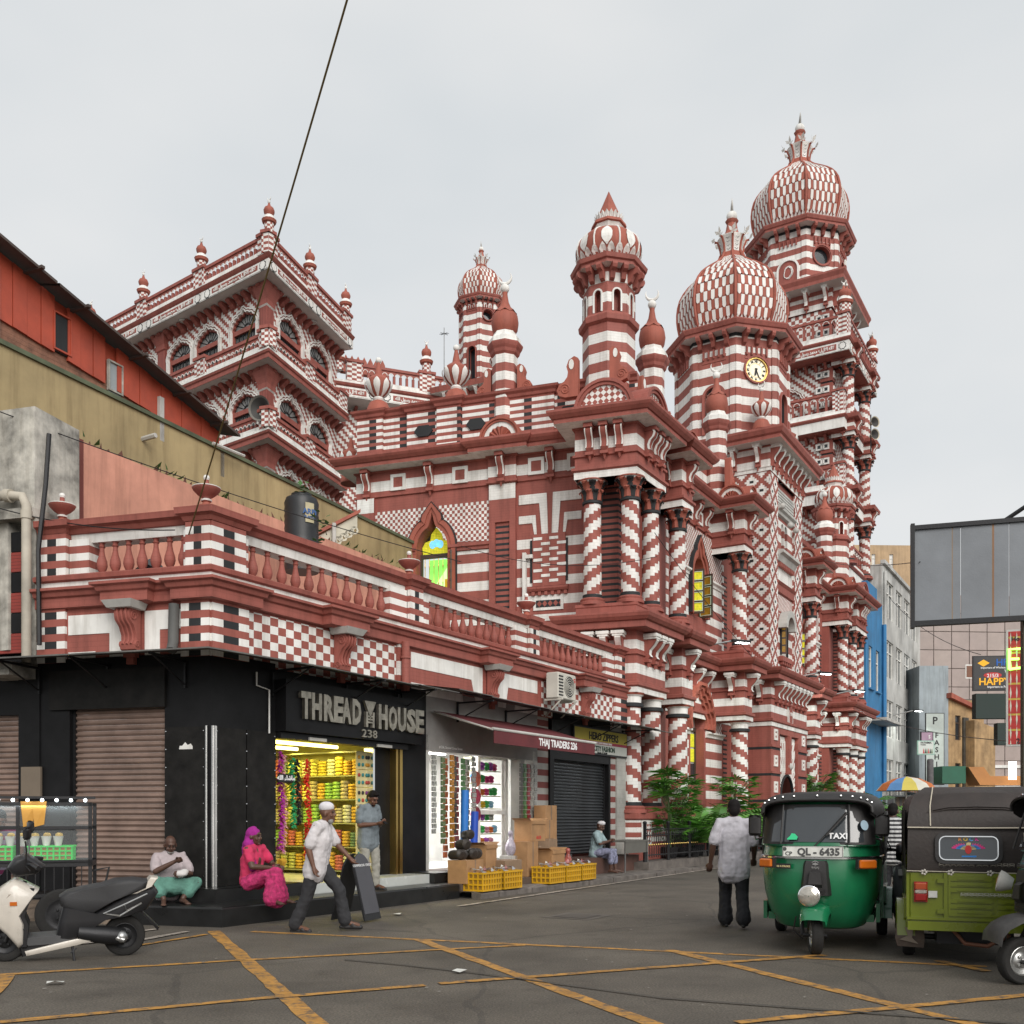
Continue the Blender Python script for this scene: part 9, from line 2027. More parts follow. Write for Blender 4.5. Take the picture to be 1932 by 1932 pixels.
carton('small pale carton leaning at the top right of the pile', 8.75, .5, .98, .36, .3, .4, .1, False, m_card); carton('tall upright carton at the back right of the pile', 9.2, .3, .5, .5, .3, 1.2)
carton('middle grey brown carton with a label right of the pile', 8.7, .6, .62, .38, .34, .36, 0, False, m_card2); carton('open carton standing behind the right yellow crates', 8.15, 1.0, .3, .55, .4, .46, 0, True, None, 'VV')
carton('low carton with handling marks at the left of the second shop', 5.1, .95, .25, .62, .4, .42, .08, False, None, 'FRAGILE'); carton('open carton standing beside the black fabric rolls', 5.95, .75, .42, .45, .4, .5, .1, True); carton('wide grey brown carton behind the left yellow crates', 6.45, .95, .3, .62, .4, .32, 0, False, m_card2)
carton('white carton under the clear bag of yarn', 7.2, .6, .25, .3, .3, .42, 0, False, m_stonew)
def crate_mesh():
 mb = MB(); w, d, h = .27, .19, .3
 for y0, y1 in ((-d, -d+.015), (d-.015, d)):
  for k in range(4): z = k*.09; mb.box(-w, w, y0, y1, z, z+.028)
  for k in range(8): x = -w+k*(2*w-.02)/7; mb.box(x, x+.02, y0-.002, y1+.002, 0, h)
 for x0, x1 in ((-w, -w+.015), (w-.015, w)):
  for k in range(4): z = k*.09; mb.box(x0, x1, -d, d, z, z+.028)
  for k in range(5): y = -d+k*(2*d-.02)/4; mb.box(x0-.002, x1+.002, y, y+.02, 0, h)
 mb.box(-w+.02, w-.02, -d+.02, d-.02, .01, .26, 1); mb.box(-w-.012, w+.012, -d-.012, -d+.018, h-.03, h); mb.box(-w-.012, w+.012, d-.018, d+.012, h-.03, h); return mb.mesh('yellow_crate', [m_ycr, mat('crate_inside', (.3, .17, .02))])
CRm = crate_mesh(); rn = random.Random(21)
pk = MB()
for k in range(30): c = (rn.uniform(-.22, .22), rn.uniform(-.15, .15), rn.uniform(.26, .34)); d = [Vector((rn.uniform(-.07, .07), rn.uniform(-.07, .07), rn.uniform(-.02, .05))) for _ in range(3)]; pk.face([Vector(c)+q for q in d], None, k % 4)
PKm = pk.mesh('plastic_packets', [m_plate, mat('clear_film', (.45, .47, .5), rough=.1), mat('pale_violet_film', (.35, .36, .55), rough=.2), mat('pale_red_film', (.5, .2, .2), rough=.2)])
for s, n, lb in ((5.15, 1.28, 'yellow crate of clear packets, nearest to the doorstep'), (5.85, 1.3, 'yellow crate end-on beside the nearest crate'), (7.55, 1.3, 'yellow crate of white packets in front of the carton pile'), (8.25, 1.3, 'yellow crate of packets, middle of the right three'), (8.95, 1.3, 'yellow crate nearest the seated old man')):
 cr = tag(put('crate', CRm, SAx(s, n, .125) @ Matrix.Diagonal((1.15, 1.1, 1.12, 1))), lb, 'crate', 'yellow plastic crates on the pavement'); o = put('packets', PKm, WM[cr], cr)
for i, (s, n, z, r, L_, a) in enumerate(((5.95, .92, .765, .09, .3, .9), (6.2, .95, .775, .1, .3, 1.2), (5.8, .9, .77, .09, .3, 1.4), (6.03, .9, .945, .1, .32, 1.2), (6.38, .92, .77, .1, .36, 1.0), (6.68, 1.05, .36, .11, .4, .3), (6.15, .92, 1.12, .09, .3, 1.1))):
 mb = MB(); mb.tube([(-L_/2, 0, 0), (-L_/2+.04, 0, .01), (L_/2-.04, 0, -.01), (L_/2, 0, 0)], [r*.6, r, r*.95, r*.55], 12); tag(put('fabric_roll', mb.mesh('dark_roll', [mat('black_brown_fabric', (.035, .028, .024), rough=.5, dirt=.4, nscale=12, bump=.6)]), SAx(s-.95, n, z, a)), 'bulging black fabric roll, %s of the heap by the left shop door' % ('left middle', 'right middle', 'far left', 'upper middle', 'lower right', 'rightmost and lowest', 'topmost')[i], 'fabric roll', 'black fabric rolls heaped by the door')
for s, h, lb in ((5.62, 1.75, 'taller bright blue plastic roll standing by the shop door'), (5.95, 1.35, 'shorter dark blue plastic roll standing by the shop door')):
 mb = MB(); mb.tube([(0, 0, 0), (.05, 0, h-.3)], .075, 14); tag(put('plastic_roll', mb.mesh('blue_roll', [mat('blue_plastic_%d' % int(h*10), (.02, .16, .5) if h > 1.5 else (.015, .07, .42), rough=.35)]), SAx(s, .55, .5)), lb, 'plastic roll')
bagm = lambda nm, c: fuse([('b', (0, 0, .16), (.13, .11, .17)), ('t', [(0, 0, .25), (.01, 0, .38), (0, 0, .46)], [.09, .04, .06])], .02, 2, nm, [mat(nm, c, rough=.2, dirt=.6, nscale=14)])
tag(put('plastic_bag', bagm('clear_yarn_bag', (.42, .38, .45)), SAx(7.2, .62, .66)), 'clear plastic bag of coloured yarn standing beside the white door', 'bag'); tag(put('plastic_bag', bagm('red_film_bag', (.45, .12, .10)), SAx(9.5, .7, .25)), 'red plastic bag standing right of the carton pile', 'bag')
# goods on shelves
def stock(F, par, x0, x1, z0, rows, dz, y, cols, nm, lab, grp, wd, hh, mk):
 mb = MB(F)
 for r in range(rows+1): mb.box(x0, x1, y-.02, y+.3, z0+r*dz-.02, z0+r*dz)
 build(mb, 'shelves', [m_shelf], par)
 ms = [mk(c, i) for i, c in enumerate(cols)]
 for r in range(rows):
  x = x0+wd/2
  while x < x1-wd/3:
   sc = RND.uniform(.75, 1.0); tag(put(nm, ms[RND.randrange(len(ms))], F @ T(x, y+.1, z0+r*dz) @ Matrix.Diagonal((1, 1, sc, 1))), lab, nm.replace('_', ' '), grp); x += wd*RND.uniform(.95, 1.15)
def stack(c, i):
 mb = MB(); h = .34; n = 5
 for k in range(n): mb.lathe([(.07, k*h/n+.004), (.085, k*h/n+.02), (.085, (k+1)*h/n-.02), (.07, (k+1)*h/n-.004)], n=10)
 return mb.mesh('ribbon_stack', [mat('trim_%d' % i, c, dirt=.55, nscale=22)])
FQ = F_SA @ T(3.55, 2.58, 0, radians(-90)); F2 = F_SA @ T(7.55, .42, 0)
stock(FQ, SH, 0, 2.3, .5, 5, .42, .0, ((.55, .42, .04), (.5, .3, .03), (.42, .42, .1), (.45, .12, .08), (.2, .36, .06), (.5, .5, .3), (.12, .2, .1), (.35, .3, .15), (.55, .48, .1)), 'ribbon_stack', 'stack of coloured ribbon and trim rolls on the yellow shop shelves', 'ribbon stacks on the yellow shop shelves', .18, .34, stack)
def yarn(c, i): mb = MB(); [mb.ball(q, .07, 8, 0, 1.1, .8, .75) for q in ((0, 0, .06), (-.03, 0, .15), (.04, .02, .14))]; return mb.mesh('yarn_bundle', [mat('yarn_%d' % i, c, dirt=.4, nscale=30)])
stock(F2, SH, .06, 1.04, .55, 8, .27, .08, ((.6, .04, .2), (.02, .2, .55), (.6, .4, .02), (.05, .4, .1), (.6, .15, .03), (.5, .5, .48), (.35, .08, .45), (.6, .25, .35), (.2, .4, .55)), 'yarn_bundle', 'bundle of bright yarn on the white glass door shelves', 'yarn bundles in the white shop', .16, .2, yarn)
mb = MB(F2)
for x in (.0, 1.1): mb.box(x-.05, x+.05, -.06, .04, .45, 2.75)
for z in (.45, 1.5, 2.68): mb.box(.0, 1.1, -.06, .04, z, z+.09)
build(mb, 'white_display_case', [m_wht], SH)
mb = MB(F_SA); mb.box(5.2, 5.3, .02, .3, .25, 3.0); mb.box(8.72, 8.9, .05, .3, .25, 2.9); mb.box(9.2, 9.4, .02, .3, .25, 2.9); mb.box(5.2, 9.4, .02, .3, 2.7, 3.85, 1); mb.box(5.2, 9.95, -.3, .3, .1, .44, 2); mb.box(4.78, 9.95, -1.07, -.3, .1, .25, 2); build(mb, 'shop_frame', [m_stonew, mat('dull_white_fascia', (.30, .29, .28), dirt=.3), mat('cement_step', (.11, .08, .065), dirt=.5)], SH)
def strip(c, i):
 mb = MB()
 for k in range(15): mb.box(-.055, .055, -.02-.015*(k % 2), .01, -.1*(k+1)+.012, -.1*k)
 return mb.mesh('packet_strip', [mat('strip_%d' % i, c, rough=.3, dirt=.75, nscale=30)])
cs = ((.35, .35, .33), (.5, .12, .03), (.3, .03, .04), (.14, .2, .1), (.1, .09, .08), (.4, .38, .34), (.45, .2, .02), (.08, .2, .06))
CN = ('silver', 'orange', 'red', 'green', 'black', 'pale grey', 'amber', 'dark green')
sm_ = [strip(c, i) for i, c in enumerate(cs)]
for i in range(10): s = 5.35+i*.125; tag(put('packet_strip', sm_[(i*3) % 8], SAx(s, .05+.12*(i % 3), 2.62-.05*(i % 2)) @ Matrix.Diagonal((1, 1, 1.0+.28*((i*5) % 4)/3, 1))), '%s packet strip, number %d from the left jamb of the second shop' % (CN[(i*3) % 8], i+1), 'packet strip', 'strips of packets left of the white door')
for i in range(5): tag(put('packet_strip', sm_[(i*3+4) % 8], SAx(8.55+i*.15, .06, 2.6)), '%s strip of small packets hanging number %d from the white shelves to the right' % (CN[(i*3+4) % 8], i+1), 'packet strip', 'strips of packets right of the white door')
for i, z in enumerate((2.2, 1.85, 1.5)): mb = MB(); mb.lathe([(.02, 0), (.17, .02), (.15, .05), (.02, .04)], n=18); tag(put('paper_rosette', mb.mesh('rosette', [mat('rosette_%d' % i, ((.45, .1, .06), (.35, .03, .07), (.2, .02, .04))[i], dirt=.5, nscale=20)]), SAx(6.65, .12, z) @ Matrix.Rotation(radians(90), 4, 'X')), ('upper orange', 'middle crimson', 'lower maroon')[i]+' paper rosette hanging left of the white door', 'rosette')
for i, (c, nm, x, z0, z1) in enumerate((((.38, .02, .30), 'purple', 1.52, .95, 2.5), ((.6, .3, .32), 'pale pink', 1.66, .9, 2.45), ((.02, .30, .10), 'green', 1.78, 1.3, 2.4), ((.012, .012, .014), 'black', 1.98, 1.35, 2.4), ((.6, .02, .015), 'red', 2.12, .8, 2.4), ((.35, .35, .37), 'grey tinsel', 1.4, .9, 2.4))):
 mb = MB(); rn = random.Random(i); pts = []
 for k in range(220): z = z0+(z1-z0)*k/220; a = rn.uniform(0, 6.28); r = rn.uniform(.05, .085); c_ = Vector((.02*sin(z*5), 0, z)); d = Vector((cos(a)*r, sin(a)*r, -.05)); e = Vector((-sin(a), cos(a), .3))*.022; mb.face([c_, c_+d*.6+e, c_+d, c_+d*.6-e])
 tag(put('feather_boa', mb.mesh('boa', [mat('boa_%d' % i, c, rough=.9, dirt=.3, nscale=30)]), SAx(x, -.12-.08*(i % 2), 0)), nm+' feather boa hanging in the yellow shop doorway', 'feather boa')
board('arabic_plaque', 'small black plaque with white Arabic writing beside the feather boas', SAx(1.47, .03, 1.98), .34, .13, m_txb, m_bpan, ((''.join(reversed('\ufee3\ufe8e\ufeb7\ufe8e\ufe80 \u0627\ufedf\ufee0\ufeea')), .1, 0, .04, m_txw),), .01, .008)
# awning, banner, air conditioner
AWN = thing('shop_awning', 'sloping maroon awning lettered THAJ TRADERS 236 over the second shop', 'awning', SAx(7.3, 0, 0)); m_mar = mat('maroon_canvas', (.13, .022, .026), dirt=.35, nscale=2)
mb = MB(F_SA); q = [(5.3, -.05, 3.45), (5.5, -1.3, 3.06), (9.6, -1.3, 3.06), (9.5, -.05, 3.45)]; mb.face(q); mb.face([(p[0], p[1], p[2]-.012) for p in q][::-1]); mb.box(5.5, 9.6, -1.31, -1.295, 2.8, 3.05); build(mb, 'canvas', [m_mar], AWN)
mb = MB(F_SA); mb.tube([(5.45, -1.3, 3.06), (9.65, -1.3, 3.06)], .03, 8); mb.tube([(5.35, -.1, 3.42), (5.5, -1.28, 3.05)], .02, 6); build(mb, 'front_bar', [m_stonew], AWN)
put('lettering', text_mesh('THAJ TRADERS 236', .2, m_txw, .002, 1, .006, sx=.95), F_SA @ T(7.95, -1.315, 2.86), AWN); put('lettering', text_mesh('# 236, Second Cross Street', .07, m_txw, .001), F_SA @ T(6.0, -.0, 2.76), AWN)
board('shop_banner', 'yellow and white banner reading HERO ZIPPERS and NEW CITY FASHION above the dark shutter', SAx(12.5, .06, 2.98), 3.0, .66, mat('yellow_white_banner', (.40, .33, .05), pat=lambda u, v: [(v.lt(.30), (.5, .52, .48)), ((v-.30).ab().lt(.035), (.3, .03, .06))], dirt=.15), m_iron, (('HERO ZIPPERS', .26, .1, .37, m_txb), ('BEST CHOICE AMONGST ZIPPERS', .06, .1, .28, m_txw), ('NEW CITY FASHION', .18, -.1, .1, mat('green_black_lettering', (.02, .05, .03), dirt=0)), ('Colombo - 11. Tel: 077', .06, .0, .04, m_txb)))
AC = thing('air_conditioner', 'white outdoor air conditioning unit bracketed on the striped band wall', 'air conditioner', SAx(9.9, .15, 4.05)); m_ac = mat('cream_metal', (.55, .53, .47), dirt=.2)
mb = MB(); mb.bbox(-.42, .42, -.32, 0, .04, .62, .02); pbuild(AC, mb, 'casing', [m_ac])
mb = MB(); n = 24; [mb.ribbon([(.1+r*cos(2*pi*i/n), .33+r*sin(2*pi*i/n)) for i in range(n)], [(.1+(r+.012)*cos(2*pi*i/n), .33+(r+.012)*sin(2*pi*i/n)) for i in range(n)], -.335, -.32, 0, True) for r in (.03, .08, .13, .18, .23)]; [mb.box(-.4, -.2, -.33, -.32, .1+.07*k, .13+.07*k, 1) for k in range(7)]; mb.prism([(.1+.25*cos(2*pi*i/n), .33+.25*sin(2*pi*i/n)) for i in range(n)], -.323, -.318, 1); pbuild(AC, mb, 'fan_grille', [m_ac, m_iron])
put('lettering', text_mesh('G', .13, m_txr, .002, 1, .006), WM[AC] @ T(.33, -.325, .45), AC)
for x in (-.36, .34): mb = MB(); mb.box(x-.02, x+.02, -.4, .05, 0, .04); mb.tube([(x, -.35, 0), (x, .04, -.35)], .018, 5); pbuild(AC, mb, 'bracket', [m_ac])
# A-board
AB = thing('a_board', 'black framed advertising board standing on the platform behind the striding man', 'sign', T(*GP(672, 1738).xy, 0.0, radians(68))); ab = []
for sg, nm in ((-1, 'front_panel'), (1, 'rear_panel')):
 mb = MB(Matrix.Translation((0, sg*.02, 1.0)) @ Matrix.Rotation(radians(sg*14), 4, 'X')); o = mv(arc_round(.22, .72, 10), 0, -1.0); mb.prism(o[::-1], -.012, .012, 0); mb.prism([(p[0]*.88, (p[1]+.5)*.9-.5+.04) for p in o[::-1] if True], -.02 if sg < 0 else .012, -.012 if sg < 0 else .02, 1); pbuild(AB, mb, nm, [m_iron, mat('grey_poster', (.07, .07, .08), dirt=.2)])
put('lettering', text_mesh('COMMERCIAL CREDIT', .05, m_txw, .001), WM[AB] @ Matrix.Translation((0, -.02, 1.0)) @ Matrix.Rotation(radians(-14), 4, 'X') @ T(0, -.024, -.25), AB)
# fence, palms, table
FN = thing('iron_fence', 'dark iron railing with round posts in front of the potted palms', 'fence', SAx(12.9, 1.0, .12)); mb = MB(); mb.box(0, 11, -.15, .25, 0, .2); pbuild(FN, mb, 'kerb_wall', [m_kerb])
fp = MB(); fp.lathe([(.045, 0), (.045, .95), (.06, .98), (.03, 1.02)], n=10); fpm = fp.mesh('post', [m_iron]); fb = MB(); fb.tube([(0, 0, 0), (0, 0, .62)], .01, 5); fb.ball((0, 0, .32), .025, 6, 1); fb.lathe([(.02, .6), (.0, .7)], n=4); fbm = fb.mesh('bar', [m_iron, m_gold])
for k in range(8): put('post', fpm, WM[FN] @ T(.1+k*1.5, 0, .2), FN)
for k in range(74): put('bar', fbm, WM[FN] @ T(.25+k*.145, 0, .3), FN)
mb = MB(); [mb.box(.1, 10.7, -.015, .015, z, z+.03) for z in (.35, .85, 1.0)]; pbuild(FN, mb, 'rail', [m_iron])
m_lf = [mat('palm_leaf_%d' % i, c, rough=.45, dirt=.35, nscale=3, bump=0) for i, c in enumerate(((.08, .25, .03), (.13, .34, .045), (.045, .15, .02)))]
def palm(kind, seed):
 rn = random.Random(seed); cr = MB(); st = MB()
 for k in range(44 if kind == 'fan' else 26):
  a = rn.uniform(0, 6.28);
  if kind == 'fan':
   z = rn.uniform(.5, 2.1); b = Vector((cos(a), sin(a), .25+rn.uniform(0, .5))).normalized(); c = Vector((.12*cos(a*3), .12*sin(a*2), z))+b*rn.uniform(.25, .5); st.tube([(.1*cos(a), .1*sin(a), z-.25), c], .008, 4)
   sd_ = b.cross(Vector((0, 0, 1))).normalized(); up = sd_.cross(b)
   for j in range(9):
    t = radians(-85+170*j/8); d = (b*cos(t)+sd_*sin(t)).normalized()*rn.uniform(.36, .5)-Vector((0, 0, .1*rn.random())); e = d.cross(up).normalized()*.032; cr.face([c, c+d*.5+e, c+d-Vector((0, 0, .05)), c+d*.5-e], None, rn.choice((0, 0, 1, 2)))
  else:
   L_ = rn.uniform(1.1, 1.9); el = rn.uniform(.7, 1.35); pts = [Vector((cos(a)*L_*t*cos(el)*(1+.5*t), sin(a)*L_*t*cos(el)*(1+.5*t), .35+L_*sin(el)*t-.75*L_*t*t*.6)) for t in [i/9 for i in range(10)]]; st.tube(pts, [.014-.001*i for i in range(10)], 4)
   mm = rn.choice((0, 1, 1, 2))
   for i in range(2, 10):
    p = pts[i]; tn = (pts[i]-pts[i-1]).normalized(); sd_ = tn.cross(Vector((0, 0, 1))).normalized()
    for sg in (-1, 1):
     for q in (0, .5): p2 = p-tn*(pts[i]-pts[i-1]).length*q; d = (sd_*sg*.8+tn*.55-Vector((0, 0, .25+.2*rn.random()))).normalized()*.46*(1-.05*i); e = tn*.026; cr.face([p2-e, p2+d*.5-e*.6, p2+d, p2+d*.5+e, p2+e], None, mm)
 if kind == 'fan': st.tube([(0, 0, 0), (.05, 0, 1.2)], .03, 6); st.tube([(.1, .05, 0), (.0, .05, 1.7)], .025, 6)
 st.lathe([(.16, 0), (.22, .3), (.2, .3), (.02, .28)], n=12, m=1); return cr.mesh('fronds', m_lf), st.mesh('stems', [mat('palm_stem', (.06, .1, .03)), m_iron])
pms = {('fan', i): palm('fan', i) for i in (1, 2)}; pms.update({('areca', i): palm('areca', i+5) for i in (1, 2)})
for kd, i, s, n, z, sc, rz, lb in (('fan', 1, 15.6, .6, .3, 1.08, 0, 'tall dark fan palm, nearest plant behind the railing'), ('areca', 1, 17.6, .6, .3, 1.15, 1, 'arching feather palm right of the nearest fan palm'), ('areca', 2, 19.3, .6, .3, 1.2, 2, 'dense pale green feather palm in the middle of the row'), ('fan', 2, 21.0, .6, .3, 1.05, 2, 'shorter fan palm behind the man in white shirt'), ('areca', 1, 24.4, .6, .3, 1.4, 3.5, 'feather palm left of the mosque gate'), ('fan', 1, 31.5, .5, .3, 1.3, 4, 'fan palm right of the mosque gate'), ('areca', 2, 36, .5, .3, 1.7, 5, 'feather palm near the far corner of the mosque'), ('fan', 2, 16.7, .5, .3, .95, 3, 'dark fan palm between the first two feather palms'), ('areca', 2, 39.5, .5, .3, 1.7, 1, 'last feather palm, at the far end of the mosque front'), ('areca', 2, 16.8, .8, .3, .9, 4, 'low feather palm leaning through the railing beside the nearest fan palm'), ('areca', 1, 18.5, .85, .3, 1.0, 5, 'low feather palm against the railing, middle left of the row'), ('areca', 2, 20.3, .8, .3, 1.0, .5, 'low feather palm against the railing, middle right of the row'), ('areca', 1, 22.4, .7, .3, 1.2, 2.5, 'feather palm behind the white shirted man and left of the gate palm')):
 t = thing('potted_palm', lb, 'palm', SAx(s, n, z, rz) @ Matrix.Diagonal((sc, sc, sc, 1)), 'potted palms along the mosque front'); [put(nm, me, WM[t], t) for nm, me in zip(('fronds', 'stems'), pms[(kd, i)])]
TBL = thing('table', 'small grey folding table against the wall beside the seated old man', 'table', SAx(12.45, .75, .12)); mb = MB(); mb.box(-.7, .7, -.3, .3, .72, .76); mb.box(-.68, .68, -.29, -.27, .45, .72); pbuild(TBL, mb, 'tabletop', [mat('grey_board', (.13, .125, .11))])
for x in (-.66, .66):
 for y in (-.27, .27): mb = MB(); mb.box(x-.015, x+.015, y-.015, y+.015, 0, .72); pbuild(TBL, mb, 'leg', [m_steel])
# snack cart
CT2 = thing('snack_cart', 'black glazed snack cart with a row of white lamps at the left edge', 'cart', T(-5.12, 12.15, 0, radians(18))); m_gl = mat('cart_glass', (.75, .8, .8), rough=.03, alpha=.06, dirt=0)
mb = MB(); [mb.box(x-.02, x+.02, y-.02, y+.02, .55, 1.62) for x in (-1.6, -.78, 0) for y in (-.3, .3)]; [mb.box(-1.62, .02, y-.02, y+.02, z-.02, z+.02) for y in (-.3, .3) for z in (.92, 1.32, 1.6)]; mb.box(-1.62, .02, -.32, .32, .86, .92); mb.box(-1.6, 0, -.3, .3, .5, .54); mb.tube([(0, -.2, .8), (.2, -.2, .84), (.14, -.2, .55)], .015, 5); [mb.box(-1.6+.1*k, -1.59+.1*k, -.3, -.29, .54, .86) for k in range(16)]; pbuild(CT2, mb, 'frame', [m_iron])
for z0, z1 in ((.94, 1.3), (1.34, 1.58)):
 for x0, x1 in ((-1.58, -.8), (-.76, -.02)): mb = MB(); mb.box(x0, x1, -.305, -.30, z0, z1); pbuild(CT2, mb, 'glass_pane', [m_gl])
mb = MB(); mb.box(-1.65, .06, -.36, -.32, 1.66, 1.69); pbuild(CT2, mb, 'lamp_rail', [m_iron]); lm = MB(); lm.ball((0, 0, 0), .02, 8); lmm = lm.mesh('lamp', [mat('lit_white_lamp', (.85, .95, 1), emit=5, dirt=0)])
for k in range(11): put('lamp', lmm, WM[CT2] @ T(-1.6+.155*k, -.36, 1.645), CT2)
li = bpy.data.lights.new('cart_light', 'AREA'); li.size = 1.4; li.size_y = .1; li.shape = 'RECTANGLE'; li.energy = 4; li.color = (.85, .95, 1); lo = bpy.data.objects.new('cart_light', li); COL.objects.link(lo); lo.matrix_basis = WM[CT2] @ T(-.8, -.3, 1.58)
for x in (-1.25, -.3): wheel(CT2, WM[CT2] @ T(x, -.34, .3, radians(90)), .3, .05, m_iron)
for i, x in enumerate((-1.1, -.45)): tag(put('crate', CRm.copy(), WM[CT2] @ T(x, 0, .925) @ Matrix.Diagonal((.9, .9, .6, 1))), ('left', 'right')[i]+' bright green plastic crate inside the snack cart', 'crate').data.materials[0] = mat('self_lit_green_plastic', (.02, .5, .06), emit=.1)  # a faint glow is put into the crate material
cn = MB(); cn.lathe([(.035, 0), (.06, .12), (.02, .11)], n=10); [cn.ball((rn.uniform(-.03, .03), rn.uniform(-.03, .03), .13), .03, 6, 1) for _ in range(5)]; cnm = cn.mesh('snack_cup', [m_plate, mat('fried_snack', (.6, .4, .1), dirt=.4, nscale=20)])
for k in range(7): tag(put('snack_cup', cnm, WM[CT2] @ T(-1.15+.13*k, -.12, 1.1)), 'white paper cup of fried snacks, %s in the row in the cart' % ('first', 'second', 'third', 'fourth', 'fifth', 'sixth', 'seventh')[k], 'cup', 'paper cups of snacks in the cart')
for k, x in enumerate((-.72, -.6)): mb = MB(); mb.face([(0, 0, 0), (.1, .02, .03), (.13, 0, .3), (-.03, 0, .3)]); tag(put('paper_bag', mb.mesh('paper_bag', [mat('orange_paper', (.6, .3, .05))]), WM[CT2] @ T(x, -.33, 1.33)), ('left', 'right')[k]+' orange paper bag hung on the snack cart', 'paper bag')
# lit street lamps on arms, cables, parasol, litter
m_led = mat('lit_led', (.95, 1, .97), emit=9, dirt=0)
for i, (s, n, z, lb) in enumerate(((20.0, .9, 6.9, 'lit street lamp on an arm over the first fan palm'), (30.4, .9, 7.2, 'lit street lamp above the mosque gate'), (36.0, 1.0, 7.1, 'lit street lamp beside the far columns'), (50.3, 1.2, 7.5, 'lit street lamp beyond the mosque, before the white office'))):
 L_ = thing('street_lamp', lb, 'street lamp', SAx(s, n, z)); mb = MB(); mb.tube([(-1.3, .9, -.35), (0, 0, 0)], .03, 6); pbuild(L_, mb, 'arm', [m_steel]); mb = MB(T(0, 0, 0, radians(-35))); mb.bbox(-.1, .6, -.11, .11, -.04, .04, .02); pbuild(L_, mb, 'lamp_head', [m_iron]); mb = MB(T(0, 0, 0, radians(-35))); mb.box(.12, .3, -.08, .08, -.055, -.042); mb.box(.36, .54, -.08, .08, -.055, -.042); pbuild(L_, mb, 'lamp_lens', [m_led])
 li = bpy.data.lights.new('led_light', 'SPOT'); li.energy = 90; li.spot_size = radians(140); li.color = (.9, 1, .93); li.shadow_soft_size = .15; lo = bpy.data.objects.new('led_light', li); COL.objects.link(lo); lo.matrix_basis = SAx(s+.2, n, z-.1)
def cable(label, pts, r, m_=None, sag=0):
 mb = MB(); P = [PX(*p) for p in pts]
 if len(P) == 2: P = [P[0].lerp(P[1], t)-Vector((0, 0, sag*4*t*(1-t))) for t in [i/14 for i in range(15)]]
 mb.tube(P, r, 6); tag(build(mb, 'cable', [m_ or m_iron]), label, 'cable')
cable('thick yellow brown cable running from the terrace pier up past the roof', ((345, 1045, 14.6), (656, -4, 9.0)), .0105, mat('ochre_cable', (.13, .085, .02)), .05)
cable('thin black wire from the left edge across the terrace to the water tank', ((-5, 775, 15), (870, 1060, 20)), .008, None, .12); cable('thin black wire sagging in front of the left finial', ((-5, 958, 15), (330, 1000, 14.4)), .009, None, .1); cable('thin wire looped over the upper spiral columns', ((870, 1030, 25), (1240, 1050, 25.3)), .008, None, .35); cable('wire falling from the columns to the first street lamp', ((1235, 1005, 25), (1420, 1240, 28)), .008, None, .1); cable('black wire across the tower foot to the billboard', ((1540, 1050, 44), (1736, 1060, 16)), .008, None, .2); cable('wire from the white office down to the hanging sign', ((1680, 1130, 50), (1850, 1235, 33)), .012, None, .4); cable('low wire over the street towards the ochre house', ((1600, 1330, 48), (1925, 1400, 20)), .01, None, .3)
PR = thing('parasol', 'striped yellow, white and orange market parasol above the crowd', 'parasol', T(*PX(1710, 1500, 26.5).xy, 0)); mb = MB()
for k in range(12):
 a0, a1 = 2*pi*k/12, 2*pi*(k+1)/12; pr = [(.02, 2.52), (.35, 2.46), (.62, 2.33), (.78, 2.14)]
 for j in range(3): (r0, z0), (r1, z1) = pr[j], pr[j+1]; mb.face([(r0*cos(a0), r0*sin(a0), z0), (r1*cos(a0), r1*sin(a0), z1), (r1*cos(a1), r1*sin(a1), z1), (r0*cos(a1), r0*sin(a1), z0)], None, k % 4)
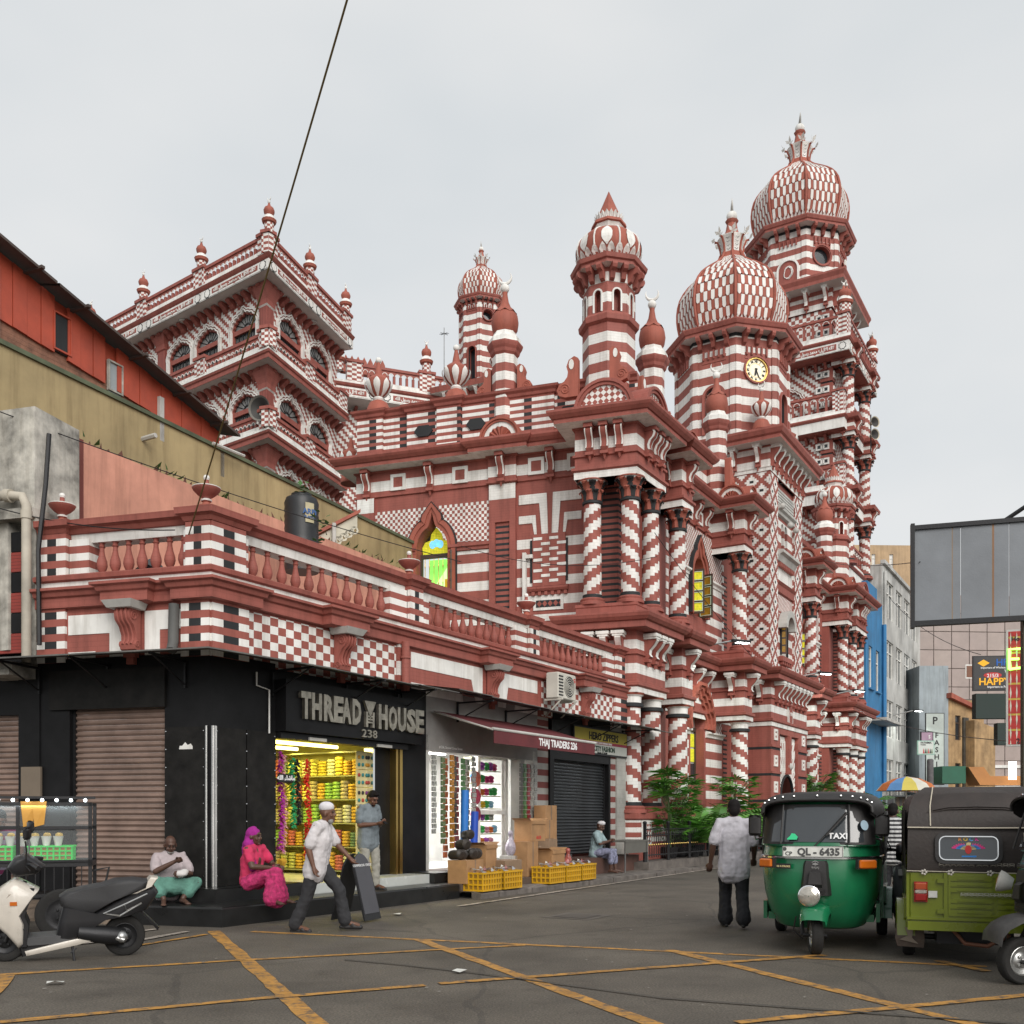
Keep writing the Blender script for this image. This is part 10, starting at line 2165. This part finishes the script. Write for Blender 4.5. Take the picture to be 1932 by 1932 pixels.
pbuild(PR, mb, 'canopy', [mat('p_yellow', (.6, .5, .1)), mat('p_white', (.6, .58, .5)), mat('p_orange', (.5, .14, .03)), mat('p_blue', (.1, .25, .5))]); mb = MB(); mb.tube([(0, 0, 0), (0, 0, 2.5)], .02, 6); pbuild(PR, mb, 'pole', [m_wht])
for u, v, w, lb in ((104, 1858, .14, 'flat white paper lying on the road below the scooter'), (30, 1803, .2, 'crumpled white paper by the scooter front wheel'), (868, 1836, .12, 'pinkish paper scrap in the middle of the box junction'), (752, 1727, .16, 'white paper scrap at the edge of the platform'), (1735, 1776, .08, 'small white scrap behind the lime rickshaw')):
 mb = MB(); mb.face([(-w/2, -w*.4, .0), (w/2, -w*.3, .01), (w*.45, w*.4, .004), (0, w*.3, .02), (-w*.5, w*.4, .008)]); p = GP(u, v); tag(put('litter', mb.mesh('litter', [m_plate]), T(p.x, p.y, .02, u)), lb, 'litter')
rn = random.Random(77); mb = MB()
for k in range(130): p = Vector((rn.uniform(-4, 7), rn.uniform(7, 22), .016)); r = rn.uniform(.008, .022); mb.face([p+Vector((r*cos(a), r*sin(a), 0)) for a in (0, 1.4, 2.9, 4.4)])
tag(build(mb, 'road_crumbs', [mat('pale_crumbs', (.3, .28, .25))]), 'tiny pale crumbs of litter scattered over the road', 'litter', None, 'stuff')
AP = thing('accessory_cards', 'tall panel of cards with round brooches at the right jamb of the yellow shop', 'display panel', SAx(3.62, -.24, .42))
bd = MB(); bd.ball((0, 0, 0), .035, 8, 0, 1, .5, 1); rn = random.Random(5); bms = [bd.mesh('brooch', [mat('brooch_%d' % i, c)]) for i, c in enumerate(((.4, .05, .03), (.03, .2, .2), (.5, .25, .02), (.15, .03, .15), (.02, .02, .02)))]
for k in range(7):
 mb = MB(); mb.box(-.17, .17, -.01, 0, k*.31, k*.31+.3); c_ = pbuild(AP, mb, 'card', [mat('cream_card', (.6, .52, .26))])
 for j in range(6): put('brooch', bms[rn.randrange(5)], WM[AP] @ T(-.1+.1*(j % 3), -.02, k*.31+.08+.13*(j//3)), c_)
